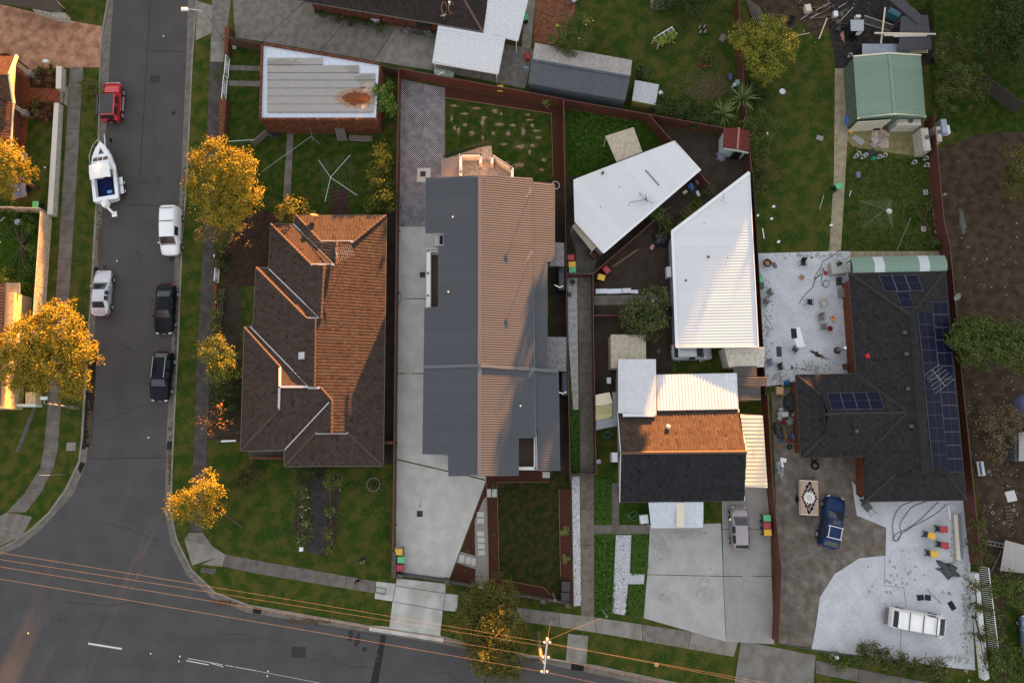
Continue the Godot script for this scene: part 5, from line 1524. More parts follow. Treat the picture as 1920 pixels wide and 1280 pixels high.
func west_houses() -> void:
	var o := thing("western_house","tiled house with cream posts and terracotta porch at the left edge","house")
	var m := mt("tile rust",0.12,0.066,0.042,0.75,"cloud",0.6,"grain",0.9)
	var h := 2.9
	var pa := eave_plane(-60,105,31,105,h + 0.3,24.0,[-40,130,20,140])
	tiles(o,[-60,105,31,105,17,141,-60,141],pa,m)
	var ra := on_plane(-60,141,pa)
	var rb := on_plane(17,141,pa)
	var ps := slope_plane(ra,rb,ra + V(0,0,-10),24.0)
	tiles(o,[-60,141,17,141,25,194,-60,158],ps,m)
	caps(o,ra,rb,m,0.12)
	var pe := eave_plane(25,194,20,272,h,24.0,[-20,220,-10,240])
	tiles(o,[25,194,20,272,-30,222,-30,150],pe,m)
	var cream := mt("cream paint",0.62,0.54,0.36,0.6,"grain",0.8)
	part(o,"barge_board",mbar(on_plane(31,105,pa) + V(0.05,0.05,0),on_plane(17,141,pa) + V(0.05,0.05,0),0.16,0.3),cream)
	part(o,"barge_board",mbar(on_plane(17,141,ps) + V(0.05,0.05,0),on_plane(25,194,ps) + V(0.05,0.05,0),0.16,0.3),cream)
	var gb := MB.new()
	gb.tri(on_plane(30,106,pa),on_plane(25,193,ps),on_plane(17,141,pa))
	part(o,"gable",gb.mesh(),cream)
	part(o,"gutter",mbar(g(25,194,h),g(20,273,h),0.12,0.12),cream)
	for q in [[32,112,53,137],[28,196,44,211],[22,274,40,290]]:
		var top := g(q[0],q[1],h - 0.1)
		var base := g(q[2],q[3],LAND + 0.5)
		for d in [-0.13,0.13]:
			part(o,"porch_post",mbox(V(base.x,(h + 0.6) * 0.5,base.z + d),V(0.13,h - 0.5,0.13)),cream)
		part(o,"post_base",mbox(V(base.x,LAND + 0.3,base.z),V(0.6,0.7,0.6)),mt("stone base",0.34,0.30,0.25,0.85,"cells",0.5))
	walls(o,[g(-120,100,h),g(14,108,h),g(10,290,h),g(-120,290,h)],0.4,h,mats["brick red"],"brick_wall")
	part(o,"porch_mat",mbox(g(26,173,LAND + 0.05),V(0.3,0.02,0.7)),mats["charcoal"])
	var pg := thing("pergola","dark ribbed pergola roof at the top left corner","pergola")
	sheet(pg,[-20,-20,2.4,100,-10,2.4,118,24,2.4,-20,4,2.4],paint("pergola dark",0.06,0.045,0.035,0.7),0.3,wave,V(0.3,-0.05,1))
	posts(pg,[g(112,20,2.3),g(96,-8,2.3)],cream)
	var w := thing("cream_house","cream walled house partly behind the big golden tree","house")
	var wc := mt("cream wall",0.58,0.47,0.27,0.75,"stain",0.4,"grain",0.8)
	var wh := 3.0
	part(w,"wall",mprism(gs([-80,540,26,548,22,640,10,720,8,765,-80,765],wh - 0.3),LAND,wh - 0.3),wc)
	var we := eave_plane(12,530,-4,770,wh,22.0,[-60,600,-40,640])
	tiles(w,[12,530,8,645,2,760,-70,740,-70,545],we,mats["tile brown"])
	part(w,"gutter",mbar(g(12,530,wh),g(2,760,wh),0.14,0.14),mats["gutter dark"])
	for q in [[1.6,582],[1.6,620],[1.6,668]]:
		var c := g(19,q[1],1.6)
		var f := part(w,"window",mbox(c + V(0.05,0,0),V(0.08,1.0,1.0)),mats["window grey"])
		part(f,"sill",mbox(c + V(0.1,-0.55,0),V(0.2,0.08,1.2)),cream)
	part(w,"porch_slab",mprism(gs([14,530,36,530,36,552,14,552],2.3),2.2,2.3),m_conc_old())
	part(w,"yard_wall",mprism(gs([10,757,66,757,66,762,10,762],1.1),LAND,1.1),paint("wall mint",0.42,0.52,0.45,0.7))
	part(w,"side_box",mprism(gs([47,735,66,735,66,757,47,757],1.0),LAND,1.0),wc)

func car_ring(s: Array) -> Array:   # s: z,half width,underside,belt line,roof half width,roof height
	var z: float = s[0]
	var w: float = s[1]
	var yb: float = s[2]
	var bl: float = s[3]
	var wr: float = s[4]
	var rf: float = s[5]
	var hp := [Vector2(0.86 * w,yb),Vector2(0.98 * w,yb + 0.12),Vector2(w,lerpf(yb,bl,0.55)),Vector2(0.965 * w,bl),Vector2(wr,lerpf(bl,rf,0.88)),Vector2(wr * 0.75,lerpf(bl,rf,0.98))]
	var out := []
	for p in hp: out.append(V(-p.x,p.y,z))
	out.append(V(0,rf + 0.005,z))
	hp.reverse()
	for p in hp: out.append(V(p.x,p.y,z))
	out.append(out[0])
	return out

func pane(rings: Array,i: int,k0: int,k1: int,lo := 0.08,hi := 0.92) -> ArrayMesh:
	var b := MB.new()
	for k in range(k0,k1):
		var a: Vector3 = rings[i][k].lerp(rings[i + 1][k],lo)
		var c: Vector3 = rings[i][k].lerp(rings[i + 1][k],hi)
		var d: Vector3 = rings[i][k + 1].lerp(rings[i + 1][k + 1],hi)
		var e: Vector3 = rings[i][k + 1].lerp(rings[i + 1][k + 1],lo)
		var ce := (a + c + d + e) * 0.25
		if k1 - k0 == 1:
			a = ce + (a - ce) * 0.84
			c = ce + (c - ce) * 0.84
			d = ce + (d - ce) * 0.84
			e = ce + (e - ce) * 0.84
		var nn := (d - a).cross(c - e).normalized()
		if nn.dot(ce - V(0,0.7,ce.z)) < 0: nn = -nn
		nn *= 0.012
		b.quad(a + nn,c + nn,d + nn,e + nn)
	return b.mesh()

func vehicle(called: String,label: String,category: String,fx: float,fy: float,rx: float,ry: float,st: Array,screen: int,rear: int,sides: Array,body: Material,wheels: Array,wr := 0.33,top := 1.0) -> Node3D:
	var f := g(fx,fy,top)
	var r := g(rx,ry,top)
	var mid := (f + r) * 0.5
	var o := thing(called,label,category,V(mid.x,0.02 if mid.x < -25 else LAND + 0.03,mid.z),yaw_of(f - r))
	var rings := []
	for s in st: rings.append(car_ring(s))
	part(o,"body",loft(rings),body)
	var glass := paint("car glass",0.020,0.026,0.032,0.06)
	part(o,"windscreen",pane(rings,screen,4,8,0.06,0.94),glass)
	if rear >= 0: part(o,"rear_window",pane(rings,rear,4,8,0.08,0.9),glass)
	for i in sides:
		part(o,"side_window",pane(rings,i,3,4,0.04,0.96),glass)
		part(o,"side_window",pane(rings,i,8,9,0.04,0.96),glass)
	var w: float = st[st.size() / 2][1]
	var tyre := MB.new()
	tyre.lathe([Vector2(wr * 0.62,0.1),Vector2(wr * 0.93,0.1),Vector2(wr,0.07),Vector2(wr,-0.09),Vector2(wr * 0.9,-0.11)],18)
	var rim := MB.new()
	rim.lathe([Vector2(0.0,0.085),Vector2(wr * 0.2,0.09),Vector2(wr * 0.62,0.075),Vector2(wr * 0.64,0.1)],14)
	for z in wheels:
		for sx in [-1,1]:
			var b := Basis(Vector3.FORWARD,sx * PI / 2)
			var t := part(o,"wheel",tyre.mesh(),paint("rubber",0.012,0.012,0.013,0.85),Transform3D(b,V(sx * (w - 0.055),wr,z)))
			part(t,"rim",rim.mesh(),paint("alloy",0.42,0.43,0.44,0.35,0.7))
	var fz: float = st[0][0]
	var rz: float = st[-1][0]
	var fy2: float = st[1][3]
	var ry2: float = st[-2][3]
	for sx in [-1,1]:
		part(o,"headlight",mcham(V0,V(0.32,0.16,0.22),0.05),paint("lamp glass",0.55,0.57,0.58,0.1),Transform3D(Basis(Vector3.UP,sx * 0.5),V(sx * st[1][1] * 0.74,fy2 - 0.10,fz - 0.13)))
		part(o,"tail_light",mcham(V0,V(0.24,0.18,0.16),0.04),paint("lamp red",0.30,0.012,0.012,0.2),Transform3D(Basis(Vector3.UP,-sx * 0.4),V(sx * st[-2][1] * 0.82,ry2 - 0.10,rz + 0.12)))
		var mz: float = st[screen][0] - 0.25
		part(o,"mirror",mcham(V0,V(0.2,0.12,0.1),0.03),body,TF(V(sx * (w + 0.09),st[screen][3] + 0.04,mz)))
	var gap := paint("panel gap",0.01,0.01,0.011,0.8)
	var c0: Array = rings[screen]
	part(o,"wiper_cowl",mbar(c0[4] + V(0.02,0.014,0.02),c0[8] + V(-0.02,0.014,0.02),0.07,0.012),gap)
	for sx in [4,8]: part(o,"bonnet_seam",mbar(rings[screen][sx] + V(0,0.006,0),rings[1][sx] + V(0,0.006,0),0.012,0.008),gap)
	part(o,"number_plate",mbox(V(0,0.48,fz + 0.012),V(0.38,0.11,0.02)),paint("plate",0.6,0.6,0.57,0.5))
	part(o,"number_plate",mbox(V(0,0.62,rz - 0.012),V(0.38,0.11,0.02)),mats["plate"])
	return o

func car_paint(key: String,r: float,gg: float,b: float,metal := 0.3) -> StandardMaterial3D:
	return mt(key,r,gg,b,0.32,"",1,"",1,{"metallic": metal,"clearcoat_enabled": r > 0.1,"clearcoat": 0.6,"clearcoat_roughness": 0.06,"metallic_specular": 0.5 if r > 0.1 else 0.25})

func make_vehicles() -> void:
	var sedan := [[2.28,0.55,0.36,0.56,0.40,0.60],[2.12,0.80,0.26,0.68,0.58,0.73],[1.55,0.87,0.22,0.80,0.64,0.87],[0.90,0.89,0.22,0.90,0.68,0.98],[0.18,0.89,0.22,0.93,0.58,1.36],[-0.35,0.89,0.22,0.94,0.59,1.43],[-0.95,0.89,0.22,0.95,0.57,1.39],[-1.62,0.88,0.24,0.97,0.63,1.03],[-2.10,0.82,0.28,0.93,0.60,0.99],[-2.28,0.62,0.38,0.78,0.45,0.84]]
	vehicle("parked_car","silver sedan parked at the western kerb","car",190,506,184,590,sedan,3,6,[4,5],car_paint("paint silver",0.42,0.43,0.46,0.5),[1.38,-1.38])
	var big := []
	for s in sedan: big.append([s[0] * 1.09,s[1] * 1.03,s[2],s[3] * 1.02,s[4] * 1.04,s[5] * 1.02])
	vehicle("parked_car","black sedan with rounded bonnet parked at the east kerb","car",303,625,310,531,big,3,6,[4,5],car_paint("paint black",0.005,0.006,0.008,0.0),[1.5,-1.5])
	var wagon := [[2.42,0.58,0.36,0.58,0.42,0.62],[2.25,0.84,0.26,0.72,0.60,0.78],[1.65,0.90,0.22,0.88,0.66,0.95],[1.05,0.92,0.22,0.98,0.70,1.06],[0.35,0.92,0.22,1.0,0.60,1.48],[-0.5,0.92,0.22,1.0,0.61,1.55],[-1.7,0.91,0.22,1.02,0.59,1.52],[-2.22,0.88,0.26,1.02,0.64,1.10],[-2.42,0.72,0.36,0.9,0.55,0.95]]
	var wg := vehicle("parked_car","black wagon with silver roof rails parked nearest the corner","car",294,752,304,657,wagon,3,6,[4,5],car_paint("paint midnight",0.005,0.006,0.010,0.0),[1.45,-1.45],0.35,1.1)
	for sx in [-1,1]: part(wg,"roof_rail",mbar(V(sx * 0.60,1.56,0.2),V(sx * 0.60,1.56,-1.8),0.04,0.05),paint("alloy",0.42,0.43,0.44,0.35,0.7))
	var van := [[2.40,0.62,0.40,0.72,0.50,0.78],[2.20,0.84,0.28,0.92,0.66,0.98],[1.75,0.90,0.25,1.02,0.74,1.12],[1.45,0.92,0.25,1.08,0.76,1.22],[0.75,0.93,0.25,1.10,0.72,1.80],[-0.4,0.94,0.25,1.10,0.76,1.88],[-2.0,0.94,0.25,1.10,0.76,1.88],[-2.35,0.92,0.28,1.10,0.72,1.78],[-2.45,0.86,0.34,1.05,0.68,1.66]]
	var vn := vehicle("parked_van","white delivery van parked behind the black sedan","van",315,479,318,385,van,3,-1,[4],car_paint("paint white",0.66,0.67,0.68,0.0),[1.55,-1.45],0.34,1.2)
	for z in [-0.75,-2.1]: part(vn,"roof_bar",mbar(V(-0.74,1.94,z),V(0.74,1.94,z),0.06,0.04),mats["charcoal"])
	var four := [[2.05,0.70,0.45,0.80,0.55,0.84],[1.95,0.84,0.42,0.98,0.66,1.04],[1.1,0.87,0.40,1.06,0.70,1.14],[0.85,0.88,0.40,1.08,0.74,1.20],[0.50,0.88,0.40,1.10,0.70,1.72],[-0.6,0.88,0.40,1.10,0.72,1.78],[-1.75,0.88,0.40,1.10,0.71,1.76],[-1.98,0.87,0.42,1.08,0.72,1.16],[-2.05,0.82,0.46,1.0,0.7,1.06]]
	var rd := vehicle("parked_car","red four wheel drive with black roof and spare wheel","car",208,148,203,230,four,3,6,[4,5],car_paint("paint red",0.42,0.010,0.016,0.1),[1.25,-1.25],0.40,1.2)
	part(rd,"roof_panel",mcham(V(0,1.80,-0.62),V(1.25,0.06,2.1),0.02),paint("soft top",0.018,0.018,0.020,0.35))
	part(rd,"bull_bar",mtube([V(-0.86,0.75,1.9),V(-0.6,0.8,2.14),V(0.6,0.8,2.14),V(0.86,0.75,1.9)],0.05,0.05,8),mats["alloy"])
	for sx in [-1,1]: part(rd,"side_step",mbar(V(sx * 0.98,0.45,0.75),V(sx * 0.98,0.45,-0.75),0.14,0.05),mats["alloy"])
	part(rd,"awning_roll",mbar(V(0.92,1.75,0.4),V(0.92,1.75,-1.8),0.16,0.16),mats["soft top"])
	var sp := MB.new()
	sp.lathe([Vector2(0.16,0.11),Vector2(0.36,0.1),Vector2(0.39,0.06),Vector2(0.39,-0.08),Vector2(0.3,-0.1)],18)
	var spare := part(rd,"spare_wheel",sp.mesh(),mats["rubber"],Transform3D(Basis(Vector3.RIGHT,-PI / 2),V(-0.15,1.0,-2.18)))
	part(spare,"rim",mlathe([Vector2(0,0.1),Vector2(0.2,0.1),Vector2(0.24,0.12)],14),mats["alloy"])
	var hatch := [[1.95,0.55,0.36,0.56,0.40,0.62],[1.82,0.78,0.26,0.72,0.56,0.80],[1.35,0.84,0.22,0.88,0.64,0.98],[1.0,0.85,0.22,0.95,0.66,1.06],[0.25,0.85,0.22,0.97,0.56,1.46],[-0.5,0.85,0.22,0.98,0.58,1.52],[-1.45,0.85,0.22,1.0,0.57,1.47],[-1.82,0.84,0.26,1.0,0.6,1.06],[-1.95,0.70,0.34,0.9,0.52,0.95]]
	vehicle("parked_car","mauve hatchback on the concrete strip below the cream carport","car",1388,953,1391,1028,hatch,3,6,[4,5],car_paint("paint mauve",0.22,0.20,0.205,0.3),[1.2,-1.2],0.31,1.2)
	var suv := []
	for s in wagon: suv.append([s[0] * 1.0,s[1] * 1.04,s[2] + 0.06,s[3] * 1.08,s[4] * 1.06,s[5] * 1.14])
	var sv := vehicle("parked_car","dark blue four wheel drive with pale roof rack on the stained drive","car",1573,930,1556,1030,suv,3,6,[4,5],car_paint("paint navy",0.012,0.028,0.075,0.25),[1.45,-1.4],0.38,1.4)
	for z in [-0.35,-1.4]: part(sv,"roof_rack_bar",mbar(V(-0.72,1.86,z),V(0.72,1.86,z),0.06,0.04),paint("rack pale",0.6,0.62,0.65,0.4))
	for sx in [-1,1]: part(sv,"roof_rack_rail",mbar(V(sx * 0.58,1.86,-0.35),V(sx * 0.58,1.86,-1.4),0.05,0.04),mats["rack pale"])
	part(sv,"sunroof",mbox(V(0,1.775,0.05),V(0.75,0.02,0.42)),mats["car glass"])
	var hi := [[2.50,0.70,0.40,0.90,0.60,1.0],[2.42,0.84,0.30,1.05,0.70,1.18],[2.32,0.88,0.27,1.12,0.74,1.24],[2.22,0.89,0.27,1.14,0.74,1.28],[1.42,0.90,0.27,1.18,0.72,1.92],[0.4,0.90,0.27,1.18,0.74,1.98],[-1.6,0.90,0.27,1.18,0.74,1.98],[-2.25,0.89,0.28,1.18,0.72,1.93],[-2.48,0.87,0.32,1.12,0.70,1.30],[-2.52,0.82,0.36,1.05,0.66,1.15]]
	var hv := vehicle("parked_van","white van with dark roof racks on the painted courtyard","van",1779,1177,1670,1157,hi,3,7,[4],car_paint("paint white b",0.68,0.68,0.66,0.0),[1.6,-1.5],0.33,1.3)
	for z in [1.1,-0.1,-1.35]: part(hv,"roof_rack_bar",mbar(V(-0.86,2.06,z),V(0.86,2.06,z),0.06,0.05),mats["charcoal"])
	for k in 7: part(hv,"roof_swage",mbar(V(-0.54 + k * 0.18,1.985,1.3),V(-0.54 + k * 0.18,1.985,-2.0),0.05,0.02),mats["paint white b"])
	part(hv,"tow_bar",mbox(V(0,0.5,-2.7),V(1.5,0.1,0.3)),paint("bumper grey",0.12,0.12,0.12,0.6))
	vehicle("parked_car","pale blue car half out of view at the right edge","car",1937,1160,1944,1236,hatch,3,6,[4,5],car_paint("paint sky",0.16,0.25,0.38,0.3),[1.2,-1.2],0.31,1.2)
	var cov := vehicle("covered_car","pale grey car half hidden under the white building's lower edge","car",1330,661,1266,662,hatch,3,6,[4],car_paint("paint grey pale",0.34,0.36,0.37,0.2),[1.2,-1.2],0.31,1.0)
	cov.position.z = g(1297,660,0.6).z
	boat()

func boat() -> void:
	var f := g(188,268,1.4)
	var r := g(199,382,1.4)
	var mid := (f + r) * 0.5
	var o := thing("motor_boat","white cabin motor boat with canopy and outboard engine","boat",V(mid.x,0.0,mid.z),yaw_of(f - r))
	var hull_m := paint("gelcoat",0.66,0.68,0.70,0.25)
	var st := [[3.1,0.02,1.0,1.45],[2.5,0.42,0.8,1.5],[1.7,0.78,0.65,1.48],[0.6,1.0,0.55,1.42],[-1.0,1.06,0.52,1.38],[-2.6,1.02,0.52,1.36]]
	var rings := []
	for s in st:
		var w: float = s[1]
		rings.append([V(-w,s[3],s[0]),V(-w * 0.96,lerpf(s[2],s[3],0.5),s[0]),V(-w * 0.6,s[2] + 0.1,s[0]),V(0,s[2],s[0]),V(w * 0.6,s[2] + 0.1,s[0]),V(w * 0.96,lerpf(s[2],s[3],0.5),s[0]),V(w,s[3],s[0])])
	part(o,"hull",loft(rings,true),hull_m)
	var dk := MB.new()
	for i in 3:
		dk.quad(V(-st[i][1],st[i][3],st[i][0]),V(st[i][1],st[i][3],st[i][0]),V(st[i + 1][1],st[i + 1][3],st[i + 1][0]),V(-st[i + 1][1],st[i + 1][3],st[i + 1][0]))
	part(o,"fore_deck",dk.mesh(),hull_m)
	for sx in [-1,1]:
		part(o,"side_deck",mbar(V(sx * 0.92,1.42,0.6),V(sx * 0.92,1.38,-2.55),0.26,0.06),hull_m)
	part(o,"transom_deck",mbox(V(0,1.36,-2.4),V(1.9,0.08,0.4)),hull_m)
	part(o,"cockpit_floor",mbox(V(0,0.8,-1.2),V(1.7,0.05,2.4)),paint("boat carpet",0.008,0.014,0.06,0.9))
	part(o,"cabin",loft([[V(-0.55,1.46,1.75),V(-0.4,1.6,1.7),V(0.4,1.6,1.7),V(0.55,1.46,1.75)],[V(-0.78,1.44,0.7),V(-0.6,1.86,0.9),V(0.6,1.86,0.9),V(0.78,1.44,0.7)],[V(-0.82,1.42,0.2),V(-0.66,1.9,0.2),V(0.66,1.9,0.2),V(0.82,1.42,0.2)]],true),hull_m)
	for k in 3: part(o,"cabin_window",mbox(V((k - 1) * 0.42,1.755,1.26),V(0.36,0.02,0.4),Basis(Vector3.RIGHT,0.31)),paint("tinted pane",0.05,0.03,0.028,0.1))
	var hb := MB.new()
	hb.tri(V(-0.22,1.53,1.85),V(0.0,1.53,2.45),V(0.22,1.53,1.85))
	part(o,"fore_hatch",hb.mesh(),mats["tinted pane"])
	part(o,"canopy",loft([[V(-0.9,2.35,0.5),V(-0.6,2.5,0.5),V(0.5,2.5,0.5),V(0.7,2.4,0.5)],[V(-0.95,2.4,-0.2),V(-0.6,2.56,-0.2),V(0.5,2.56,-0.2),V(0.72,2.44,-0.2)],[V(-0.95,2.32,-0.85),V(-0.6,2.46,-0.85),V(0.5,2.46,-0.85),V(0.72,2.38,-0.85)]],false),paint("canvas white",0.68,0.68,0.66,0.8))
	var tube_m := paint("alloy",0.42,0.43,0.44,0.35,0.7)
	for q in [[-0.9,2.35,0.5,-0.9,1.4,0.0],[-0.95,2.32,-0.85,-0.9,1.4,0.0],[0.7,2.4,0.5,0.92,1.4,-0.2],[0.72,2.38,-0.85,0.92,1.4,-0.2],[0.72,2.44,-0.2,0.92,1.4,-1.0]]:
		part(o,"canopy_frame",mtube([V(q[0],q[1],q[2]),V(q[3],q[4],q[5])],0.025,0.025,6),tube_m)
	for sx in [-1,1]:
		part(o,"bow_rail",mtube([V(0,1.95,3.05),V(sx * 0.48,1.95,2.5),V(sx * 0.84,1.9,1.6),V(sx * 0.98,1.5,0.7)],0.022,0.022,6),tube_m)
		for q in [[0.46,2.5],[0.8,1.7]]: part(o,"rail_stanchion",mtube([V(sx * q[0],1.48,q[1]),V(sx * q[0],1.94,q[1])],0.018,0.018,5),tube_m)
		for z in [-0.9,0.3]: pass
	part(o,"seat_box",mcham(V(0.45,1.1,0.0),V(0.5,0.6,0.5),0.05),hull_m)
	part(o,"cool_box",mcham(V(-0.2,0.95,-1.7),V(0.4,0.25,0.3),0.04),paint("box blue",0.12,0.25,0.5,0.5))
	var mo := part(o,"outboard_motor",loft([[V(-0.22,1.3,-2.75),V(-0.2,1.85,-2.75),V(0.2,1.85,-2.75),V(0.22,1.3,-2.75)],[V(-0.28,1.3,-3.0),V(-0.24,2.0,-3.0),V(0.24,2.0,-3.0),V(0.28,1.3,-3.0)],[V(-0.18,1.35,-3.35),V(-0.14,1.85,-3.35),V(0.14,1.85,-3.35),V(0.18,1.35,-3.35)]],true),hull_m)
	part(mo,"engine_leg",mbar(V(0,1.4,-3.2),V(-0.3,0.95,-3.75),0.16,0.3),hull_m)
	part(mo,"cavitation_plate",mbox(V(-0.36,0.9,-3.85),V(0.4,0.05,0.5)),hull_m)
	o.scale = V(1.2,1.0,1.1)
	var t := thing("boat_trailer","galvanised tandem boat trailer under the white motor boat","trailer",o.position,o.rotation.y)
	t.scale = V(1.16,1.0,1.08)
	for sx in [-1,1]: part(t,"chassis_rail",mbar(V(sx * 0.75,0.48,-2.3),V(sx * 0.3,0.48,2.6),0.1,0.12),paint("galv",0.42,0.43,0.45,0.45,0.7))
	part(t,"draw_bar",mbar(V(0,0.48,2.4),V(0,0.48,4.2),0.1,0.1),mats["galv"])
	for z in [-0.75,-1.6]:
		part(t,"axle",mbar(V(-1.0,0.34,z),V(1.0,0.34,z),0.07,0.07),mats["galv"])
		for sx in [-1,1]:
			var wh := part(t,"wheel",mlathe([Vector2(0.14,0.09),Vector2(0.31,0.09),Vector2(0.33,0.05),Vector2(0.33,-0.09)],16),paint("rubber",0.012,0.012,0.013,0.85),Transform3D(Basis(Vector3.FORWARD,sx * PI / 2),V(sx * 1.16,0.34,z)))
			part(wh,"rim",mlathe([Vector2(0,0.08),Vector2(0.15,0.085),Vector2(0.18,0.095)],12),paint("rim white",0.6,0.6,0.6,0.5))
			part(t,"mudguard",mcham(V(sx * 1.14,0.74,z),V(0.3,0.1,0.78),0.05),hull_m)
	var jw := part(t,"jockey_wheel",mlathe([Vector2(0.06,0.05),Vector2(0.2,0.05),Vector2(0.22,0),Vector2(0.2,-0.06)],14),mats["rubber"],Transform3D(Basis(Vector3.FORWARD,PI / 2),V(-0.55,0.62,3.5)))
	part(jw,"rim",mlathe([Vector2(0,0.05),Vector2(0.12,0.055)],12),mats["alloy"])

var leaf_nz := FastNoiseLite.new()

func leaf_mat(key: String,back: Color) -> StandardMaterial3D:
	return mt(key,1,1,1,0.75,"",1,"",1,{"vertex_color_use_as_albedo": true,"backlight_enabled": true,"backlight": back.linear_to_srgb()})

func foliage(blobs: Array,c1: Color,c2: Color,leaf: float,clumps_k: float,per: int,r: RandomNumberGenerator,ragged := 0.3,spread := 0.42) -> ArrayMesh:
	var v := PackedVector3Array()
	var n := PackedVector3Array()
	var c := PackedColorArray()
	for b in blobs:
		var ce: Vector3 = b[0]
		var rx: float = b[1]
		var ry: float = b[2]
		var nc := maxi(5,int(clumps_k * rx * maxf(rx,ry) * 4.0))
		for i in nc:
			var d := V(r.randfn(),r.randfn(),r.randfn()).normalized()
			if d.y < -0.35: d.y = -d.y
			var bump := 1.0 + ragged * leaf_nz.get_noise_3dv(d * 60.0 + ce * 7.0) * 1.8
			var q := ce + V(d.x * rx,d.y * ry,d.z * rx) * bump * (0.45 + 0.55 * pow(r.randf(),0.4))
			var cc := c1.lerp(c2,r.randf())
			var sp := spread * r.randf_range(0.7,1.25)
			for k in per:
				var p := q + V(r.randfn(),r.randfn() * 0.7,r.randfn()) * sp * 0.5
				var nn := (d * 0.8 + V(r.randfn(),r.randfn() + 0.4,r.randfn()) * 0.7).normalized()
				var t := nn.cross(V(r.randfn(),r.randfn(),r.randfn())).normalized()
				var s := nn.cross(t)
				var l := leaf * r.randf_range(0.65,1.35)
				var w := l * 0.55
				var col := cc * r.randf_range(0.72,1.28)
				col.a = 1.0
				v.append(p - t * l); v.append(p + s * w); v.append(p + t * l)
				v.append(p - t * l); v.append(p + t * l); v.append(p - s * w)
				for z in 6:
					n.append(nn)
					c.append(col)
	var m := ArrayMesh.new()
	var a := []
	a.resize(Mesh.ARRAY_MAX)
	a[Mesh.ARRAY_VERTEX] = v
	a[Mesh.ARRAY_NORMAL] = n
	a[Mesh.ARRAY_COLOR] = c
	m.add_surface_from_arrays(Mesh.PRIMITIVE_TRIANGLES,a)
	return m

func plant(called: String,label: String,category: String,spots: Array,c1: Color,c2: Color,more := {}) -> Node3D:
	var r := RandomNumberGenerator.new()
	r.seed = hash(label)
	var blobs := []
	var mid := V0
	for s in spots:
		var p := g(s[0],s[1],LAND + s[2])
		blobs.append([p,s[3],s[4]])
		mid += p
	mid /= spots.size()
	var base := V(mid.x,LAND,mid.z)
	if more.has("base"): base = g(more.base[0],more.base[1],LAND)
	var o := thing(called,label,category,base,0.0,more.get("group",""))
	for b in blobs: b[0] -= base
	var bark := mt("bark",0.085,0.060,0.042,0.95,"grain",1.2)
	var tr: float = more.get("trunk",0.12)
	var fork := V(r.randf_range(-0.1,0.1),maxf(0.25,(mid.y - LAND) * 0.45),r.randf_range(-0.1,0.1)) + (V(mid.x,0,mid.z) - V(base.x,0,base.z)) * 0.5
	part(o,"trunk" if called.contains("tree") else "stem",mtube([V0,fork * 0.5 + V(0.04,0,0),fork],tr,tr * 0.75,7),bark)
	for b in blobs:
		for k in int(more.get("limbs",2)):
			var e: Vector3 = b[0] + V(r.randf_range(-0.6,0.6) * b[1],r.randf_range(-0.2,0.5) * b[2],r.randf_range(-0.6,0.6) * b[1])
			var m2 := fork.lerp(e,0.5) + V(0,0.15,0)
			part(o,"limb" if called.contains("tree") else "twig",mtube([fork,m2,e],tr * 0.5,tr * 0.12,5,false),bark)
	var back := c2 * 0.9
	var fo := part(o,"crown" if called.contains("tree") else "foliage",foliage(blobs,c1,c2,more.get("leaf",0.095),more.get("k",3.4),more.get("per",46),r,more.get("ragged",0.3),more.get("spread",0.42)),leaf_mat("leaves %s" % more.get("mat","green"),more.get("back",Color(0.05,0.06,0.012))))
	if more.has("flowers"):
		part(o,"flowers",foliage(blobs,more.flowers,more.flowers * 0.8,0.07,more.get("fk",0.8),4,r,0.3,0.3),leaf_mat("petals",Color(0.05,0.04,0.01)))
	return o

func spiky(label: String,px: float,py: float,h: float,ln: float,count: int,col: Color) -> void:
	var o := thing("spiky_plant",label,"plant",g(px,py,LAND + h) * V(1,0,1) + V(0,LAND,0))
	part(o,"stem",mtube([V0,V(0,h,0)],0.09,0.07,7),mt("bark",0.085,0.060,0.042,0.95,"grain",1.2))
	var b := MB.new()
	var last := []
	for i in 6:
		var t := i / 5.0
		var p := V(0,sin(t * 2.2) * ln * 0.35,t * ln)
		var w := ln * 0.035 * (1.0 - t * t) + 0.004
		var cur := [p - V(w,-0.02,0),p,p + V(w,0.02,0)]
		if i > 0:
			b.quad(last[0],last[1],cur[1],cur[0])
			b.quad(last[1],last[2],cur[2],cur[1])
		last = cur
	var mesh := b.mesh()
	var r := RandomNumberGenerator.new()
	r.seed = hash(label)
	for k in count:
		var m := mt("spike %d %s" % [k % 3,col],col.r * (0.75 + 0.25 * (k % 3)),col.g * (0.75 + 0.25 * (k % 3)),col.b * (0.75 + 0.25 * (k % 3)),0.6)
		part(o,"leaf",mesh,m,Transform3D(Basis(Vector3.UP,k * 2.4) * Basis(Vector3.RIGHT,r.randf_range(-0.7,0.35)) * Basis.from_scale(Vector3.ONE * r.randf_range(0.7,1.1)),V(0,h,0)))

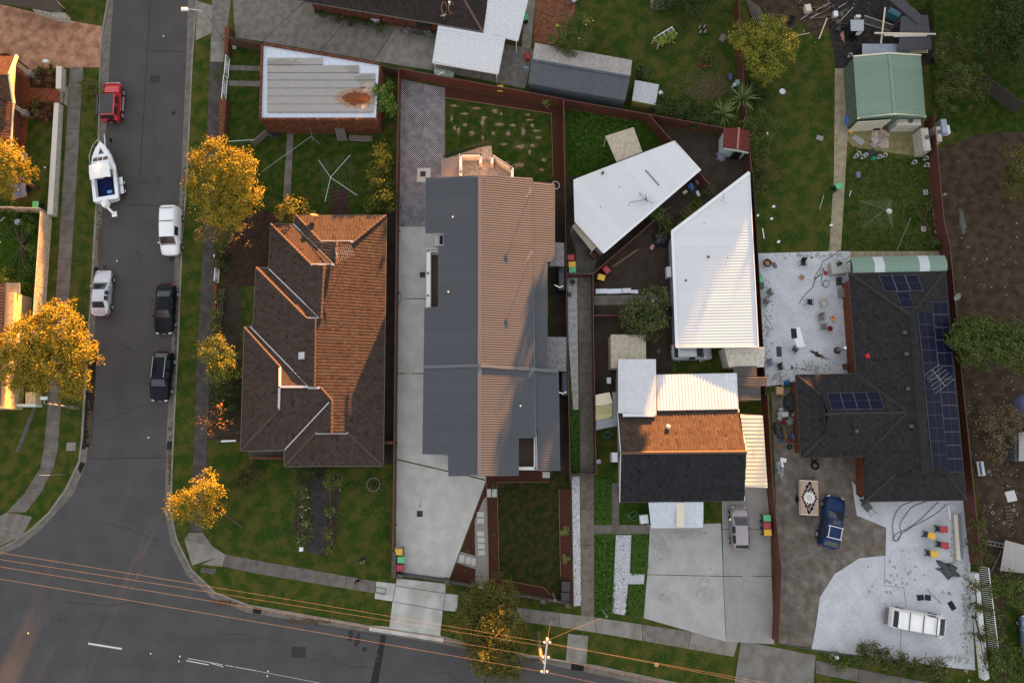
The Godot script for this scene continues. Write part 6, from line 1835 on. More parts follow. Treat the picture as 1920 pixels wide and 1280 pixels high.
func make_vegetation() -> void:
	leaf_nz.seed = 4
	leaf_nz.frequency = 0.02
	var gold := Color(0.155,0.128,0.017)
	var gold2 := Color(0.25,0.188,0.021)
	var gb := {"mat": "golden","back": Color(0.09,0.07,0.01),"trunk": 0.2,"k": 5.4,"leaf": 0.085,"per": 56}
	var green := Color(0.045,0.070,0.016)
	var green2 := Color(0.085,0.115,0.028)
	var dark := Color(0.022,0.036,0.010)
	var dark2 := Color(0.048,0.066,0.020)
	var rust := Color(0.13,0.07,0.025)
	var rust2 := Color(0.22,0.11,0.03)
	plant("street_tree","big golden tree on the verge beside the white van","tree",[[408,302,6.2,2.2,1.8],[448,322,6.2,2.0,1.7],[395,350,6.0,2.1,1.7],[450,365,5.8,2.0,1.6],[418,395,5.4,2.0,1.5]],gold,gold2,gb)
	plant("street_tree","thin brownish tree just below the big golden tree","tree",[[390,425,3.9,2.0,1.3],[432,440,3.9,1.9,1.3],[455,432,4.1,1.0,0.9]],Color(0.085,0.072,0.03),Color(0.14,0.10,0.035),{"mat": "golden","back": Color(0.06,0.04,0.01),"k": 1.0,"per": 20,"trunk": 0.14,"limbs": 4})
	plant("street_tree","broad golden tree at the left edge over the western footpath","tree",[[60,640,6.2,2.5,1.9],[110,618,6.4,2.6,2.0],[40,690,5.8,2.4,1.7],[95,690,6.2,2.6,1.9],[145,660,5.8,2.0,1.7],[140,710,5.4,1.7,1.5]],gold,gold2,gb)
	plant("garden_tree","golden tree beside the terracotta porch at the left edge","tree",[[8,300,4.8,2.0,1.5],[30,320,4.6,1.6,1.4],[0,345,4.2,1.6,1.3]],gold,gold2,gb)
	plant("leaning_tree","leaning golden conifer at the street corner","tree",[[345,945,3.2,1.3,1.0],[375,930,3.5,1.5,1.1],[395,915,3.6,1.1,1.0],[390,955,3.0,1.4,1.0]],gold,gold2,{"mat": "golden","back": Color(0.09,0.07,0.01),"k": 5.0,"leaf": 0.08,"trunk": 0.13,"base": [455,988],"ragged": 0.5})
	plant("garden_shrub","yellowing shrub between footpath and corner house","shrub",[[405,660,2.4,1.5,1.2],[425,680,2.2,1.5,1.2],[410,700,1.8,1.2,1.0]],gold,green2,gb)
	plant("garden_shrub","dark shrub beside the corner house wall","shrub",[[430,720,1.4,1.3,1.0],[415,740,1.2,1.2,0.9],[428,775,1.0,1.2,0.8]],dark,dark2)
	plant("bare_tree","sparse russet tree with bare branches over the footpath","tree",[[385,790,2.6,0.9,0.6],[410,775,2.7,0.9,0.6],[400,805,2.5,1.0,0.6],[430,800,2.4,0.8,0.6]],rust,rust2,{"mat": "golden","back": Color(0.08,0.03,0.01),"k": 1.1,"per": 14,"limbs": 8,"trunk": 0.1})
	plant("garden_shrub","round golden flowering shrub at the roof corner","shrub",[[535,402,2.0,1.1,0.9],[555,390,2.2,1.2,1.0],[570,398,1.8,0.8,0.8]],Color(0.10,0.10,0.02),gold2,{"flowers": Color(0.45,0.30,0.02),"fk": 1.6})
	plant("garden_tree","round bright green tree beside the brick garage","tree",[[722,172,2.6,1.1,1.1],[726,196,2.4,1.1,1.0]],Color(0.05,0.10,0.018),Color(0.09,0.15,0.03),{"k": 4.0,"leaf": 0.1,"ragged": 0.12})
	plant("lemon_tree","lemon tree against the duplex fence","tree",[[715,345,1.9,1.3,1.1],[722,375,1.8,1.4,1.1],[700,385,1.4,1.1,0.9]],dark,Color(0.09,0.10,0.02),{"flowers": Color(0.40,0.27,0.01),"fk": 0.8})
	plant("garden_shrub","small yellow topped shrub below the wood pile","shrub",[[712,282,1.7,0.8,0.7],[722,302,1.5,0.9,0.8],[705,320,1.3,0.9,0.7]],dark2,gold2,{"flowers": Color(0.45,0.28,0.01),"fk": 0.6})
	plant("street_tree","dense olive tree on the verge beside the power pole","tree",[[905,1128,2.8,1.9,1.5],[940,1118,3.0,1.7,1.5],[890,1170,2.6,2.0,1.6],[935,1170,3.2,2.4,1.9],[915,1215,3.0,2.4,1.8],[945,1235,2.6,1.8,1.5]],Color(0.060,0.058,0.016),Color(0.115,0.105,0.022),{"k": 6.5,"trunk": 0.22,"leaf": 0.085,"per": 50})
	plant("garden_tree","rounded dark green tree over the brick paving","tree",[[1050,70,2.8,1.3,1.1],[1080,55,2.9,1.5,1.2],[1075,85,2.7,1.2,1.0]],dark2,green2,{"k": 3.0})
	plant("garden_tree","yellow tipped tree at the fence of the large back lawn","tree",[[1400,75,4.0,1.8,1.5],[1440,60,4.4,1.8,1.5],[1465,85,4.2,1.5,1.4],[1425,110,3.8,1.8,1.4],[1445,135,3.2,1.4,1.2]],Color(0.10,0.11,0.018),Color(0.21,0.20,0.03),{"mat": "golden","back": Color(0.08,0.07,0.01),"k": 3.8,"trunk": 0.15})
	for q in [[1300,10,1.6,1.5,"tree standing in the large back lawn at the top edge"],[1262,8,0.7,0.8,"planted box at the top of the large back lawn"]]:
		plant("garden_shrub","dark green " + q[4],"shrub",[[q[0] - 8,q[1],q[2],q[3],q[3] * 0.8],[q[0] + 14,q[1] - 6,q[2],q[3] * 0.9,q[3] * 0.8]],dark,dark2)
	plant("hedge_shrub","dark hedge of shrubs beside the small zinc shed","hedge",[[1245,200,1.2,1.2,1.0],[1275,205,1.3,1.3,1.1],[1305,215,1.2,1.3,1.0],[1335,222,1.1,1.1,0.9]],dark,dark2,{"k": 4.8})
	spiky("pale green strap leaved plant beside the fence corner",1390,188,1.0,1.9,34,Color(0.10,0.15,0.05))
	spiky("strap leaved plant below the bare earth",1354,214,0.9,1.8,34,Color(0.11,0.15,0.045))
	spiky("grassy spiky plant between the two white roofs",1330,358,0.5,1.1,26,Color(0.07,0.085,0.03))
	plant("hedge_shrub","leafy green shrubs along the fence above the white roof","hedge",[[1415,225,1.6,1.3,1.1],[1432,245,1.7,1.5,1.2],[1420,270,1.5,1.2,1.0]],green,green2,{"k": 2.6})
	plant("hedge_shrub","thin brownish shrubs beside the pointed white roof","hedge",[[1430,300,1.3,1.3,1.0],[1440,325,1.2,1.2,0.9],[1425,350,1.0,1.0,0.8]],Color(0.06,0.055,0.02),Color(0.09,0.085,0.03),{"k": 1.5})
	plant("garden_tree","feathery dark tree beside the green shed","tree",[[1780,100,3.2,1.8,1.5],[1800,140,3.4,2.0,1.5],[1785,185,3.0,1.8,1.4],[1825,170,2.8,1.6,1.3]],dark2,Color(0.075,0.075,0.022),{"k": 2.8,"limbs": 5})
	plant("garden_tree","dark tree mass in the top right corner","tree",[[1880,40,4.5,3.0,2.2],[1930,90,5.0,3.2,2.4],[1860,100,3.8,2.2,1.8],[1920,20,5.0,3.0,2.2]],dark,dark2,{"k": 2.8,"trunk": 0.25})
	plant("garden_tree","yellowish tree at the right edge above the bare lot","tree",[[1905,300,3.2,1.8,1.4],[1925,335,3.2,2.0,1.5],[1900,355,2.6,1.4,1.1]],Color(0.06,0.062,0.016),Color(0.10,0.095,0.024),{"k": 1.8})
	plant("garden_tree","rounded green tree beside the long solar columns","tree",[[1800,635,3.4,1.6,1.4],[1835,625,3.6,1.9,1.5],[1830,655,3.2,1.8,1.4],[1880,640,3.6,2.2,1.7],[1905,660,3.4,1.9,1.5]],green,Color(0.08,0.10,0.026),{"k": 4.8,"trunk": 0.18})
	plant("bare_tree","leafless brown bush in the bare lot","shrub",[[1850,790,1.8,1.5,1.1],[1880,810,2.0,1.8,1.3],[1865,840,1.6,1.5,1.1],[1895,780,1.8,1.5,1.1]],Color(0.085,0.060,0.034),Color(0.15,0.11,0.06),{"k": 3.6,"per": 18,"leaf": 0.09,"limbs": 9,"trunk": 0.1})
	plant("garden_tree","olive grey tree between shed and white building","tree",[[1230,560,2.8,1.3,1.0],[1195,585,2.6,1.4,1.1],[1222,605,2.6,1.5,1.1],[1185,605,2.2,1.1,0.9]],dark2,Color(0.075,0.085,0.03),{"k": 4.0,"leaf": 0.12})
	plant("garden_shrub","green shrub in the dark gap below the granny flat","shrub",[[1235,405,1.2,1.0,0.8],[1245,425,1.0,0.8,0.7]],green,green2)
	plant("hedge_shrub","clipped brown-green hedge at the front of the painted courtyard","hedge",[[1615,1228,0.9,0.8,0.7],[1635,1226,1.0,1.0,0.8],[1655,1232,1.0,0.9,0.8],[1690,1245,0.8,0.9,0.7],[1725,1252,0.8,0.9,0.7],[1755,1255,0.9,1.0,0.8]],Color(0.05,0.055,0.02),Color(0.085,0.09,0.03),{"k": 4.8})
	plant("hedge_shrub","low bush in front of the gate post","shrub",[[1560,1234,0.6,0.7,0.5],[1578,1238,0.6,0.7,0.5]],dark2,green2)
	plant("hedge_shrub","overgrown creeper hedge along the courtyard edge, upper part","hedge",[[1830,985,1.2,0.8,0.9],[1834,1015,1.3,0.9,0.9],[1838,1045,1.1,0.8,0.8]],Color(0.05,0.055,0.018),Color(0.09,0.085,0.025),{"k": 4.0})
	plant("hedge_shrub","yellow flowering creeper along the white boundary wall","hedge",[[1828,1095,0.9,0.6,0.7],[1832,1140,0.9,0.6,0.7],[1836,1180,0.9,0.7,0.7],[1842,1225,0.9,0.7,0.7]],Color(0.05,0.055,0.016),Color(0.08,0.085,0.02),{"k": 4.0,"flowers": Color(0.42,0.32,0.01),"fk": 0.9})
	plant("hedge_shrub","yellow flowering bush right of the pale railing","shrub",[[1865,1100,1.2,1.0,0.9],[1862,1145,1.0,0.8,0.8],[1868,1190,1.0,0.8,0.8]],green,green2,{"flowers": Color(0.45,0.33,0.01),"fk": 1.0})
	plant("garden_tree","dense shrub at the right edge below the pale sheet roof","shrub",[[1895,1095,1.8,1.4,1.2],[1915,1115,1.8,1.5,1.2]],green,green2,{"k": 2.4,"flowers": Color(0.4,0.3,0.02),"fk": 0.3})
	plant("garden_tree","leafy tree in the bottom right corner","tree",[[1880,1250,2.2,1.6,1.2],[1910,1235,2.4,1.7,1.3],[1900,1275,2.2,1.8,1.3]],green,green2,{"k": 2.4})
	plant("garden_shrub","rounded bush beside the red four wheel drive","shrub",[[160,166,0.9,0.8,0.8],[172,160,0.9,0.7,0.7]],Color(0.07,0.08,0.02),Color(0.13,0.12,0.03))
	for q in [[75,133,"olive shrub in the mulch bed nearest the letterbox",0],[74,154,"olive shrub beside the top of the brick steps",0],[94,152,"reddish shrub beside the low cream wall",1],[93,130,"small dark shrub at the corner of the mulch bed",0],[69,192,"olive shrub below the brick steps",0],[92,195,"reddish shrub against the long low wall",1],[68,214,"olive shrub at the lower end of the shrub bed",0],[88,217,"orange-red shrub at the end of the mulch bed",1],[55,203,"small olive shrub beside the porch",0]]:
		plant("garden_shrub",q[2],"shrub",[[q[0],q[1],0.5,0.55,0.5]],Color(0.10,0.05,0.02) if q[3] else Color(0.075,0.068,0.018),Color(0.17,0.075,0.03) if q[3] else Color(0.12,0.10,0.025),{"k": 5.0,"leaf": 0.08,"spread": 0.2,"ragged": 0.1})
	plant("garden_shrub","flowering shrubs along the left of the front path","shrub",[[570,925,0.6,0.6,0.5],[570,955,0.6,0.6,0.5],[572,985,0.6,0.6,0.5],[562,1012,0.5,0.6,0.4]],green,green2,{"k": 3.0,"flowers": Color(0.5,0.5,0.4),"fk": 0.4})
	plant("garden_shrub","shrubs along the right of the front path","shrub",[[625,900,1.0,0.9,0.7],[622,960,0.5,0.5,0.4],[620,1000,0.5,0.5,0.4],[618,1028,0.5,0.5,0.4]],green,Color(0.11,0.11,0.02),{"k": 3.0,"flowers": Color(0.5,0.5,0.4),"fk": 0.3})
	plant("garden_shrub","dull shrub in front of the corner house porch","shrub",[[470,890,0.6,1.0,0.5],[455,900,0.5,0.8,0.4]],Color(0.05,0.05,0.018),Color(0.08,0.07,0.025))
	plant("garden_shrub","dark shrub under the corner house eave","shrub",[[570,888,0.9,0.8,0.6],[596,884,0.7,0.6,0.5]],dark,dark2)
	spiky("small spiky plant in the corner house lawn",660,914,0.15,0.6,22,Color(0.05,0.10,0.03))
	for q in [[929,962,"upper mulch bed"],[927,1002,"middle of the mulch strip"],[930,1044,"lower mulch strip"],[878,1031,"mulch triangle above the side path"],[873,1067,"mulch triangle below the side path"],[925,912,"top corner of the mulch"]]:
		spiky("small tufted plant in the %s of the duplex front yard" % q[2],q[0],q[1],0.06,0.42,14,Color(0.09,0.12,0.03))
	plant("garden_shrub","pale green shrub in the mulch beside the stone strip","shrub",[[1058,997,0.5,0.5,0.4]],Color(0.10,0.13,0.03),Color(0.16,0.19,0.05),{"k": 4.0,"leaf": 0.08,"spread": 0.2})
	plant("garden_shrub","small leafy shrub below the pale green shrub","shrub",[[1060,1046,0.4,0.45,0.35]],Color(0.09,0.11,0.03),Color(0.14,0.15,0.05),{"k": 3.0,"leaf": 0.08,"spread": 0.2})
	plant("garden_shrub","little shrub in the mulch at the duplex back fence","shrub",[[1021,190,0.6,0.6,0.6]],Color(0.09,0.11,0.03),Color(0.14,0.15,0.05),{"k": 3.0,"leaf": 0.09})
	plant("climbing_plant","trailing climber on trellis beside the dark footpath","plant",[[408,560,1.0,0.5,0.5],[404,590,0.9,0.5,0.5],[400,615,0.9,0.5,0.5]],dark2,Color(0.11,0.11,0.03),{"flowers": Color(0.4,0.38,0.2),"fk": 0.5})
	plant("garden_shrub","dark bush beside the white garden gate","shrub",[[418,490,0.8,0.8,0.6],[415,470,0.8,0.7,0.6]],dark,dark2)
	plant("garden_shrub","weeds beside the top brick house wall","shrub",[[600,24,0.4,0.5,0.3],[630,32,0.4,0.5,0.3],[660,37,0.4,0.5,0.3],[690,42,0.4,0.5,0.3],[712,50,0.5,0.6,0.4]],dark,green2)
	plant("garden_shrub","grey leaved shrub beside the top brick house","shrub",[[758,56,0.5,0.6,0.4],[785,62,0.4,0.5,0.3],[805,64,0.4,0.5,0.3]],Color(0.10,0.11,0.10),Color(0.2,0.2,0.2),{"leaf": 0.09})
	plant("garden_shrub","creeping weeds over the salvage yard fence","shrub",[[1420,150,1.0,1.0,0.8],[1430,185,1.0,1.0,0.7]],dark,dark2)
	plant("lawn_hedge","low green hedge inside the cream fence","hedge",[[-5,395,0.6,0.7,0.5],[20,402,0.6,0.7,0.5],[45,408,0.6,0.7,0.5],[62,430,0.6,0.7,0.5],[60,470,0.6,0.7,0.5],[56,510,0.6,0.7,0.5],[40,530,0.6,0.8,0.5],[10,520,0.6,0.8,0.5]],green,Color(0.07,0.11,0.02),{"k": 3.0})
	tufts("tall weeds growing in the middle lot yards",[[1115,1002,1152,1150],[1185,1001,1214,1076],[1178,1095,1206,1158],[1115,895,1147,982],[1068,770,1087,888],[1066,210,1200,300]],2600,Color(0.05,0.10,0.018),Color(0.08,0.14,0.03),0.10)
	tufts("rough grass on the back lawns at the top right",[[1405,100,1560,470],[1590,300,1745,468],[1090,0,1370,180]],6500,Color(0.075,0.095,0.024),Color(0.13,0.13,0.045),0.06)
	tufts("longer grass on the street verges",[[354,320,384,320,358,900,326,840],[140,400,176,400,160,660,122,660],[482,1080,700,1116,690,1168,482,1130],[1130,1192,1370,1235,1366,1290,1130,1246],[400,130,428,130,424,150,400,150],[120,130,124,130,108,390,104,390],[505,900,560,900,560,1040,440,1020],[635,900,725,900,725,1080,625,1060]],6000,Color(0.07,0.10,0.024),Color(0.11,0.13,0.04),0.05)
	var far := []  # unseen tree rows added to block the sun, heights set for the shadows
	for i in 52:
		var x := -66.0 + i * 3.1
		var h := 4.5 if x < -28 else 7.0 if x < -13 else 5.4 if x < 20.5 else 11.8 if x < 31.5 else 6.7 if x < 46.8 else 12.0
		if x > -44 and x < -27: far.append([x + 13.5,-96.0 - 4.0 * (i % 2),8.0])
		else: far.append([x,-58.0 - 4.0 * (i % 2),h * (1.0 + 0.04 * sin(i * 2.3))])
	for i in 10: far.append([70.0 + 3.0 * (i % 2),-52.0 + i * 4.2,11.0 - 0.3 * i])
	var r := RandomNumberGenerator.new()
	r.seed = 99
	for k in far.size():
		var q: Array = far[k]
		var o := thing("added_shade_tree","unseen tree added outside the frame to cast long shade","tree",V(q[0],LAND,q[1]),0,"unseen trees added for their shade")
		part(o,"trunk",mtube([V0,V(0,q[2] * 0.6,0)],0.28,0.15,7),mats["bark"])
		part(o,"crown",foliage([[V(0,q[2] * 0.62,0),3.4,q[2] * 0.38],[V(1.5,q[2] * 0.34,0.8),3.0,q[2] * 0.33],[V(-1.8,q[2] * 0.34,-0.5),3.0,q[2] * 0.33],[V(0,1.2,0.4),2.6,1.6]],dark,green2,0.6,0.9,12,r,0.1,0.9),leaf_mat("leaves green",Color(0.05,0.06,0.012)))

func tufts(label: String,areas: Array,count: int,c1: Color,c2: Color,size: float) -> void:
	var b := MB.new()
	for k in 5:
		var a := k * 1.26
		var d := V(cos(a),0,sin(a))
		var s := V(-d.z,0,d.x) * size * 0.3
		b.tri(d * size * 0.2 - s,d * size * 0.2 + s,d * size * 1.2 + V(0,size * 1.2,0))
	var mm := MultiMesh.new()
	mm.transform_format = MultiMesh.TRANSFORM_3D
	mm.use_colors = true
	mm.mesh = b.mesh()
	mm.instance_count = count
	var r := RandomNumberGenerator.new()
	r.seed = hash(label)
	for i in count:
		var q: Array = areas[r.randi() % areas.size()]
		var s := r.randf()
		var t := r.randf()
		var p := g(lerpf(q[0],q[2],s),lerpf(q[1],q[3],t),LAND)
		if q.size() == 8: p = g(lerpf(lerpf(q[0],q[2],s),lerpf(q[6],q[4],s),t),lerpf(lerpf(q[1],q[3],s),lerpf(q[7],q[5],s),t),LAND)
		mm.set_instance_transform(i,Transform3D(Basis(Vector3.UP,r.randf() * TAU).scaled(Vector3.ONE * r.randf_range(0.6,1.6)),p))
		var c := c1.lerp(c2,r.randf())
		mm.set_instance_color(i,c)
	var o := MultiMeshInstance3D.new()
	o.name = nm("grass_tufts")
	o.multimesh = mm
	o.material_override = tinted("tuft",0.9)
	add_child(o)
	tag(o,label,"grass","","stuff")

func wheelie(label: String,px: float,py: float,yaw: float,lid: Color,group: String,fallen := false) -> void:
	var c := g(px,py,1.0)
	var o := thing("wheelie_bin",label,"bin",V(c.x,LAND + 0.03,c.z),yaw,group)
	var body := MB.new()
	var lo := [V(-0.21,0.06,-0.24),V(0.21,0.06,-0.24),V(0.21,0.06,0.24),V(-0.21,0.06,0.24)]
	var hi := [V(-0.28,0.95,-0.33),V(0.28,0.95,-0.33),V(0.28,0.95,0.33),V(-0.28,0.95,0.33)]
	for i in 4:
		var j := (i + 1) % 4
		body.quad(lo[i],lo[j],hi[j],hi[i])
	body.quad(lo[3],lo[2],lo[1],lo[0])
	part(o,"bin_body",body.mesh(),paint("bin green",0.012,0.022,0.016,0.5))
	var l := part(o,"lid",mcham(V(0,0.99,0.02),V(0.60,0.09,0.72),0.05),paint("lid %s" % lid,lid.r,lid.g,lid.b,0.4))
	part(l,"lid_boss",mcham(V(0,1.04,0.04),V(0.34,0.03,0.42),0.015),paint("lid %s" % lid,0,0,0))
	part(o,"handle",mbar(V(-0.24,0.95,-0.42),V(0.24,0.95,-0.42),0.05,0.05),mats["bin green"])
	for sx in [-1,1]:
		part(o,"wheel",mlathe([Vector2(0,0.03),Vector2(0.1,0.03),Vector2(0.1,-0.03),Vector2(0,-0.03)],12),paint("rubber",0.012,0.012,0.013,0.85),Transform3D(Basis(Vector3.FORWARD,PI / 2),V(sx * 0.26,0.1,-0.3)))

func pot(called: String,label: String,category: String,px: float,py: float,r: float,h: float,col: Color,inside := Color(0.03,0.025,0.02),group := "") -> void:
	var o := thing(called,label,category,g(px,py,LAND),0,group)
	part(o,"body",mlathe([Vector2(0,0.0),Vector2(r * 0.8,0),Vector2(r,h),Vector2(r * 1.08,h + 0.02),Vector2(r * 0.92,h),Vector2(r * 0.85,h * 0.6)],12),paint("pot %s" % col,col.r,col.g,col.b,0.5))
	part(o,"contents",mlathe([Vector2(r * 0.88,h * 0.7),Vector2(0,h * 0.74)],12),paint("pot in %s" % inside,inside.r,inside.g,inside.b,0.9))

func slab_box(called: String,label: String,category: String,px: float,py: float,size: Vector3,yaw: float,m: Material,group := "",tilt := 0.0) -> MeshInstance3D:
	var o := single(called,label,category,mcham(V(0,size.y * 0.5,0),size,minf(0.03,size.y * 0.3)),m,g(px,py,LAND + 0.012),yaw,group)
	if tilt != 0.0: o.rotation.x = tilt
	return o

func plank(called: String,label: String,category: String,a: Array,b: Array,w: float,t: float,m: Material,ha := 0.08,hb := 0.08,group := "") -> void:
	single(called,label,category,mbar(g(a[0],a[1],LAND + ha),g(b[0],b[1],LAND + hb),w,t),m,V0,0,group)

func cord(called: String,label: String,category: String,px: Array,r: float,m: Material,h := 0.02) -> void:
	var cv := Curve3D.new()
	var pts := gs(px,LAND + 0.02 + r + h)
	for i in pts.size():
		var t: Vector3 = (pts[mini(i + 1,pts.size() - 1)] - pts[maxi(i - 1,0)]) / 6.0
		cv.add_point(pts[i],-t,t)
	cv.bake_interval = 0.25
	var p := []
	for q in cv.get_baked_points(): p.append(q)
	single(called,label,category,mtube(p,r,r,5),m)

func tyre(label: String,px: float,py: float,r := 0.3,group := "") -> void:
	single("rubber_tyre_ring",label,"tyre",mring(V(0,0.1,0),Vector3.UP,r * 0.75,r * 0.25,18,8),paint("rubber",0.012,0.012,0.013,0.85),g(px,py,LAND + 0.01),0,group)

func chair(label: String,px: float,py: float,yaw: float,col: Color,group := "",flip := false) -> void:
	var o := thing("garden_chair",label,"chair",g(px,py,LAND + 0.02),yaw,group)
	var m := paint("chair %s" % col,col.r,col.g,col.b,0.7)
	var fr := paint("chair frame",0.12,0.12,0.125,0.4,0.6)
	part(o,"seat",mcham(V(0,0.43,0),V(0.52,0.04,0.5),0.01),m)
	part(o,"backrest",mbox(V(0,0.72,-0.33),V(0.52,0.55,0.03),Basis(Vector3.RIGHT,-0.35)),m)
	for sx in [-1,1]:
		part(o,"armrest",mbar(V(sx * 0.29,0.64,0.25),V(sx * 0.29,0.64,-0.32),0.05,0.03),fr)
		for z in [0.24,-0.26]: part(o,"leg",mbar(V(sx * 0.28,0.64 if z > 0 else 0.42,z),V(sx * 0.3,0,z * 1.1),0.03,0.03),fr)

func heap(called: String,label: String,category: String,px: float,py: float,size: Vector3,yaw: float,m: Material,sd := 1,creases := 0.35) -> void:
	var nz := FastNoiseLite.new()
	nz.seed = sd
	nz.frequency = 1.1
	var n := 18
	var rows := 6
	var rings := []
	for i in rows + 1:
		var t := i / float(rows)
		var ring := []
		for k in n + 1:
			var a := TAU * (k % n) / n
			var rr := cos(t * PI * 0.5) * (1.0 + creases * nz.get_noise_2d(cos(a) * 1.4 + sd,sin(a) * 1.4) * 1.8)
			var y := sin(t * PI * 0.5) * (1.0 + creases * nz.get_noise_3d(cos(a) * 2.0,t * 2.0 + sd,sin(a) * 2.0))
			ring.append(V(cos(a) * rr * size.x * 0.5,y * size.y,sin(a) * rr * size.z * 0.5))
		rings.append(ring)
	single(called,label,category,loft(rings,false),m,g(px,py,LAND + 0.01),yaw)

func capsule_body(bones: Array,cell: float,k := 0.05) -> ArrayMesh:
	var lo := Vector3.INF
	var hi := -Vector3.INF
	for b in bones:
		for i in 2:
			var rr: Vector3 = Vector3.ONE * (b[2 + i] + cell * 3.0)
			lo = lo.min(b[i] - rr)
			hi = hi.max(b[i] + rr)
	var n := Vector3i(((hi - lo) / cell).ceil()) + Vector3i.ONE
	var f := PackedFloat32Array()
	f.resize(n.x * n.y * n.z)
	f.fill(1.0)
	for b in bones:
		var pad := Vector3.ONE * (maxf(b[2],b[3]) + 0.12)
		var a0 := Vector3i((((b[0] as Vector3).min(b[1]) - pad - lo) / cell).floor()).clamp(Vector3i.ZERO,n - Vector3i.ONE)
		var a1 := Vector3i((((b[0] as Vector3).max(b[1]) + pad - lo) / cell).ceil()).clamp(Vector3i.ZERO,n - Vector3i.ONE)
		var ab: Vector3 = b[1] - b[0]
		for z in range(a0.z,a1.z + 1):
			for y in range(a0.y,a1.y + 1):
				for x in range(a0.x,a1.x + 1):
					var p := lo + V(x,y,z) * cell
					var t := clampf((p - b[0]).dot(ab) / maxf(ab.length_squared(),1e-6),0,1)
					var d: float = p.distance_to(b[0] + ab * t) - lerpf(b[2],b[3],t)
					var i := x + n.x * (y + n.y * z)
					var e := f[i]
					var h := clampf(0.5 + 0.5 * (e - d) / k,0,1)
					f[i] = lerpf(e,d,h) - k * h * (1.0 - h)
	var at := {}
	var vs := []
	var corner := [Vector3i(0,0,0),Vector3i(1,0,0),Vector3i(0,1,0),Vector3i(1,1,0),Vector3i(0,0,1),Vector3i(1,0,1),Vector3i(0,1,1),Vector3i(1,1,1)]
	var edge := [[0,1],[2,3],[4,5],[6,7],[0,2],[1,3],[4,6],[5,7],[0,4],[1,5],[2,6],[3,7]]
	for z in n.z - 1:
		for y in n.y - 1:
			for x in n.x - 1:
				var s := 0.0
				var m := V0
				var d8 := []
				for q in corner: d8.append(f[(x + q.x) + n.x * ((y + q.y) + n.y * (z + q.z))])
				for e in edge:
					if (d8[e[0]] < 0) != (d8[e[1]] < 0):
						var t: float = d8[e[0]] / (d8[e[0]] - d8[e[1]])
						m += Vector3(corner[e[0]]).lerp(Vector3(corner[e[1]]),t)
						s += 1.0
				if s > 0:
					at[Vector3i(x,y,z)] = vs.size()
					vs.append(lo + (V(x,y,z) + m / s) * cell)
	var st := SurfaceTool.new()
	st.begin(Mesh.PRIMITIVE_TRIANGLES)
	var put := func(i: int) -> void:
		var p: Vector3 = vs[i]
		var best := 1e9
		var col := Color.WHITE
		for b in bones:
			var ab: Vector3 = b[1] - b[0]
			var t := clampf((p - b[0]).dot(ab) / maxf(ab.length_squared(),1e-6),0,1)
			var d: float = p.distance_to(b[0] + ab * t) - lerpf(b[2],b[3],t)
			if d < best:
				best = d
				col = b[4]
		st.set_color(col)
		st.add_vertex(p)
	for key in at:
		var q: Vector3i = key
		for ax in 3:
			var e1 := Vector3i.ZERO
			e1[ax] = 1
			var u := Vector3i.ZERO
			u[(ax + 1) % 3] = 1
			var w := Vector3i.ZERO
			w[(ax + 2) % 3] = 1
			var f0 := f[q.x + n.x * (q.y + n.y * q.z)] < 0
			var qq := q + e1
			var f1 := f[qq.x + n.x * (qq.y + n.y * qq.z)] < 0
			if f0 == f1 or not (at.has(q - u) and at.has(q - w) and at.has(q - u - w)): continue
			var i4 := [at[q],at[q - u],at[q - u - w],at[q - w]]
			if f0: i4.reverse()
			for i in [0,1,2,0,2,3]: put.call(i4[i])
	st.index()
	st.generate_normals()
	return st.commit()

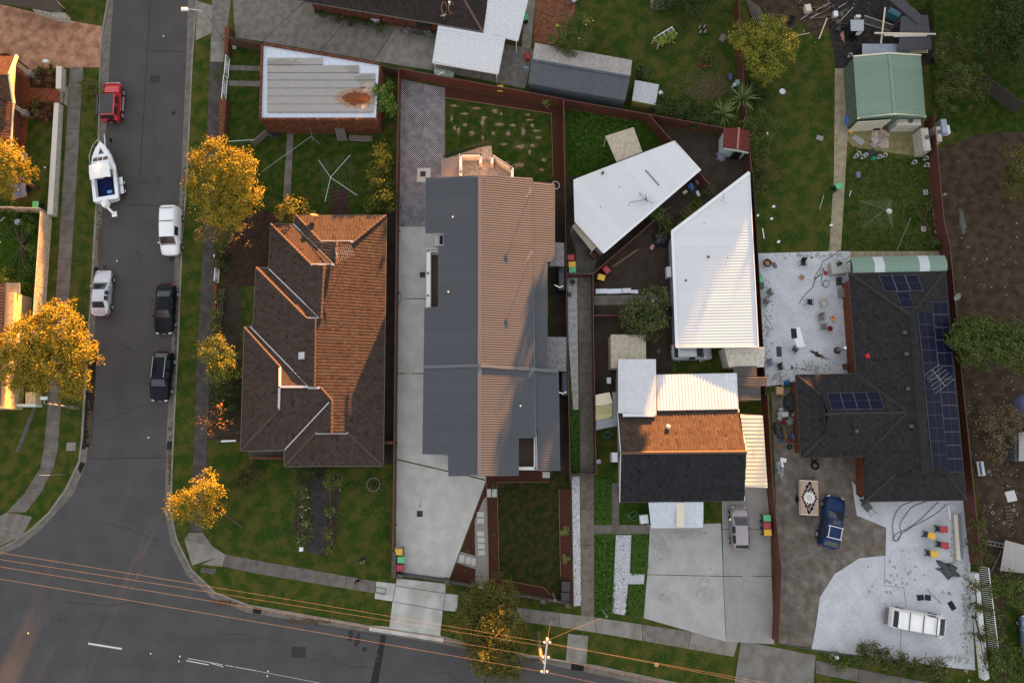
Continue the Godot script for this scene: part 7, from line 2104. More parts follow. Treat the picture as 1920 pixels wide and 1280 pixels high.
func person(label: String,px: float,py: float,yaw: float,shirt: Color,trousers: Color,hair: Color,arms_forward: bool) -> void:
	var c := g(px,py,1.3)
	var o := thing("person",label,"person",V(c.x,LAND + 0.02,c.z),yaw)
	var skin := Color(0.36,0.20,0.13)
	var shoe := Color(0.03,0.03,0.03)
	var bones := [
		[V(0,0.98,0),V(0,1.22,-0.01),0.15,0.14,shirt],[V(0,1.22,-0.01),V(0,1.38,0),0.15,0.13,shirt],
		[V(-0.16,1.41,0),V(0.16,1.41,0),0.065,0.065,shirt],[V(0,1.42,0),V(0,1.55,0.02),0.055,0.052,skin],
		[V(0,1.60,0.03),V(0,1.66,0.02),0.085,0.09,skin],[V(0,1.66,-0.02),V(0,1.70,0.0),0.095,0.085,hair],[V(0,1.56,-0.06),V(0,1.66,-0.05),0.06,0.08,hair],
		[V(0,1.595,0.115),V(0,1.615,0.11),0.014,0.012,skin]]
	for sx in [-1,1]:
		var el := V(sx * 0.24,1.14,0.05) if arms_forward else V(sx * 0.25,1.13,-0.03)
		var wr := V(sx * 0.09,1.12,0.28) if arms_forward else V(sx * 0.26,0.88,0.05)
		bones.append([V(sx * 0.19,1.40,0),el,0.052,0.042,shirt])
		bones.append([el,wr,0.040,0.030,skin])
		var dir := (wr - el).normalized()
		var side := dir.cross(Vector3.UP).normalized()
		bones.append([wr,wr + dir * 0.08,0.032,0.034,skin])
		for k in 4:
			var root := wr + dir * 0.09 + side * (k - 1.5) * 0.02
			bones.append([root,root + dir * (0.05 + 0.012 * (1.5 - absf(k - 1.5))) - V(0,0.02,0),0.010,0.008,skin])
		bones.append([wr + dir * 0.03,wr + dir * 0.07 - side * sx * 0.05,0.011,0.009,skin])
		var hip := V(sx * 0.09,0.95,0)
		var kn := V(sx * 0.10,0.52,0.03)
		var an := V(sx * 0.10,0.10,0.0)
		bones.append([hip,kn,0.085,0.060,trousers])
		bones.append([kn,an,0.058,0.042,trousers])
		bones.append([an + V(0,-0.05,-0.03),an + V(0,-0.06,0.16),0.042,0.038,shoe])
		bones.append([V(sx * 0.09,1.63,0.02),V(sx * 0.095,1.60,0.02),0.016,0.012,skin])
	part(o,"body",capsule_body(bones,0.02,0.03),tinted("person cloth",0.8))
	if arms_forward:
		single("remote_controller","small dark hand-held controller held by the person on the lawn","controller",mcham(V0,V(0.2,0.05,0.12),0.02),mats["charcoal"],o.to_global(V(0,1.14,0.38)),yaw)

func make_clutter() -> void:
	var ordinal := ["first","second","third","fourth","fifth","sixth","seventh","eighth","ninth","tenth"]
	var yel := Color(0.52,0.31,0.02)
	var red := Color(0.27,0.016,0.026)
	var grn := Color(0.06,0.33,0.13)
	var gate := "bins inside the duplex gate"
	wheelie("yellow lidded wheelie bin at the duplex driveway wall",748,1034,-PI / 2,yel,gate)
	wheelie("green lidded wheelie bin between the yellow and red ones at the duplex gate",752,1049,PI / 2,grn,gate)
	wheelie("red lidded wheelie bin nearest the duplex sliding gate",750,1064,PI / 2,red,gate)
	var side := "bins in the passage beside the duplex"
	wheelie("red lidded wheelie bin in the passage right of the duplex",1070,483,PI / 2,red,side)
	wheelie("yellow lidded wheelie bin in the passage right of the duplex",1072,496,PI / 2,yel,side)
	wheelie("green lidded wheelie bin in the passage right of the duplex",1073,507,PI / 2,grn,side)
	wheelie("red lidded wheelie bin against the slanting brown fence",1137,506,0.7,red,"bins by the slanting fence")
	wheelie("yellow lidded wheelie bin against the slanting brown fence",1127,520,1.3,yel,"bins by the slanting fence")
	var strip2 := "bins beside the mauve hatchback"
	wheelie("green lidded wheelie bin beside the mauve hatchback",1438,971,PI / 2,grn,strip2)
	wheelie("red lidded wheelie bin beside the mauve hatchback",1438,985,PI / 2,red,strip2)
	wheelie("yellow lidded wheelie bin beside the mauve hatchback",1439,998,PI / 2,yel,strip2)
	var court := "bins on the painted courtyard"
	wheelie("upper red lidded bin on the painted courtyard",1769,992,PI / 2,red,court)
	wheelie("upper yellow lidded bin on the painted courtyard",1746,1004,PI / 2 - 0.3,yel,court)
	wheelie("lower red lidded bin on the painted courtyard",1771,1022,PI / 2 - 0.15,red,court)
	wheelie("lower yellow lidded bin on the painted courtyard",1751,1038,PI / 2,yel,court)
	wheelie("lone green lidded bin on the sandy path between back lawns",1573,349,PI / 2 + 0.4,grn,"")
	wheelie("green lidded bin beside the dark fence of the courtyard",1424,523,0.0,grn,"")
	wheelie("green lidded bin behind the cream fence on the west",67,384,0.0,grn,"")
	wheelie("green lidded bin beside the white corrugated roof at the top",985,32,0.2,grn,"")
	wheelie("yellow lidded bin behind the duplex back fence",938,166,0.0,yel,"")
	var wood := mt("pole wood",0.20,0.155,0.10,0.9,"grain",0.9)
	var steel := paint("galv",0.42,0.43,0.45,0.45,0.7)
	var base := g(1008,1186,LAND)
	var ph := 8.6
	var pole := thing("power_pole","wooden power pole with crossarm beside the olive street tree","pole",base)
	part(pole,"pole",mtube([V0,V(0,ph,0)],0.19,0.14,12),wood)
	var cz := g(1022,1232,ph) - base
	var a0 := g(1026,1200,ph) - base
	var a1 := g(1020,1262,ph) - base
	part(pole,"crossarm",mbar(a0,a1,0.13,0.13),steel)
	part(pole,"crossarm_brace",mbar(V(0,ph - 0.9,0),a0.lerp(a1,0.75) - V(0,0.05,0),0.06,0.04),steel)
	part(pole,"crossarm_brace",mbar(V(0,ph - 0.1,0),a0.lerp(a1,0.4),0.08,0.06),steel)
	var ins := paint("porcelain",0.6,0.52,0.46,0.25)
	var ends := []
	for t in [0.05,0.5,0.93]:
		var p := a0.lerp(a1,t)
		for sx in [-0.22,0.22]: part(pole,"insulator",mlathe([Vector2(0,0.26),Vector2(0.07,0.24),Vector2(0.05,0.18),Vector2(0.09,0.14),Vector2(0.05,0.1),Vector2(0.1,0.06),Vector2(0.04,0.0)],10,p + V(sx,0.06,0)),ins)
		ends.append(base + p + V(0,0.25,0))
	part(pole,"service_bracket",mbox(a0 + V(0,0.1,-0.1),V(0.2,0.2,0.2)),ins)
	var wire_m := paint("wire",0.16,0.12,0.095,0.7)
	var wl := "power wires over the wide road"
	var w := [["uppermost power wire running left over the street mouth",ends[0],g(-240,998,ph),0.35,0.008],["second power wire running left over the street mouth",ends[0] + V(-0.1,-0.9,0.5),g(-240,1012,ph - 0.9),0.35,0.008],["third power wire running left over the street mouth",ends[1],g(-240,1024,ph),0.35,0.008],["lowest power wire running left over the wide road",ends[2],g(-240,1046,ph),0.35,0.008],["uppermost power wire running right from the pole",ends[0],g(1700,1340,ph),0.3,0.008],["second power wire running right from the pole",ends[0] + V(0.1,-0.9,0.3),g(1700,1330,ph - 0.9),0.3,0.008],["third power wire running right from the pole",ends[1],g(1700,1380,ph),0.3,0.008],["lowest power wire running right from the pole",ends[2],g(1700,1412,ph),0.3,0.008]]
	for q in w:
		var p := []
		for i in 25:
			var t := i / 24.0
			p.append((q[1] as Vector3).lerp(q[2],t) - V(0,q[3] * 4.0 * t * (1.0 - t),0))
		single("power_wire",q[0],"wire",mtube(p,q[4],q[4],5,false),wire_m,V0,0,wl)
	var sp := [[1037,1112,3.2,"slim service pole inside the duplex front wall"],[1129,1141,3.2,"slim service pole beside the white gravel path"]]
	for q in sp:
		var b2 := g(q[0],q[1],LAND)
		var o := thing("service_pole",q[3],"pole",b2)
		part(o,"pole",mtube([V0,V(0,q[2],0)],0.07,0.06,8),steel)
		part(o,"pole_cap",mbox(V(0,q[2],0),V(0.22,0.2,0.2)),wood)
		var p := []
		for i in 13:
			var t := i / 12.0
			p.append((base + a0 + V(0,0.1,0)).lerp(b2 + V(0,q[2],0),t) - V(0,0.8 * t * (1.0 - t),0))
		single("service_wire","thin service wire to the " + q[3],"wire",mtube(p,0.008,0.008,4,false),wire_m)
	var sl := thing("street_light","curved arm street light at the top of the side street","street light",g(421,78,LAND))
	var lp := g(346,17,5.7) - sl.position
	part(sl,"pole",mtube([V0,V(0,3.2,0),g(390,30,4.4) - sl.position,g(380,22,5.2) - sl.position,g(366,18,5.6) - sl.position,lp],0.08,0.05,8),steel)
	part(sl,"lamp_head",mcham(lp,V(0.7,0.2,0.34),0.06),paint("lamp housing",0.55,0.57,0.58,0.4))
	var s2 := thing("street_light","straight steel street light on the western verge","street light",g(146,765,LAND))
	var top := g(84,746,6.0) - s2.position
	part(s2,"pole",mtube([V0,V(top.x * 0.2,5.4,top.z * 0.2),top],0.10,0.05,8),steel)
	part(s2,"pole_base",mlathe([Vector2(0.16,0),Vector2(0.16,0.9),Vector2(0.1,1.0)],10),wood)
	part(s2,"lamp_head",mcham(top + V(-0.1,0,0),V(0.6,0.18,0.3),0.05),mats["lamp housing"])
	var sg := thing("street_sign","thin street sign post at the western corner","sign",g(122,889,LAND))
	part(sg,"post",mtube([V0,V(0,2.6,0)],0.04,0.04,7),steel)
	part(sg,"sign_blade",mbox(V(-0.4,2.5,0),V(0.9,0.18,0.03)),paint("sign pale",0.5,0.45,0.35,0.5))
	var mail := thing("letterbox","small pale letterbox beside the front path bed","letterbox",g(570,1027,LAND))
	part(mail,"post",box_mesh(V(0.08,0.8,0.08)),wood)
	part(mail,"box",mcham(V(0,0.95,0),V(0.34,0.3,0.36),0.05),paint("gutter white",0.6,0.61,0.62,0.5))
	var m2 := thing("letterbox","white letterbox at the corner of the western shrub bed","letterbox",g(96,124,LAND))
	part(m2,"post",box_mesh(V(0.08,0.8,0.08)),wood)
	part(m2,"box",mcham(V(0,0.95,0),V(0.5,0.3,0.3),0.05),mats["gutter white"])
	person("person in dark clothes standing on the corner lot lawn with both hands forward",677,1050,0.5,Color(0.02,0.02,0.022),Color(0.02,0.02,0.025),Color(0.02,0.014,0.010),true)
	person("person in black clothes standing on the footpath",669,1090,0.9,Color(0.012,0.010,0.014),Color(0.02,0.02,0.025),Color(0.012,0.008,0.008),false)
	var ho := thing("clothes_hoist","rotary clothes hoist on the corner house back lawn","clothes line",g(628,345,LAND))
	part(ho,"pole",mtube([V0,V(0,1.9,0)],0.04,0.04,8),steel)
	var tips := [[597,300,2.1],[656,291,2.1],[669,366,2.1],[609,378,2.1]]
	var tw := []
	for q in tips: tw.append(g(q[0],q[1],q[2]) - ho.position)
	for i in 4:
		part(ho,"arm",mtube([V(0,1.85,0),tw[i]],0.035,0.03,6),steel)
		for k in 5:
			var f := 0.35 + k * 0.155
			part(ho,"line",mbar(V(0,1.87,0).lerp(tw[i],f),V(0,1.87,0).lerp(tw[(i + 1) % 4],f),0.009,0.009),paint("line grey",0.12,0.13,0.12,0.8))
	var sq := thing("clothes_hoist","square green clothes line on the right hand back lawn","clothes line",g(1643,404,LAND))
	part(sq,"pole",mtube([V0,V(0,1.9,0)],0.04,0.04,8),paint("hoist green",0.10,0.16,0.09,0.6))
	var cn := gs([1611,376,1672,375,1675,426,1618,426],2.0)
	for i in 4:
		part(sq,"arm",mtube([V(0,1.85,0),cn[i] - sq.position],0.025,0.02,5),mats["hoist green"])
		for k in 8:
			var f := 0.3 + k * 0.1
			part(sq,"line",mbar(V(0,1.87,0).lerp(cn[i] - sq.position,f),V(0,1.87,0).lerp(cn[(i + 1) % 4] - sq.position,f),0.011,0.011),paint("hoist line",0.14,0.17,0.10,0.8))
	heap("hanging_cloth","white cloth pegged on the square clothes line","cloth",1667,396,V(0.5,0.3,0.6),0.2,paint("cloth white",0.66,0.67,0.68,0.9),3)
	var hw := thing("clothes_hoist","thin clothes line frame in the western hedge yard","clothes line",g(6,440,LAND))
	part(hw,"pole",mtube([V0,V(0,1.9,0)],0.04,0.04,7),steel)
	for q in [[1.4,-1.2],[1.2,1.4],[-1.4,1.0]]: part(hw,"arm",mtube([V(0,1.85,0),V(q[0],2.0,q[1])],0.025,0.02,5),steel)
	var fr := thing("fallen_aerial","pale forked aerial standing before the brick garage","aerial",g(588,262,LAND))
	for q in [[0.0,1.5,-0.6],[0.5,1.2,0.3],[0.9,1.0,0.9],[0.15,1.0,0.6]]: part(fr,"rod",mtube([V(0,0.6,0),V(q[0],q[1],q[2])],0.02,0.02,5),steel)
	part(fr,"mast",mtube([V0,V(0,0.7,0)],0.025,0.025,6),steel)
	plank("house_wire","thin wire from the garage aerial to the golden tree","wire",[584,255],[490,322],0.02,0.02,steel,1.6,2.5)
	var grey_wood := mt("grey wood",0.17,0.15,0.125,0.9,"grain",1.0)
	for k in 7: plank("timber_offcut","weathered timber offcut leaning below the garage window","timber",[628 + k * 2.6,240],[634 + k * 2.8,264],0.1,0.04,grey_wood,1.1,0.05,"weathered timber below the garage window")
	for k in 8: plank("timber_offcut","weathered timber stacked along the garage wall","timber",[654 + (k % 2) * 6,254 + k * 1.3],[698 - (k % 3) * 5,256 + k * 1.2],0.12,0.06,grey_wood,0.1 + 0.06 * (k % 4),0.1 + 0.06 * (k % 4),"weathered timber along the garage wall")
	slab_box("steel_tray","dark shallow tray with pale rim beside the garage door","tray",516,251,V(1.3,0.12,0.7),0.0,paint("tray dark",0.012,0.014,0.02,0.3))
	plank("timber_rail","thin pale rail across the shaded side yard","rail",[428,265],[476,262],0.06,0.06,paint("rail pale",0.34,0.38,0.36,0.6),1.3,1.3)
	plank("timber_board","grey plank fence slanting from the garage corner","board",[474,270],[500,248],0.1,1.0,grey_wood,0.5,0.5)
	slab_box("outdoor_dish","pale round lid lying by the brown paling fence","lid",439,88,V(0.4,0.05,0.5),0.3,paint("lid pale",0.35,0.38,0.36,0.6))
	plank("surf_board","long white board lying beside the corner house bed","board",[414,827],[442,826],0.16,0.06,paint("board white",0.6,0.62,0.63,0.4),0.3,0.3)
	single("round_garden_bed","ring of grey edging stones in the front lawn","edging ring",mring(V0,Vector3.UP,0.62,0.07,20,6),grey_wood,g(700,908,LAND + 0.03))
	plant("garden_shrub","low plants inside the ring of edging stones","plant",[[700,908,0.2,0.45,0.25]],Color(0.03,0.045,0.014),Color(0.06,0.075,0.02),{"leaf": 0.07,"spread": 0.2})
	for k in 4: plank("trellis_bar","weathered trellis bar leaning on the street fence","trellis",[411 + k * 3,540],[402 + k * 3,628],0.03,0.03,grey_wood,1.0,0.8,"trellis bars on the street fence")
	for q in [[401,480],[402,550],[399,600],[418,205]]: slab_box("fence_notice","small white notice on the low street fence","notice",q[0],q[1],V(0.16,0.03,0.34),0.0,mats["board white"],"white notices on the street fence")
	for q in [[793,326,"upper drain grate in the pale paving square"],[792,515,"drain grate beside the duplex balcony"],[787,963,"drain grate in the lower driveway"]]:
		var o := thing("drain_grate",q[2],"grate",g(q[0],q[1],LAND + 0.035),0,"drain grates of the duplex")
		part(o,"grate_frame",box_mesh(V(0.55,0.02,0.55)),paint("grate dark",0.03,0.03,0.03,0.6))
		for k in 4: part(o,"grate_bar",mbox(V(-0.2 + k * 0.13,0.028,0),V(0.04,0.02,0.48)),paint("iron",0.05,0.05,0.05,0.6,0.5))
	for q in [[747,433,"uppermost fence lamp"],[746,548,"second fence lamp"],[743,690,"third fence lamp"],[741,836,"fourth fence lamp"],[741,982,"lowest fence lamp"]]:
		var o := thing("fence_lamp",q[2] + " on the duplex driveway fence","lamp",g(q[0],q[1],1.2),0,"small black fence lamps")
		part(o,"arm",mtube([V(-0.15,0,0),V(0.12,0.1,0.05)],0.025,0.025,6),mats["charcoal"])
		part(o,"head",mlathe([Vector2(0,0.1),Vector2(0.08,0.08),Vector2(0.08,-0.05),Vector2(0,-0.06)],10,V(0.15,0.08,0.08)),mats["charcoal"])
	cord("garden_hose","short dark hose by the duplex driveway fence","hose",[748,570,752,555,749,548,746,560,748,572],0.02,mats["charcoal"])
	var pf := thing("access_cover","pale access cover with dark rim on the new crossing","cover",g(714,1107,LAND + 0.02),-0.16)
	part(pf,"rim",mcham(V(0,0.02,0),V(0.92,0.05,0.55),0.02),paint("rim dark",0.02,0.022,0.03,0.5))
	part(pf,"cover_plate",mcham(V(0,0.03,-0.03),V(0.84,0.06,0.42),0.02),mt("concrete new",0.47,0.48,0.455))
	slab_box("access_cover","grey telecom pit lid in the corner verge","cover",390,1070,V(1.4,0.04,0.5),-0.1,m_conc_dark())
	slab_box("access_cover","concrete pit lid by the western gutter","cover",133,837,V(0.9,0.06,0.8),0.0,m_conc_old())
	slab_box("verge_slab","square concrete slab on the verge beside the power pole","slab",1082,1215,V(1.9,0.06,2.4),-0.1,m_conc_old())
	slab_box("ac_unit","upper black condenser unit in the duplex front yard","air conditioner",1060,1097,V(0.8,0.7,0.9),0.0,paint("unit black",0.015,0.015,0.017,0.5),"condenser units of the duplex")
	slab_box("ac_unit","lower black condenser unit in the duplex front yard","air conditioner",1059,1117,V(0.8,0.7,0.9),0.0,mats["unit black"],"condenser units of the duplex")
	var st := thing("tree_stump","round sawn stump on the grass verge","stump",g(1230,1244,LAND))
	part(st,"bark_ring",mlathe([Vector2(0.24,0),Vector2(0.22,0.3),Vector2(0.2,0.31)],14),mats["bark"])
	part(st,"cut_face",mlathe([Vector2(0.2,0.31),Vector2(0,0.315)],14),paint("cut wood",0.42,0.24,0.07,0.8))
	for q in [[306,68,"near the top of the side street"],[219,489,"beside the silver sedan"],[278,820,"below the black wagon"]]:
		heap("paper_scrap","white paper scrap on the road %s" % q[2],"litter",q[0],q[1],V(0.2,0.05,0.13),0.7,paint("paper",0.68,0.68,0.7,0.9),int(q[0]))
	heap("tarpaulin","black tarpaulin heap left of the white building","tarpaulin",1237,450,V(1.9,0.9,1.7),0.4,paint("tarp black",0.012,0.013,0.016,0.45),5)
	heap("rubbish_bag","bright blue bags beside the granny flat gutter","bags",1296,350,V(0.6,0.5,1.0),0.4,paint("bag blue",0.05,0.16,0.34,0.5),6)
	heap("rubbish_bag","pink sheet heap beside the blue bags","sheet",1308,338,V(0.6,0.3,0.8),0.4,paint("sheet pink",0.30,0.17,0.15,0.8),7)
	heap("tarpaulin","grey-lilac sheet beside the small red shed","sheet",1352,292,V(0.9,0.5,1.3),0.1,paint("sheet lilac",0.16,0.155,0.21,0.8),8)
	var lad := thing("wire_trolley","rusty wire frame lying against the white building gutter","frame",g(1293,393,LAND + 0.3),0.7)
	for k in 5:
		part(lad,"wire",mbar(V(-0.9 + k * 0.45,0,-0.4),V(-0.9 + k * 0.45,0.1,0.4),0.03,0.03),paint("rust bar",0.2,0.12,0.08,0.8))
	for z in [-0.4,0.4]: part(lad,"rail",mbar(V(-1,0.05,z),V(1,0.05,z),0.03,0.03),mats["rust bar"])
	slab_box("plastic_tub","small cream tub in the gap between white roofs","tub",1284,361,V(0.45,0.25,0.3),0.6,paint("tub cream",0.5,0.45,0.28,0.6))
	slab_box("plastic_tub","white board in the gap between white roofs","board",1309,363,V(0.3,0.1,0.6),0.4,mats["board white"])
	pot("gas_bottle","grey drum below the granny flat gutter","drum",1228,395,0.25,0.7,Color(0.3,0.33,0.36))
	slab_box("pallet","pinkish timber offcut beside the black tarpaulin","timber",1223,463,V(0.35,0.12,0.6),-0.5,paint("wood pink",0.36,0.2,0.16,0.8))
	slab_box("wood_bench","brown slatted bench by the granny flat corner","bench",1110,478,V(0.9,0.4,0.6),-0.8,mt("bench brown",0.09,0.045,0.03,0.8,"grain",1.0))
	for k in 3: plank("pipe_length","thin pipe lying beside the slanting fence","pipe",[1147 + k * 2,500],[1195 + k * 2,467],0.05,0.05,paint("pipe brown",0.16,0.09,0.07,0.7),0.06,0.06,"pipes beside the slanting fence")
	pot("flower_pot","black pot on the pale side strip","pot",1073,530,0.24,0.35,Color(0.02,0.02,0.02),Color(0.03,0.05,0.02))
	slab_box("storage_box","small black box on the pale side strip","box",1067,553,V(0.4,0.3,0.35),0.0,mats["unit black"])
	heap("covered_heap","dark covered heap beside the olive grey tree","heap",1250,585,V(1.0,0.9,1.5),0.0,paint("cover dark",0.03,0.03,0.032,0.6),9)
	slab_box("garden_bench","cream boards under the olive grey tree","boards",1205,567,V(2.2,0.4,0.5),0.05,mt("sheet beige",0.47,0.42,0.31))
	pot("water_bowl","white round bowl by the brown fence","bowl",1122,865,0.22,0.3,Color(0.55,0.56,0.56),Color(0.4,0.42,0.44))
	cord("garden_hose","coiled blue hose beside the fibro house","hose",[1130,812,1140,808,1147,813,1143,820,1133,820,1131,812,1141,810,1146,816,1138,820,1128,816],0.025,paint("hose blue",0.02,0.12,0.16,0.5),0.2)
	cord("garden_hose","green hose looped in the weeds by the awning","hose",[1172,962,1185,970,1195,962,1188,958,1178,968,1190,976,1200,970],0.02,paint("hose teal",0.06,0.16,0.14,0.5),0.02)
	slab_box("washing_machine","white appliance beside the pale awning","appliance",1206,972,V(0.75,0.7,0.8),0.1,paint("appliance white",0.6,0.62,0.64,0.4))
	slab_box("storage_box","white boxes left of the white rear roof","box",1141,714,V(0.4,0.5,0.6),0.0,mats["appliance white"])
	pot("flower_pot","small white pot between shed and dark yard","pot",1234,659,0.14,0.2,Color(0.5,0.5,0.5))
	var ch := "scattered chairs on the rear courtyard"
	chair("grey folding chair, upper of two by the dark fence",1441,552,0.6,Color(0.09,0.085,0.085),ch)
	chair("grey folding chair, lower of two by the dark fence",1434,568,0.9,Color(0.10,0.09,0.09),ch)
	chair("black padded chair in the middle of the rear courtyard",1515,567,3.1,Color(0.02,0.02,0.025),ch)
	chair("black chair frame at the top of the rear courtyard",1503,495,0.0,Color(0.015,0.015,0.018),ch)
	chair("grey woven chair beside the toy truck",1537,597,0.2,Color(0.14,0.13,0.13),ch)
	chair("small grey chair beside the red stool",1541,613,3.2,Color(0.12,0.11,0.11),ch)
	chair("grey chair below the white board",1488,657,0.9,Color(0.05,0.05,0.055),ch)
	chair("dark blue chair near the broom",1460,690,0.3,Color(0.02,0.025,0.04),ch)
	chair("lilac folding chair at the courtyard's left edge",1441,682,0.5,Color(0.12,0.11,0.18),ch)
	chair("empty cream seat frame near the black padded chair",1541,570,0.3,Color(0.42,0.39,0.32),ch)
	pot("plastic_stool","round red stool on the rear courtyard","stool",1554,617,0.24,0.4,Color(0.20,0.01,0.02),Color(0.14,0.008,0.012))
	slab_box("table_top","white table top lying under the dark mat","board",1497,633,V(0.85,0.05,2.0),0.22,mats["board white"])
	slab_box("rubber_mat","dark mat on the edge of the white table top","mat",1489,625,V(0.55,0.06,1.0),0.03,paint("mat dark",0.022,0.022,0.028,0.9))
	slab_box("rubber_mat","dark rectangular mat left of the white board","mat",1461,659,V(0.52,0.03,1.0),0.0,paint("mat grey",0.05,0.05,0.052,0.9))
	var ht := thing("patio_heater","grey pillar heater on a round black base","heater",g(1569,657,LAND + 0.02))
	part(ht,"base",mlathe([Vector2(0.32,0),Vector2(0.32,0.22),Vector2(0.22,0.3),Vector2(0,0.3)],16),mats["unit black"])
	part(ht,"column",mtube([V(0,0.3,0),V(0,1.9,0)],0.17,0.16,14),paint("heater grey",0.22,0.23,0.25,0.4,0.5))
	part(ht,"cap",mlathe([Vector2(0.16,1.9),Vector2(0.1,1.98),Vector2(0,2.0)],14),paint("rack pale",0.6,0.62,0.65,0.4))
	var bq := thing("fire_pit","round rusty fire pit with logs by the courtyard fence","fire pit",g(1436,495,LAND + 0.02))
	part(bq,"bowl",mlathe([Vector2(0.2,0.25),Vector2(0.42,0.5),Vector2(0.4,0.52),Vector2(0.18,0.3),Vector2(0,0.28)],16),paint("rust dark",0.045,0.025,0.018,0.8))
	for k in 3: part(bq,"leg",mtube([V(cos(k * 2.1) * 0.2,0.3,sin(k * 2.1) * 0.2),V(cos(k * 2.1) * 0.4,0,sin(k * 2.1) * 0.4)],0.02,0.02,5),mats["charcoal"])
	for k in 4: part(bq,"log",mbar(V(-0.2 + k * 0.12,0.4,-0.2),V(-0.1 + k * 0.1,0.46,0.25),0.08,0.08),paint("log tan",0.3,0.18,0.09,0.9))
	heap("grey_bag","dull grey bag beside the fire pit","bag",1452,497,V(0.4,0.25,0.7),0.6,paint("bag grey",0.14,0.13,0.15,0.8),12)
	var tk := thing("toy_truck","bright yellow and red ride-on toy on the courtyard","toy",g(1561,598,LAND + 0.02),0.5)
	part(tk,"body",mcham(V(0,0.2,0),V(0.28,0.18,0.55),0.04),paint("toy yellow",0.6,0.32,0.02,0.5))
	part(tk,"seat",mcham(V(0,0.33,-0.1),V(0.2,0.1,0.25),0.04),paint("toy red",0.62,0.03,0.03,0.8))
	for q in [[-0.15,0.2],[0.15,0.2],[-0.15,-0.2],[0.15,-0.2]]: part(tk,"wheel",mlathe([Vector2(0,0.03),Vector2(0.09,0.03),Vector2(0.09,-0.03),Vector2(0,-0.03)],10),paint("box blue",0.12,0.25,0.5,0.5),Transform3D(Basis(Vector3.FORWARD,PI / 2),V(q[0],0.09,q[1])))
	var black := paint("cable black",0.03,0.03,0.032,0.6)
	cord("extension_cable","long dark cable looping over the rear courtyard","cable",[1577,468,1560,480,1544,490,1540,500,1530,515,1527,523,1533,520,1540,508,1545,503,1541,515,1530,520,1524,538,1510,552,1499,568],0.025,black)
	cord("extension_cable","coiled cable beside the green clutter box","cable",[1545,505,1541,520,1541,532,1548,538,1555,534,1553,526,1545,527,1544,535,1550,539],0.022,black)
	slab_box("storage_crate","large pale crate of garden clutter below the awning end","crate",1568,505,V(1.6,0.8,1.2),0.1,paint("crate pale",0.30,0.31,0.28,0.7))
	heap("green_netting","dark green netting heaped on the clutter crate","netting",1567,498,V(0.9,1.1,0.7),0.3,paint("netting green",0.03,0.07,0.025,0.9),14)
	heap("rubbish_bag","black bag beside the green netting","bag",1580,506,V(0.7,0.7,0.7),0.3,mats["tarp black"],15)
	heap("red_machine","small red machine at the crate's side","machine",1548,512,V(0.35,0.4,0.5),0.3,paint("machine red",0.25,0.02,0.04,0.5),16,0.15)
	slab_box("child_car","small black and white child's car beside the wall","toy",1572,528,V(0.45,0.35,0.75),0.0,mats["unit black"])
	slab_box("wire_cage","grey wire cage against the brick wall","cage",1577,550,V(0.7,0.45,0.9),0.05,paint("cage grey",0.16,0.16,0.155,0.6))
	pot("flower_pot","terracotta pot against the brick wall","pot",1583,575,0.2,0.3,Color(0.24,0.10,0.05))
	pot("wicker_basket","round tan basket near the black chair frame","basket",1503,520,0.24,0.15,Color(0.30,0.19,0.10),Color(0.22,0.14,0.08))
	var br := thing("yard_broom","broom lying across the lower rear courtyard","broom",g(1486,689,LAND + 0.05))
	part(br,"broom_handle",mbar(V0,g(1517,693,LAND + 0.05) - br.position,0.04,0.04),paint("broom grey",0.1,0.1,0.11,0.7))
	part(br,"brush",mbox(V(-0.05,0,0),V(0.12,0.1,0.4)),mats["unit black"])
	slab_box("plant_stand","brown stool at the courtyard's lower right corner","stool",1584,687,V(0.45,0.45,0.5),0.2,paint("bench brown2",0.10,0.05,0.03,0.8))
	slab_box("storage_box","grey crate below the green lidded bin","box",1426,536,V(0.5,0.4,0.6),0.0,paint("crate slate",0.09,0.09,0.11,0.7))
	heap("dirt_smear","thin brown dirt smear on the rear courtyard","dirt",1535,665,V(2.4,0.02,0.5),-0.45,mt("soil pale",0.085,0.066,0.048),20,0.7)
	var cl := [[1475,718,V(0.6,0.6,0.5),Color(0.02,0.09,0.24),"blue barrel",22],[1483,755,V(1.5,0.8,1.6),Color(0.03,0.035,0.035),"dark covered pile",23],[1480,790,V(0.9,0.7,0.9),Color(0.16,0.17,0.16),"grey bundled heap",24],[1470,810,V(0.5,0.6,1.9),Color(0.13,0.095,0.045),"rolled brown carpet",25],[1458,806,V(0.8,0.6,1.6),Color(0.05,0.045,0.055),"tangled scrap heap",26],[1486,818,V(0.6,0.5,0.7),Color(0.06,0.10,0.22),"blue plastic bundle",27],[1480,825,V(0.4,0.5,0.4),Color(0.28,0.02,0.02),"red plastic tub",28],[1468,792,V(0.35,0.5,0.35),Color(0.25,0.02,0.03),"red bag end",29],[1466,825,V(0.35,0.4,0.35),Color(0.03,0.12,0.2),"teal bag",30],[1490,778,V(0.6,0.5,0.6),Color(0.22,0.23,0.22),"pale sack",31]]
	for q in cl:
		heap("yard_clutter","%s in the clutter beside the dark house wing" % q[4],"clutter",q[0],q[1],q[2],0.25,paint("clutter %s" % q[4],q[3].r,q[3].g,q[3].b,0.7),q[5])
	for q in [[1462,768,"uppermost"],[1459,776,"middle"],[1459,784,"lowest"]]: pot("paint_bucket","%s white bucket in the row beside the clutter" % q[2],"bucket",q[0],q[1],0.19,0.4,Color(0.45,0.47,0.46),Color(0.3,0.3,0.29),"white buckets beside the clutter")
	slab_box("board_sheet","pale board on top of the clutter","board",1469,777,V(0.65,0.5,0.5),0.1,paint("board pale",0.42,0.42,0.41,0.7))
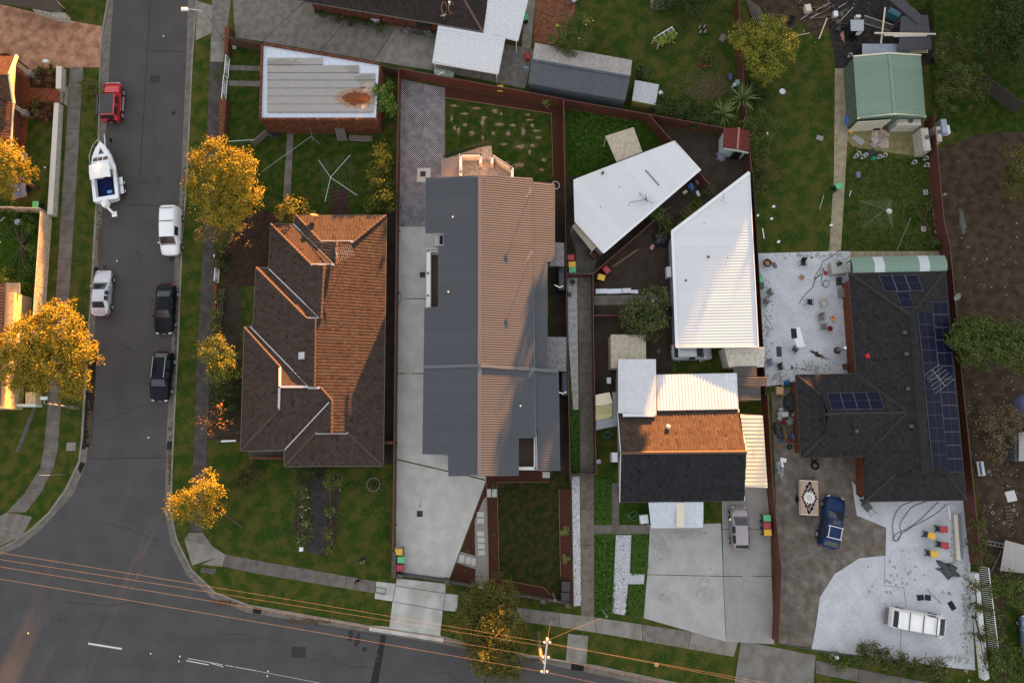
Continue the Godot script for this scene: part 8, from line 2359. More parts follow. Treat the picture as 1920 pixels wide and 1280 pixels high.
	slab_box("wicker_chair","tan box chair at the top of the clutter strip","chair",1459,733,V(0.7,0.55,0.75),-0.1,paint("wicker tan",0.34,0.23,0.12,0.9))
	plank("gate_rail","thin rail closing off the clutter strip","rail",[1447,831],[1500,833],0.06,0.08,paint("rail brown",0.11,0.075,0.06,0.7),1.2,1.2)
	tyre("tyre leaning just below the dark house wing",1528,873,0.42)
	tyre("smaller tyre beside the wing eave",1526,860,0.3)
	tyre("tyre at the clutter strip rail",1480,838,0.25)
	tyre("tyre beside the brick return of the dark house",1611,875,0.3)
	tyre("black rubber round near the painted courtyard edge",1613,926,0.3)
	var tr := thing("box_trailer","low trailer draped with a patterned rug on the stained drive","trailer",g(1512,932,LAND + 0.02),-0.05)
	part(tr,"tray",mcham(V(0,0.55,0),V(1.7,0.35,3.1),0.04),mats["unit black"])
	for sx in [-1,1]: part(tr,"wheel",mlathe([Vector2(0,0.09),Vector2(0.3,0.09),Vector2(0.32,0),Vector2(0.3,-0.09)],14),mats["rubber"],Transform3D(Basis(Vector3.FORWARD,PI / 2),V(sx * 0.95,0.32,0.2)))
	for sx in [-1,1]: part(tr,"draw_bar",mbar(V(sx * 0.5,0.45,1.5),V(0,0.45,2.6),0.07,0.07),mats["unit black"])
	var rb := MB.new()
	var nz := FastNoiseLite.new()
	nz.seed = 8
	nz.frequency = 0.8
	var uvs := PackedVector2Array()
	var nx := 12
	var ny := 18
	for j in ny:
		for i in nx:
			var q4 := []
			var u4 := []
			for f in [[i,j],[i + 1,j],[i + 1,j + 1],[i,j + 1]]:
				var u: float = f[0] / float(nx)
				var v: float = f[1] / float(ny)
				var x := (u - 0.5) * 2.05
				var z := (v - 0.5) * 3.25
				var drop := maxf(0,absf(x) - 0.86) * 1.2 + maxf(0,absf(z) - 1.56) * 1.0
				q4.append(V(x - signf(x) * drop * 0.5,0.76 - drop + 0.03 * nz.get_noise_2d(x * 2.0,z * 2.0),z))
				u4.append(Vector2(u,v))
			rb.quad(q4[0],q4[1],q4[2],q4[3])
			for k in [0,1,2,0,2,3]: uvs.append(u4[k])
	rb.uv = uvs
	single("patterned_rug","cream and navy medallion rug spread over the trailer","rug",rb.mesh(),mt("rug",1,1,1,0.95,"",1,"",1,{"albedo_texture": texs["rug"]}),tr.position + V(0,0.0,0),tr.rotation.y)
	heap("rubbish_heap","pale crumpled sheets beside the brown fence","sheets",1462,880,V(0.9,0.4,1.6),0.2,paint("sheet grey",0.24,0.24,0.23,0.8),33,0.6)
	slab_box("white_carton","upper white carton beside the brown fence","carton",1468,862,V(0.6,0.2,0.4),-0.2,mats["board white"])
	slab_box("white_carton","lower white carton beside the brown fence","carton",1464,871,V(0.45,0.2,0.55),0.2,mats["board white"])
	var wb := thing("wheelbarrow","dark green wheelbarrow beside the dark house corner","wheelbarrow",g(1622,948,LAND + 0.02),0.6)
	part(wb,"tray",mcham(V(0,0.45,0),V(0.65,0.28,0.85),0.08),paint("barrow green",0.03,0.05,0.045,0.5))
	part(wb,"wheel",mlathe([Vector2(0,0.05),Vector2(0.17,0.05),Vector2(0.18,0),Vector2(0.17,-0.05)],12),mats["rubber"],Transform3D(Basis(Vector3.FORWARD,PI / 2),V(0,0.18,-0.6)))
	for sx in [-1,1]: part(wb,"handle",mbar(V(sx * 0.25,0.4,0.3),V(sx * 0.3,0.5,1.0),0.04,0.04),mats["charcoal"])
	cord("garden_hose","long dark hose looped over the upper painted courtyard","hose",[1712,940,1692,948,1680,962,1674,985,1676,1005,1674,1012,1682,1014,1690,1002,1710,988,1735,975,1760,960,1775,945],0.028,paint("hose grey",0.09,0.10,0.11,0.6))
	cord("garden_hose","second strand of hose on the painted courtyard","hose",[1738,940,1712,950,1695,970,1688,985,1690,1000,1684,1013,1676,1010,1682,1000,1700,992,1725,975,1745,955,1760,941],0.028,mats["hose grey"])
	var tape := paint("crack grey",0.16,0.17,0.18,0.8)
	for q in [[1660,1040,1658,1098],[1658,1098,1695,1101],[1695,1101,1700,1140],[1690,1180,1688,1225]]: single("slab_joint","thin dark joint line in the painted courtyard","joint",mbar(g(q[0],q[1],LAND + 0.026),g(q[2],q[3],LAND + 0.026),0.05,0.006),tape,V0,0,"joint lines in the courtyard")
	heap("tarpaulin","black and grey tarpaulin crumpled on the painted courtyard","tarpaulin",1779,1068,V(2.2,0.45,1.1),-0.5,paint("tarp slate",0.022,0.028,0.033,0.4),41,0.5)
	heap("tarpaulin","pale grey end of the crumpled tarpaulin","tarpaulin",1790,1076,V(0.9,0.3,0.5),-0.2,paint("tarp pale",0.13,0.15,0.17,0.4),42,0.5)
	slab_box("car_mat","left half of a black pair of mats above the white van","mat",1726,1120,V(0.62,0.05,0.5),0.1,mats["mat dark"])
	slab_box("car_mat","right half of a black pair of mats above the white van","mat",1740,1120,V(0.55,0.05,0.5),-0.1,mats["mat dark"])
	slab_box("dark_sheet","dark folded sheet near the courtyard's right edge","sheet",1785,1135,V(0.5,0.06,0.8),0.5,paint("sheet navy",0.012,0.016,0.026,0.6))
	plank("broom","thin pole lying on the painted courtyard","pole",[1738,1104],[1765,1131],0.035,0.035,mats["broom grey"])
	for q in [[1768,1110,"tan"],[1780,1112,"grey"]]: heap("round_stain","%s round dropping on the painted courtyard" % q[2],"litter",q[0],q[1],V(0.35,0.06,0.35),0.0,paint("stain %s" % q[2],0.35 if q[2] == "tan" else 0.2,0.28 if q[2] == "tan" else 0.2,0.2,0.8),44)
	var ts := thing("timber_stack","long cream board on edge along the courtyard hedge","board",V0)
	part(ts,"board",mbar(g(1791,964,0.35),g(1797,1050,0.35),0.35,0.3),paint("board cream",0.48,0.45,0.37,0.7))
	for k in 3: plank("pipe_length","steel pipe beside the cream board","pipe",[1798 + k * 2,964],[1803 + k * 2,1048],0.07,0.07,paint("pipe blue grey",0.22,0.28,0.30,0.5),0.1,0.1,"pipes along the courtyard hedge")
	plank("pipe_length","short white pipe below the dark eave","pipe",[1778,948],[1782,973],0.1,0.1,paint("pipe white",0.7,0.7,0.68,0.5),0.1,0.1)
	plank("gate_rail","low black gate along the front of the stained drive","gate",[1463,1206],[1545,1222],0.08,0.12,mats["charcoal"],1.0,1.0)
	plank("gate_rail","low black rail along the front of the painted courtyard","rail",[1545,1222],[1700,1238],0.08,0.1,mats["charcoal"],0.9,0.9)
	slab_box("gate_motor","white gate motor post at the courtyard entrance","post",1562,1228,V(0.3,0.9,0.3),0.2,mats["board white"])
	slab_box("board_sheet","white square board lying in the bare lot","board",1896,930,V(0.95,0.05,1.0),0.2,paint("board pale",0.42,0.42,0.41,0.7))
	var pal := thing("old_pallet","brown slatted pallet standing in the bare lot","pallet",g(1891,966,LAND + 0.02),0.02)
	for k in 6: part(pal,"slat",mbox(V(0,0.1,-0.8 + k * 0.32),V(0.6,0.04,0.2)),mt("pallet brown",0.10,0.075,0.06,0.9,"grain",1.0))
	for sx in [-1,1]: part(pal,"bearer",mbox(V(sx * 0.24,0.04,0),V(0.08,0.08,1.9)),mats["pallet brown"])
	var sc := thing("bare_roof","pale weathered sheet roof at the right edge of the bare lot","roof")
	sheet(sc,[1885,1012,1.6,1990,1040,1.6,1985,1080,1.4,1876,1070,1.4],mt("sheet weathered",0.36,0.35,0.33,0.8,"speck",0.4),0.5,rib,V(0,-0.1,1))
	posts(sc,[g(1884,1018,1.55),g(1878,1066,1.4)],grey_wood)
	var ladder := thing("ladder","pale ladder lying at the edge of the bare lot","ladder",V0)
	part(ladder,"stile",mbar(g(1842,1011,0.5),g(1882,1020,0.5),0.04,0.05),paint("rail pale",0.34,0.38,0.36,0.6))
	part(ladder,"stile",mbar(g(1844,1018,0.5),g(1882,1027,0.5),0.04,0.05),mats["rail pale"])
	for k in 6: part(ladder,"rung",mbar(g(1843 + k * 7.6,1012 + k * 1.6,0.5),g(1844 + k * 7.6,1018 + k * 1.7,0.5),0.03,0.03),mats["rail pale"])
	plank("timber_offcut","pale pole leaning by the weathered sheet roof","pole",[1858,1074],[1878,1032],0.08,0.08,grey_wood,0.5,1.0)
	var shd := thing("lot_shed","old zinc roofed shed at the right edge","shed")
	var shp := sheet(shd,[1911,810,2.2,1990,806,2.2,1990,864,2.2,1911,864,2.2],mats["sheet weathered"],0.3,rib,Vector3.RIGHT)
	walls(shd,gs([1902,812,1990,806,1990,868,1902,866],1.9),0.05,1.9,paint("shed wall slate",0.07,0.08,0.09,0.7),"wall")
	heap("lilac_tarpaulin","lilac-blue tarpaulin dome at the right edge","tarpaulin",1918,765,V(1.6,1.4,2.6),0.0,paint("tarp lilac",0.10,0.10,0.22,0.5),51,0.1)
	var bench := thing("machine_trolley","white and blue machine on a stand by the right hand fence","machine",g(1831,878,LAND + 0.02),0.05)
	part(bench,"table",mcham(V(0,0.7,0),V(0.65,0.1,1.35),0.02),mats["board pale"])
	part(bench,"rail",mbox(V(-0.1,0.85,0),V(0.12,0.15,1.2)),paint("machine blue",0.03,0.07,0.16,0.5))
	for q in [[-0.28,-0.6],[0.28,-0.6],[-0.28,0.6],[0.28,0.6]]: part(bench,"leg",mbox(V(q[0],0.33,q[1]),V(0.05,0.66,0.05)),steel)
	for q in [[1855,884,"lilac ring"],[1862,961,"upper pale ring"],[1901,956,"right pale ring"],[1883,980,"lower pale ring"]]: single("litter_ring","%s lying in the bare lot" % q[2],"ring",mring(V(0,0.03,0),Vector3.UP,0.13,0.025,14,5),paint("ring pale",0.36,0.34,0.36,0.7),g(q[0],q[1],LAND + 0.01))
	var r := RandomNumberGenerator.new()
	r.seed = 31
	var lit := MultiMesh.new()
	lit.transform_format = MultiMesh.TRANSFORM_3D
	lit.use_colors = true
	lit.mesh = mcham(V(0,0.02,0),V(0.12,0.04,0.09),0.012)
	lit.instance_count = 620
	for i in 620:
		var k := i % 6
		var p := g(r.randf_range(1790,1915),r.randf_range(300,560),LAND)
		if k == 1: p = g(r.randf_range(1840,1915),r.randf_range(880,1010),LAND)
		if k == 2: p = g(r.randf_range(1480,1640),r.randf_range(0,90),LAND)
		if k == 3: p = g(r.randf_range(1592,1745),r.randf_range(245,295),LAND)
		if k == 4: p = g(r.randf_range(1425,1600),r.randf_range(478,715),LAND + 0.02)
		if k == 5: p = g(r.randf_range(1815,1915),r.randf_range(690,900),LAND)
		lit.set_instance_transform(i,Transform3D(Basis(Vector3.UP,r.randf() * TAU).scaled(Vector3.ONE * r.randf_range(0.3,1.2 if k != 4 else 0.6)),p))
		var s := r.randf_range(0.04,0.3) if k != 4 else r.randf_range(0.03,0.15)
		lit.set_instance_color(i,Color(s,s * r.randf_range(0.8,1.0),s * r.randf_range(0.65,1.0)))
	var lo := MultiMeshInstance3D.new()
	lo.name = nm("yard_litter")
	lo.multimesh = lit
	lo.material_override = tinted("litter",0.9)
	add_child(lo)
	tag(lo,"small scraps and stones strewn over the yards at the right","litter","","stuff")
	var ws := MultiMesh.new()
	ws.transform_format = MultiMesh.TRANSFORM_3D
	ws.use_colors = true
	ws.mesh = mcham(V(0,0.03,0),V(0.09,0.05,0.07),0.015)
	ws.instance_count = 1900
	for i in 1900:
		var t := r.randf()
		var p := g(lerpf(1073,1077,t) + r.randf() * 13.0,lerpf(894,1134,t),LAND + 0.01)
		if i % 2: p = g(lerpf(1157,1150,t) + r.randf() * 24.0,lerpf(1004,1150,t),LAND + 0.01)
		ws.set_instance_transform(i,Transform3D(Basis(Vector3.UP,r.randf() * TAU).scaled(Vector3.ONE * r.randf_range(0.5,1.2)),p))
		var s := r.randf_range(0.38,0.6) if r.randf() > 0.07 else 0.08
		ws.set_instance_color(i,Color(s,s,s * 1.03))
	var wo := MultiMeshInstance3D.new()
	wo.name = nm("white_stones")
	wo.multimesh = ws
	wo.material_override = tinted("stones",0.8)
	add_child(wo)
	tag(wo,"white stones of the strip and gravel path","stones","","stuff")
	var hs := thing("plant_stand","white timber frame with green plants on the large back lawn","frame",g(1244,76,LAND),0.55)
	for sx in [-1,1]:
		for z in [-1.1,1.1]: part(hs,"leg",mbar(V(sx * 0.45,0,z),V(sx * 0.4,0.9,z),0.07,0.07),mats["board white"])
		part(hs,"rail",mbar(V(sx * 0.42,0.9,-1.2),V(sx * 0.42,0.9,1.2),0.08,0.07),mats["board white"])
	for k in 5: part(hs,"cross_bar",mbar(V(-0.45,0.92,-1.1 + k * 0.55),V(0.45,0.92,-1.1 + k * 0.55),0.06,0.05),mats["board white"])
	hs.rotation.y = -1.0
	plant("potted_greens","bright green plants growing in the white frame","plant",[[1238,78,0.8,0.4,0.3],[1250,73,0.8,0.5,0.3],[1260,68,0.8,0.4,0.3]],Color(0.12,0.16,0.03),Color(0.22,0.26,0.06),{"leaf": 0.14,"k": 4.0})
	var qd := thing("planter_boxes","square white planter divided in four on the back lawn","planter",g(1319,57,LAND),0.1)
	for q in [[-0.25,-0.25],[0.25,-0.25],[-0.25,0.28],[0.25,0.28]]:
		part(qd,"box",mring(V(q[0],0.15,q[1]),Vector3.UP,0.24,0.05,4,4),paint("tub cream2",0.42,0.40,0.33,0.7))
		part(qd,"soil",mbox(V(q[0],0.1,q[1]),V(0.36,0.1,0.36)),m_soil())
	slab_box("timber_crate","grey timber crate at the lawn edge by the fence","crate",1355,72,V(0.6,0.2,0.8),-0.5,grey_wood)
	var pb := thing("planter_box","planter box at the top of the large back lawn","planter",g(1232,6,LAND))
	part(pb,"box",mcham(V(0,0.2,0),V(1.5,0.4,1.5),0.03),grey_wood)
	plant("potted_greens","greens in the planter box at the top","plant",[[1232,4,0.5,0.6,0.3]],Color(0.05,0.07,0.02),Color(0.09,0.11,0.04))
	var bp := thing("brick_planter","low square brick planter in the back lawn","planter",g(1322,115,LAND))
	for q in [[0,-0.6,1.2,0.15],[0,0.6,1.2,0.15],[-0.6,0,0.15,1.05],[0.6,0,0.15,1.05]]: part(bp,"brick_edge",mbox(V(q[0],0.08,q[1]),V(q[2],0.16,q[3])),mt("brick red",0.20,0.085,0.055))
	plant("garden_shrub","sapling in the low brick planter","shrub",[[1325,108,0.8,0.6,0.6]],Color(0.05,0.07,0.02),Color(0.08,0.10,0.03))
	for q in [[1200,142],[1207,134],[1214,145],[1198,132],[1210,150]]: pot("plant_pot","dark pot in the cluster beside the small zinc shed","pot",q[0],q[1],0.26,0.35,Color(0.03,0.03,0.03),Color(0.04,0.06,0.02),"dark pots beside the small zinc shed")
	plant("potted_greens","leafy stems in the dark pots","plant",[[1203,134,0.6,0.5,0.4],[1211,146,0.6,0.5,0.4]],Color(0.04,0.06,0.02),Color(0.08,0.10,0.03))
	slab_box("storage_tub","turquoise tub among things by the back fence","tub",1384,157,V(0.6,0.4,0.6),0.2,paint("tub turquoise",0.22,0.36,0.37,0.6))
	pot("white_drum","white drum by the back fence","drum",1375,162,0.18,0.4,Color(0.6,0.6,0.6),Color(0.5,0.5,0.5))
	slab_box("storage_tub","purple crate by the back fence","crate",1369,145,V(0.3,0.3,0.7),0.0,paint("crate purple",0.08,0.08,0.22,0.6))
	slab_box("timber_offcut","white timber ends beside the small zinc shed","timber",1238,176,V(0.4,0.3,0.4),0.6,mats["board white"])
	cord("garden_hose","thin hose looped over the red brick paving","hose",[1015,24,1040,30,1060,25,1062,16,1052,18,1050,30,1058,40,1075,28,1095,27,1105,33],0.02,paint("hose dull",0.10,0.09,0.08,0.7))
	chair("wicker chair on the red brick paving",1066,8,0.2,Color(0.12,0.07,0.045))
	chair("pale chair at the top of the red brick paving",1075,4,0.5,Color(0.4,0.42,0.46))
	var gt := thing("gas_tank","pale green gas tank beside the white carport","tank",g(834,143,LAND + 0.02),1.38)
	part(gt,"tank",mtube([V(0,0.5,-1.0),V(0,0.5,-0.85),V(0,0.5,0.85),V(0,0.5,1.0)],0.42,0.42,14),paint("tank mint",0.28,0.38,0.31,0.5))
	part(gt,"hatch",mbox(V(0.05,0.93,0.5),V(0.35,0.06,0.5)),paint("hatch olive",0.25,0.26,0.14,0.6))
	part(gt,"pipe",mtube([V(-0.4,0.8,-0.4),V(-0.9,1.6,-0.5),V(-0.7,2.2,0.2)],0.04,0.04,6),mats["pipe white"])
	slab_box("garden_tool","orange tool box beside the blue-grey shed","tool box",989,108,V(0.4,0.4,0.8),0.15,paint("tool orange",0.36,0.04,0.02,0.6))
	slab_box("plastic_crate","pale blue crate beside the blue-grey shed","crate",987,127,V(0.5,0.1,0.25),-0.3,paint("crate sky",0.2,0.34,0.45,0.6))
	slab_box("garden_table","white table beside the top brick house wall","table",706,38,V(0.9,0.7,0.7),-0.15,mats["board white"])
	var sy := thing("salvage_roof","large grey ribbed sheet roof over the salvage yard","roof")
	var gs2 := mt("sheet slate",0.085,0.088,0.098,0.6,"stain",0.6,"grain",0.8)
	sheet(sy,[1690,30,2.3,1740,28,2.3,1748,92,2.1,1685,95,2.1],gs2,0.25,wave,Vector3.RIGHT)
	sheet(sy,[1655,-10,2.5,1685,-10,2.5,1730,30,2.4,1722,45,2.4],gs2,0.25,wave,V(1,-0.1,0.7))
	posts(sy,[g(1690,34,2.2),g(1742,88,2.0),g(1688,90,2.0)],grey_wood)
	for q in [[[1617,82,1706,82,1706,102,1617,103],0.26,0.30,0.36,"blue-grey streaked sheets stacked above the green shed"],[[1706,81,1740,81,1741,100,1706,101],0.46,0.42,0.28,"cream sheet at the end of the streaked stack"],[[1595,37,1620,37,1620,58,1596,58],0.34,0.37,0.40,"small zinc sheet on the salvage shed"],[[1608,58,1620,57,1612,66,1604,66],0.22,0.24,0.23,"bent green zinc sheet end"]]:
		var px: Array = q[0]
		var o := thing("metal_sheet",q[4],"sheet metal")
		sheet(o,[px[0],px[1],1.5,px[2],px[3],1.5,px[4],px[5],1.5,px[6],px[7],1.5],mt("salvage %s" % q[4],q[1],q[2],q[3],0.55,"stain",0.6),0.25,rib,Vector3.RIGHT)
		part(o,"stack",mprism(inset(gs(px,1.45),0.05),LAND,1.42),mats["unit black"])
	var tim := paint("timber cream",0.48,0.42,0.31,0.8)
	plank("timber_length","upright lying cream timber length over the salvage yard","timber",[1660,14],[1652,82],0.14,0.1,tim,2.4,1.7)
	plank("timber_length","long cream timber crossing the salvage roof","timber",[1640,62],[1755,64],0.16,0.1,tim,2.3,2.3)
	plank("timber_length","second cream timber beside the long one","timber",[1658,66],[1738,66],0.14,0.1,tim,2.25,2.25)
	plank("timber_length","white timber under the cream lengths","timber",[1676,68],[1738,67],0.12,0.08,mats["board white"],2.2,2.2)
	plank("timber_length","cream timber leaning on the long back lawn","timber",[1551,34],[1536,73],0.12,0.06,tim,0.1,0.1)
	plank("timber_length","thin cream stick on the long back lawn","timber",[1487,68],[1518,62],0.06,0.05,tim)
	var gl := thing("steel_gate","pale steel barred gate lying across the salvage yard","gate",V0)
	var g0 := g(1621,29,1.4)
	var g1 := g(1675,47,1.4)
	var g2 := g(1621,44,0.5)
	var g3 := g(1668,58,0.5)
	part(gl,"top_rail",mbar(g0,g1,0.05,0.05),paint("gate steel",0.35,0.34,0.30,0.5))
	part(gl,"bottom_rail",mbar(g2,g3,0.05,0.05),mats["gate steel"])
	for k in 17: part(gl,"bar",mbar(g0.lerp(g1,k / 16.0),g2.lerp(g3,k / 16.0),0.025,0.025),mats["gate steel"])
	slab_box("white_goods","teal and cream panel in the salvage yard","panel",1670,32,V(1.3,0.9,0.6),-0.6,paint("panel teal",0.03,0.12,0.16,0.5))
	slab_box("white_goods","cream stove on the long back lawn","stove",1512,20,V(0.6,0.6,0.75),0.2,paint("stove cream",0.50,0.46,0.34,0.5))
	slab_box("white_goods","small white box in the salvage yard","box",1565,29,V(0.45,0.4,0.6),0.05,mats["appliance white"])
	slab_box("white_goods","white tub above the small zinc sheet","tub",1606,35,V(0.5,0.5,0.3),0.0,mats["appliance white"])
	tyre("upper tyre standing on the long back lawn",1485,34,0.27)
	tyre("lower tyre standing on the long back lawn",1482,44,0.27)
	for q in [[1577,28,"olive"],[1572,42,"tan"]]: heap("sack","%s sack in the salvage yard" % q[2],"sack",q[0],q[1],V(0.6,0.4,0.6),0.3,paint("sack %s" % q[2],0.13,0.11,0.06 if q[2] == "olive" else 0.08,0.9),int(q[1]))
	heap("clothing_heap","pinkish clothing heap on the salvage path","clothing",1580,68,V(0.4,0.2,1.0),0.1,paint("clothing pink",0.32,0.17,0.12,0.9),61,0.6)
	heap("rubbish_bag","dark bags on the salvage path","bags",1573,54,V(1.0,0.5,0.8),0.4,mats["tarp black"],62)
	cord("garden_hose","thick dark hose arching over the salvage path","hose",[1560,52,1570,46,1580,44,1590,45],0.06,mats["charcoal"],0.2)
	pot("paint_bucket","white bucket beside the green shed's upper corner","bucket",1592,106,0.2,0.4,Color(0.5,0.5,0.48))
	for k in 14:
		plank("scrap_pole","thin scrap pole lying in the salvage yard","pole",[r.randf_range(1490,1600),r.randf_range(2,40)],[r.randf_range(1490,1600),r.randf_range(2,40)],0.05,0.05,[grey_wood,steel,paint("rust bar",0.2,0.12,0.08,0.8)][k % 3],0.1 + 0.05 * (k % 3),0.15,"scrap poles in the salvage yard")
	for k in 7:
		plank("scrap_pole","long pole stacked beside the salvage yard fence","pole",[1398 + k * 4,-6 + k * 3],[1416 + k * 5,44 + k * 2],0.07,0.07,grey_wood,0.3,0.2,"poles stacked beside the salvage fence")
	var tank_m := mt("tank stone",0.44,0.42,0.36,0.6,"cloud",0.7)
	var capm := paint("tank cap",0.05,0.055,0.075,0.5)
	for q in [[1695,236,0.0,2.5,0.75,1.8,"stone coloured slimline tank against the green shed front"],[1727,268,PI / 2 + 0.05,2.4,0.75,1.8,"stone coloured slimline tank standing on the mossy slab"],[1750,258,PI / 2 + 0.05,1.6,0.65,1.8,"cream slimline tank nearest the right hand fence"]]:
		var c := g(q[0],q[1],0.8)
		var o := thing("water_tank",q[6],"tank",V(c.x,LAND + 0.02,c.z),q[2],"slimline tanks by the green shed")
		part(o,"tank_body",mcham(V(0,q[5] * 0.5,0),V(q[3],q[5],q[4]),0.2),tank_m)
		for k in 2: part(o,"tank_rib",mcham(V(0,0.5 + k * 0.6,q[4] * 0.5),V(q[3] * 0.92,0.4,0.08),0.03),tank_m)
		part(o,"filler_cap",mlathe([Vector2(0.24,q[5]),Vector2(0.24,q[5] + 0.05),Vector2(0,q[5] + 0.06)],16,V(0.1,0,0)),capm)
	slab_box("air_conditioner","pale blue cooler beside the right hand fence","cooler",1762,243,V(0.6,0.9,1.5),0.05,paint("cooler blue",0.28,0.32,0.38,0.5))
	slab_box("air_conditioner","white motor box beside the pale blue cooler","box",1772,247,V(0.4,0.6,0.9),0.05,mats["appliance white"])
	slab_box("metal_tub","black metal tub before the shed roller door","tub",1645,238,V(1.2,0.5,0.7),0.15,mats["unit black"])
	heap("blue_tarpaulin","rolled bright blue tarpaulin beside the green shed wall","tarpaulin",1588,226,V(0.4,0.4,1.3),0.0,paint("tarp blue",0.02,0.10,0.34,0.5),71,0.15)
	heap("toy_digger","yellow toy digger at the shed corner","toy",1596,245,V(0.5,0.4,0.5),0.4,paint("toy yellow",0.6,0.32,0.02),72,0.3)
	slab_box("plastic_sheet","grey plastic sheet on the mossy slab","sheet",1610,262,V(0.6,0.03,1.2),0.9,mats["sheet grey"])
	var card := paint("cardboard",0.30,0.22,0.16,0.9)
	for k in 9: slab_box("cardboard_piece","torn cardboard piece in the heap on the mossy slab","cardboard",1640 + (k % 4) * 7,252 + int(k / 3.0) * 10,V(0.6,0.04,0.8),k * 0.9,[card,paint("cardboard pale",0.36,0.30,0.27,0.9),paint("cardboard grey",0.22,0.19,0.19,0.9)][k % 3],"torn cardboard on the mossy slab",0.15)
	slab_box("cardboard_box","flattened brown carton against the black tub","carton",1657,250,V(1.1,0.3,0.4),-0.6,card)
	for q in [[1603,295,"first"],[1616,296,"second"],[1608,290,"third"],[1647,296,"fourth"],[1657,293,"fifth"],[1734,299,"sixth"],[1712,306,"seventh"],[1735,311,"eighth"],[1742,312,"ninth"],[1621,293,"tenth"]]: pot("paint_bucket","white bucket below the mossy slab, %s counted from the left" % ordinal[[1603,1608,1616,1621,1647,1657,1712,1734,1735,1742].find(q[0])],"bucket",q[0],q[1],0.2,0.4,Color(0.42,0.43,0.42),Color(0.06,0.06,0.06),"white buckets below the mossy slab")
	heap("green_bag","bright green bag in the bucket row","bag",1638,297,V(0.7,0.3,0.5),0.2,paint("bag green",0.02,0.18,0.10,0.6),74)
	slab_box("dark_crate","dark crate in the bucket row","crate",1632,288,V(0.8,0.4,0.6),0.4,paint("crate dark",0.02,0.03,0.03,0.6))
	pot("white_drum","pale round lid on the long back lawn","lid",1467,172,0.3,0.06,Color(0.5,0.52,0.56),Color(0.48,0.5,0.54))
	slab_box("metal_tray","grey tray on the long back lawn","tray",1537,259,V(0.7,0.12,0.5),-0.3,paint("tray grey",0.2,0.19,0.18,0.7))
	slab_box("metal_tray","blue-grey box on the square lawn","box",1608,329,V(0.4,0.3,0.6),0.0,paint("box slate",0.12,0.13,0.18,0.7))
	plank("garden_rake","pale rake lying on the long back lawn","rake",[1545,366],[1537,392],0.04,0.04,tim)
	plank("long_pole","long bent pole leaning on the square lawn","pole",[1708,408],[1680,475],0.06,0.06,grey_wood,0.6,0.9)
	plank("garden_rake","small white T handle on the square lawn","tool",[1596,357],[1593,368],0.05,0.05,mats["board white"])
	for q in [[1735,361],[1731,430]]:
		var o := thing("besser_block","hollow concrete block beside the pot row, %s" % ("upper" if q[1] < 400 else "lower"),"block",g(q[0],q[1],LAND))
		for k in [[0,-0.22,0.36,0.06],[0,0.22,0.36,0.06],[-0.16,0,0.06,0.4],[0.16,0,0.06,0.4],[0,0,0.3,0.05]]: part(o,"web",mbox(V(k[0],0.1,k[1]),V(k[2],0.2,k[3])),paint("block pale",0.38,0.36,0.34,0.8))
	for q in [[1750,386],[1751,394],[1751,402],[1753,410],[1754,422],[1755,435]]: pot("plant_pot","pale rimmed pot by the right hand fence, %s counted from the top" % ordinal[[386,394,402,410,422,435].find(q[1])],"pot",q[0],q[1],0.19,0.3,Color(0.36,0.33,0.26),Color(0.03,0.03,0.025),"pots along the right hand fence")
	plant("garden_shrub","weedy plants in the corner of the square lawn","shrub",[[1742,380,0.3,0.4,0.3],[1750,455,0.5,0.6,0.4],[1715,400,0.2,0.4,0.2]],Color(0.03,0.05,0.014),Color(0.07,0.09,0.025))
	for q in [[1451,387,"uppermost"],[1447,410,"second"],[1460,453,"third"],[1421,404,"fourth"],[1440,250,"fifth"],[1559,422,"sixth"]]: heap("paper_scrap","%s white scrap on the long back lawn" % q[2],"litter",q[0],q[1],V(0.35,0.08,0.28),0.4,paint("paper",0.68,0.68,0.7,0.9),int(q[1]))
	plank("white_strip","white strip lying beside the dark fence","strip",[1430,428],[1433,447],0.1,0.04,mats["board white"])
	heap("stone_pile","row of stones and glass in the bare lot","stones",1804,415,V(0.5,0.2,2.4),0.02,paint("stone dull",0.09,0.09,0.08,0.9),81,0.5)
	heap("white_stone","flat white stone in the bare lot","stone",1806,425,V(0.6,0.1,0.35),0.1,paint("stone cream",0.42,0.38,0.31,0.8),82)
	dish("pale satellite dish on the right hand fence by the clothes line lawn",g(1768,368,1.5),V(-0.3,0.3,-1),0.5,paint("dish pale",0.5,0.46,0.4,0.6))
	dish("pale satellite dish on the right hand fence by the solar columns",g(1790,560,1.6),V(-1,0.3,-0.4),0.8,paint("dish mint",0.28,0.33,0.30,0.6))
	var tl := thing("box_trailer","old box trailer with flat tray behind the low cream wall","trailer",g(40,357,LAND + 0.02),0.25)
	part(tl,"tray",mcham(V(0,0.55,0),V(1.5,0.3,2.0),0.04),paint("tray slate",0.15,0.14,0.15,0.6))
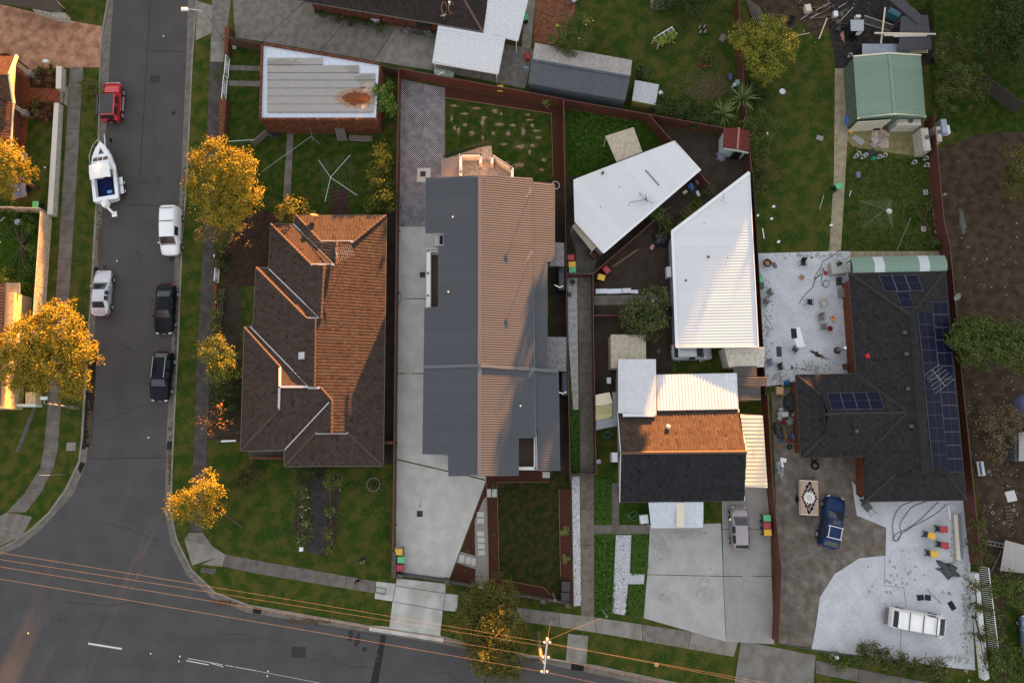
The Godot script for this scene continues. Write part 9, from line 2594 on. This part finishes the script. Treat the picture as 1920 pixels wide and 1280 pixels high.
	part(tl,"ladder_rack",mbar(V(0.2,0.75,-0.9),V(0.2,0.75,0.9),0.3,0.05),paint("machine blue",0.03,0.07,0.16,0.5))
	for sx in [-1,1]:
		part(tl,"draw_bar",mbar(V(sx * 0.5,0.45,-0.9),V(0,0.45,-2.0),0.06,0.06),steel)
		part(tl,"wheel",mlathe([Vector2(0,0.08),Vector2(0.28,0.08),Vector2(0.3,0),Vector2(0.28,-0.08)],12),mats["rubber"],Transform3D(Basis(Vector3.FORWARD,PI / 2),V(sx * 0.85,0.3,0.1)))
	slab_box("floor_lamp_head","pale rounded box on the western hedge yard","box",36,417,V(0.5,0.4,0.45),0.3,paint("tub pale",0.4,0.42,0.45,0.6))
	pot("fan_wheel","cream fan wheel beside the cream house","wheel",20,733,0.4,0.1,Color(0.5,0.46,0.40),Color(0.3,0.26,0.22))
	heap("white_ball","small white ball in the western front lawn","ball",84,314,V(0.2,0.15,0.2),0.0,mats["paper"],91,0.05)

func V(x: float,y: float,z: float) -> Vector3: return Vector3(x,y,z)
func TF(p: Vector3) -> Transform3D: return Transform3D(Basis(),p)
func mbar(a: Vector3,b: Vector3,w: float,h: float) -> ArrayMesh: return MB.new().bar(a,b,w,h).mesh()
func mbox(m: Vector3,s: Vector3,b := Basis.IDENTITY) -> ArrayMesh: return MB.new().box(m,s,b).mesh()
func mcham(m: Vector3,s: Vector3,k := 0.03) -> ArrayMesh: return MB.new().cham(m,s,k).mesh()
func mprism(p: Array,y0: float,y1: float,top := true) -> ArrayMesh: return MB.new().prism(p,y0,y1,top).mesh()
func mtube(p: Array,r0: float,r1 := -1.0,sides := 6,cap := true) -> ArrayMesh: return MB.new().tube(p,r0,r1,sides,cap).mesh()
func mlathe(p: Array,sides := 12,at := V0) -> ArrayMesh: return MB.new().lathe(p,sides,at).mesh()
func mflat(p: Array) -> ArrayMesh: return MB.new().flat(p).mesh()
func mring(m: Vector3,axis: Vector3,big: float,small: float,sides := 16,tubes := 6) -> ArrayMesh: return MB.new().ring(m,axis,big,small,sides,tubes).mesh()
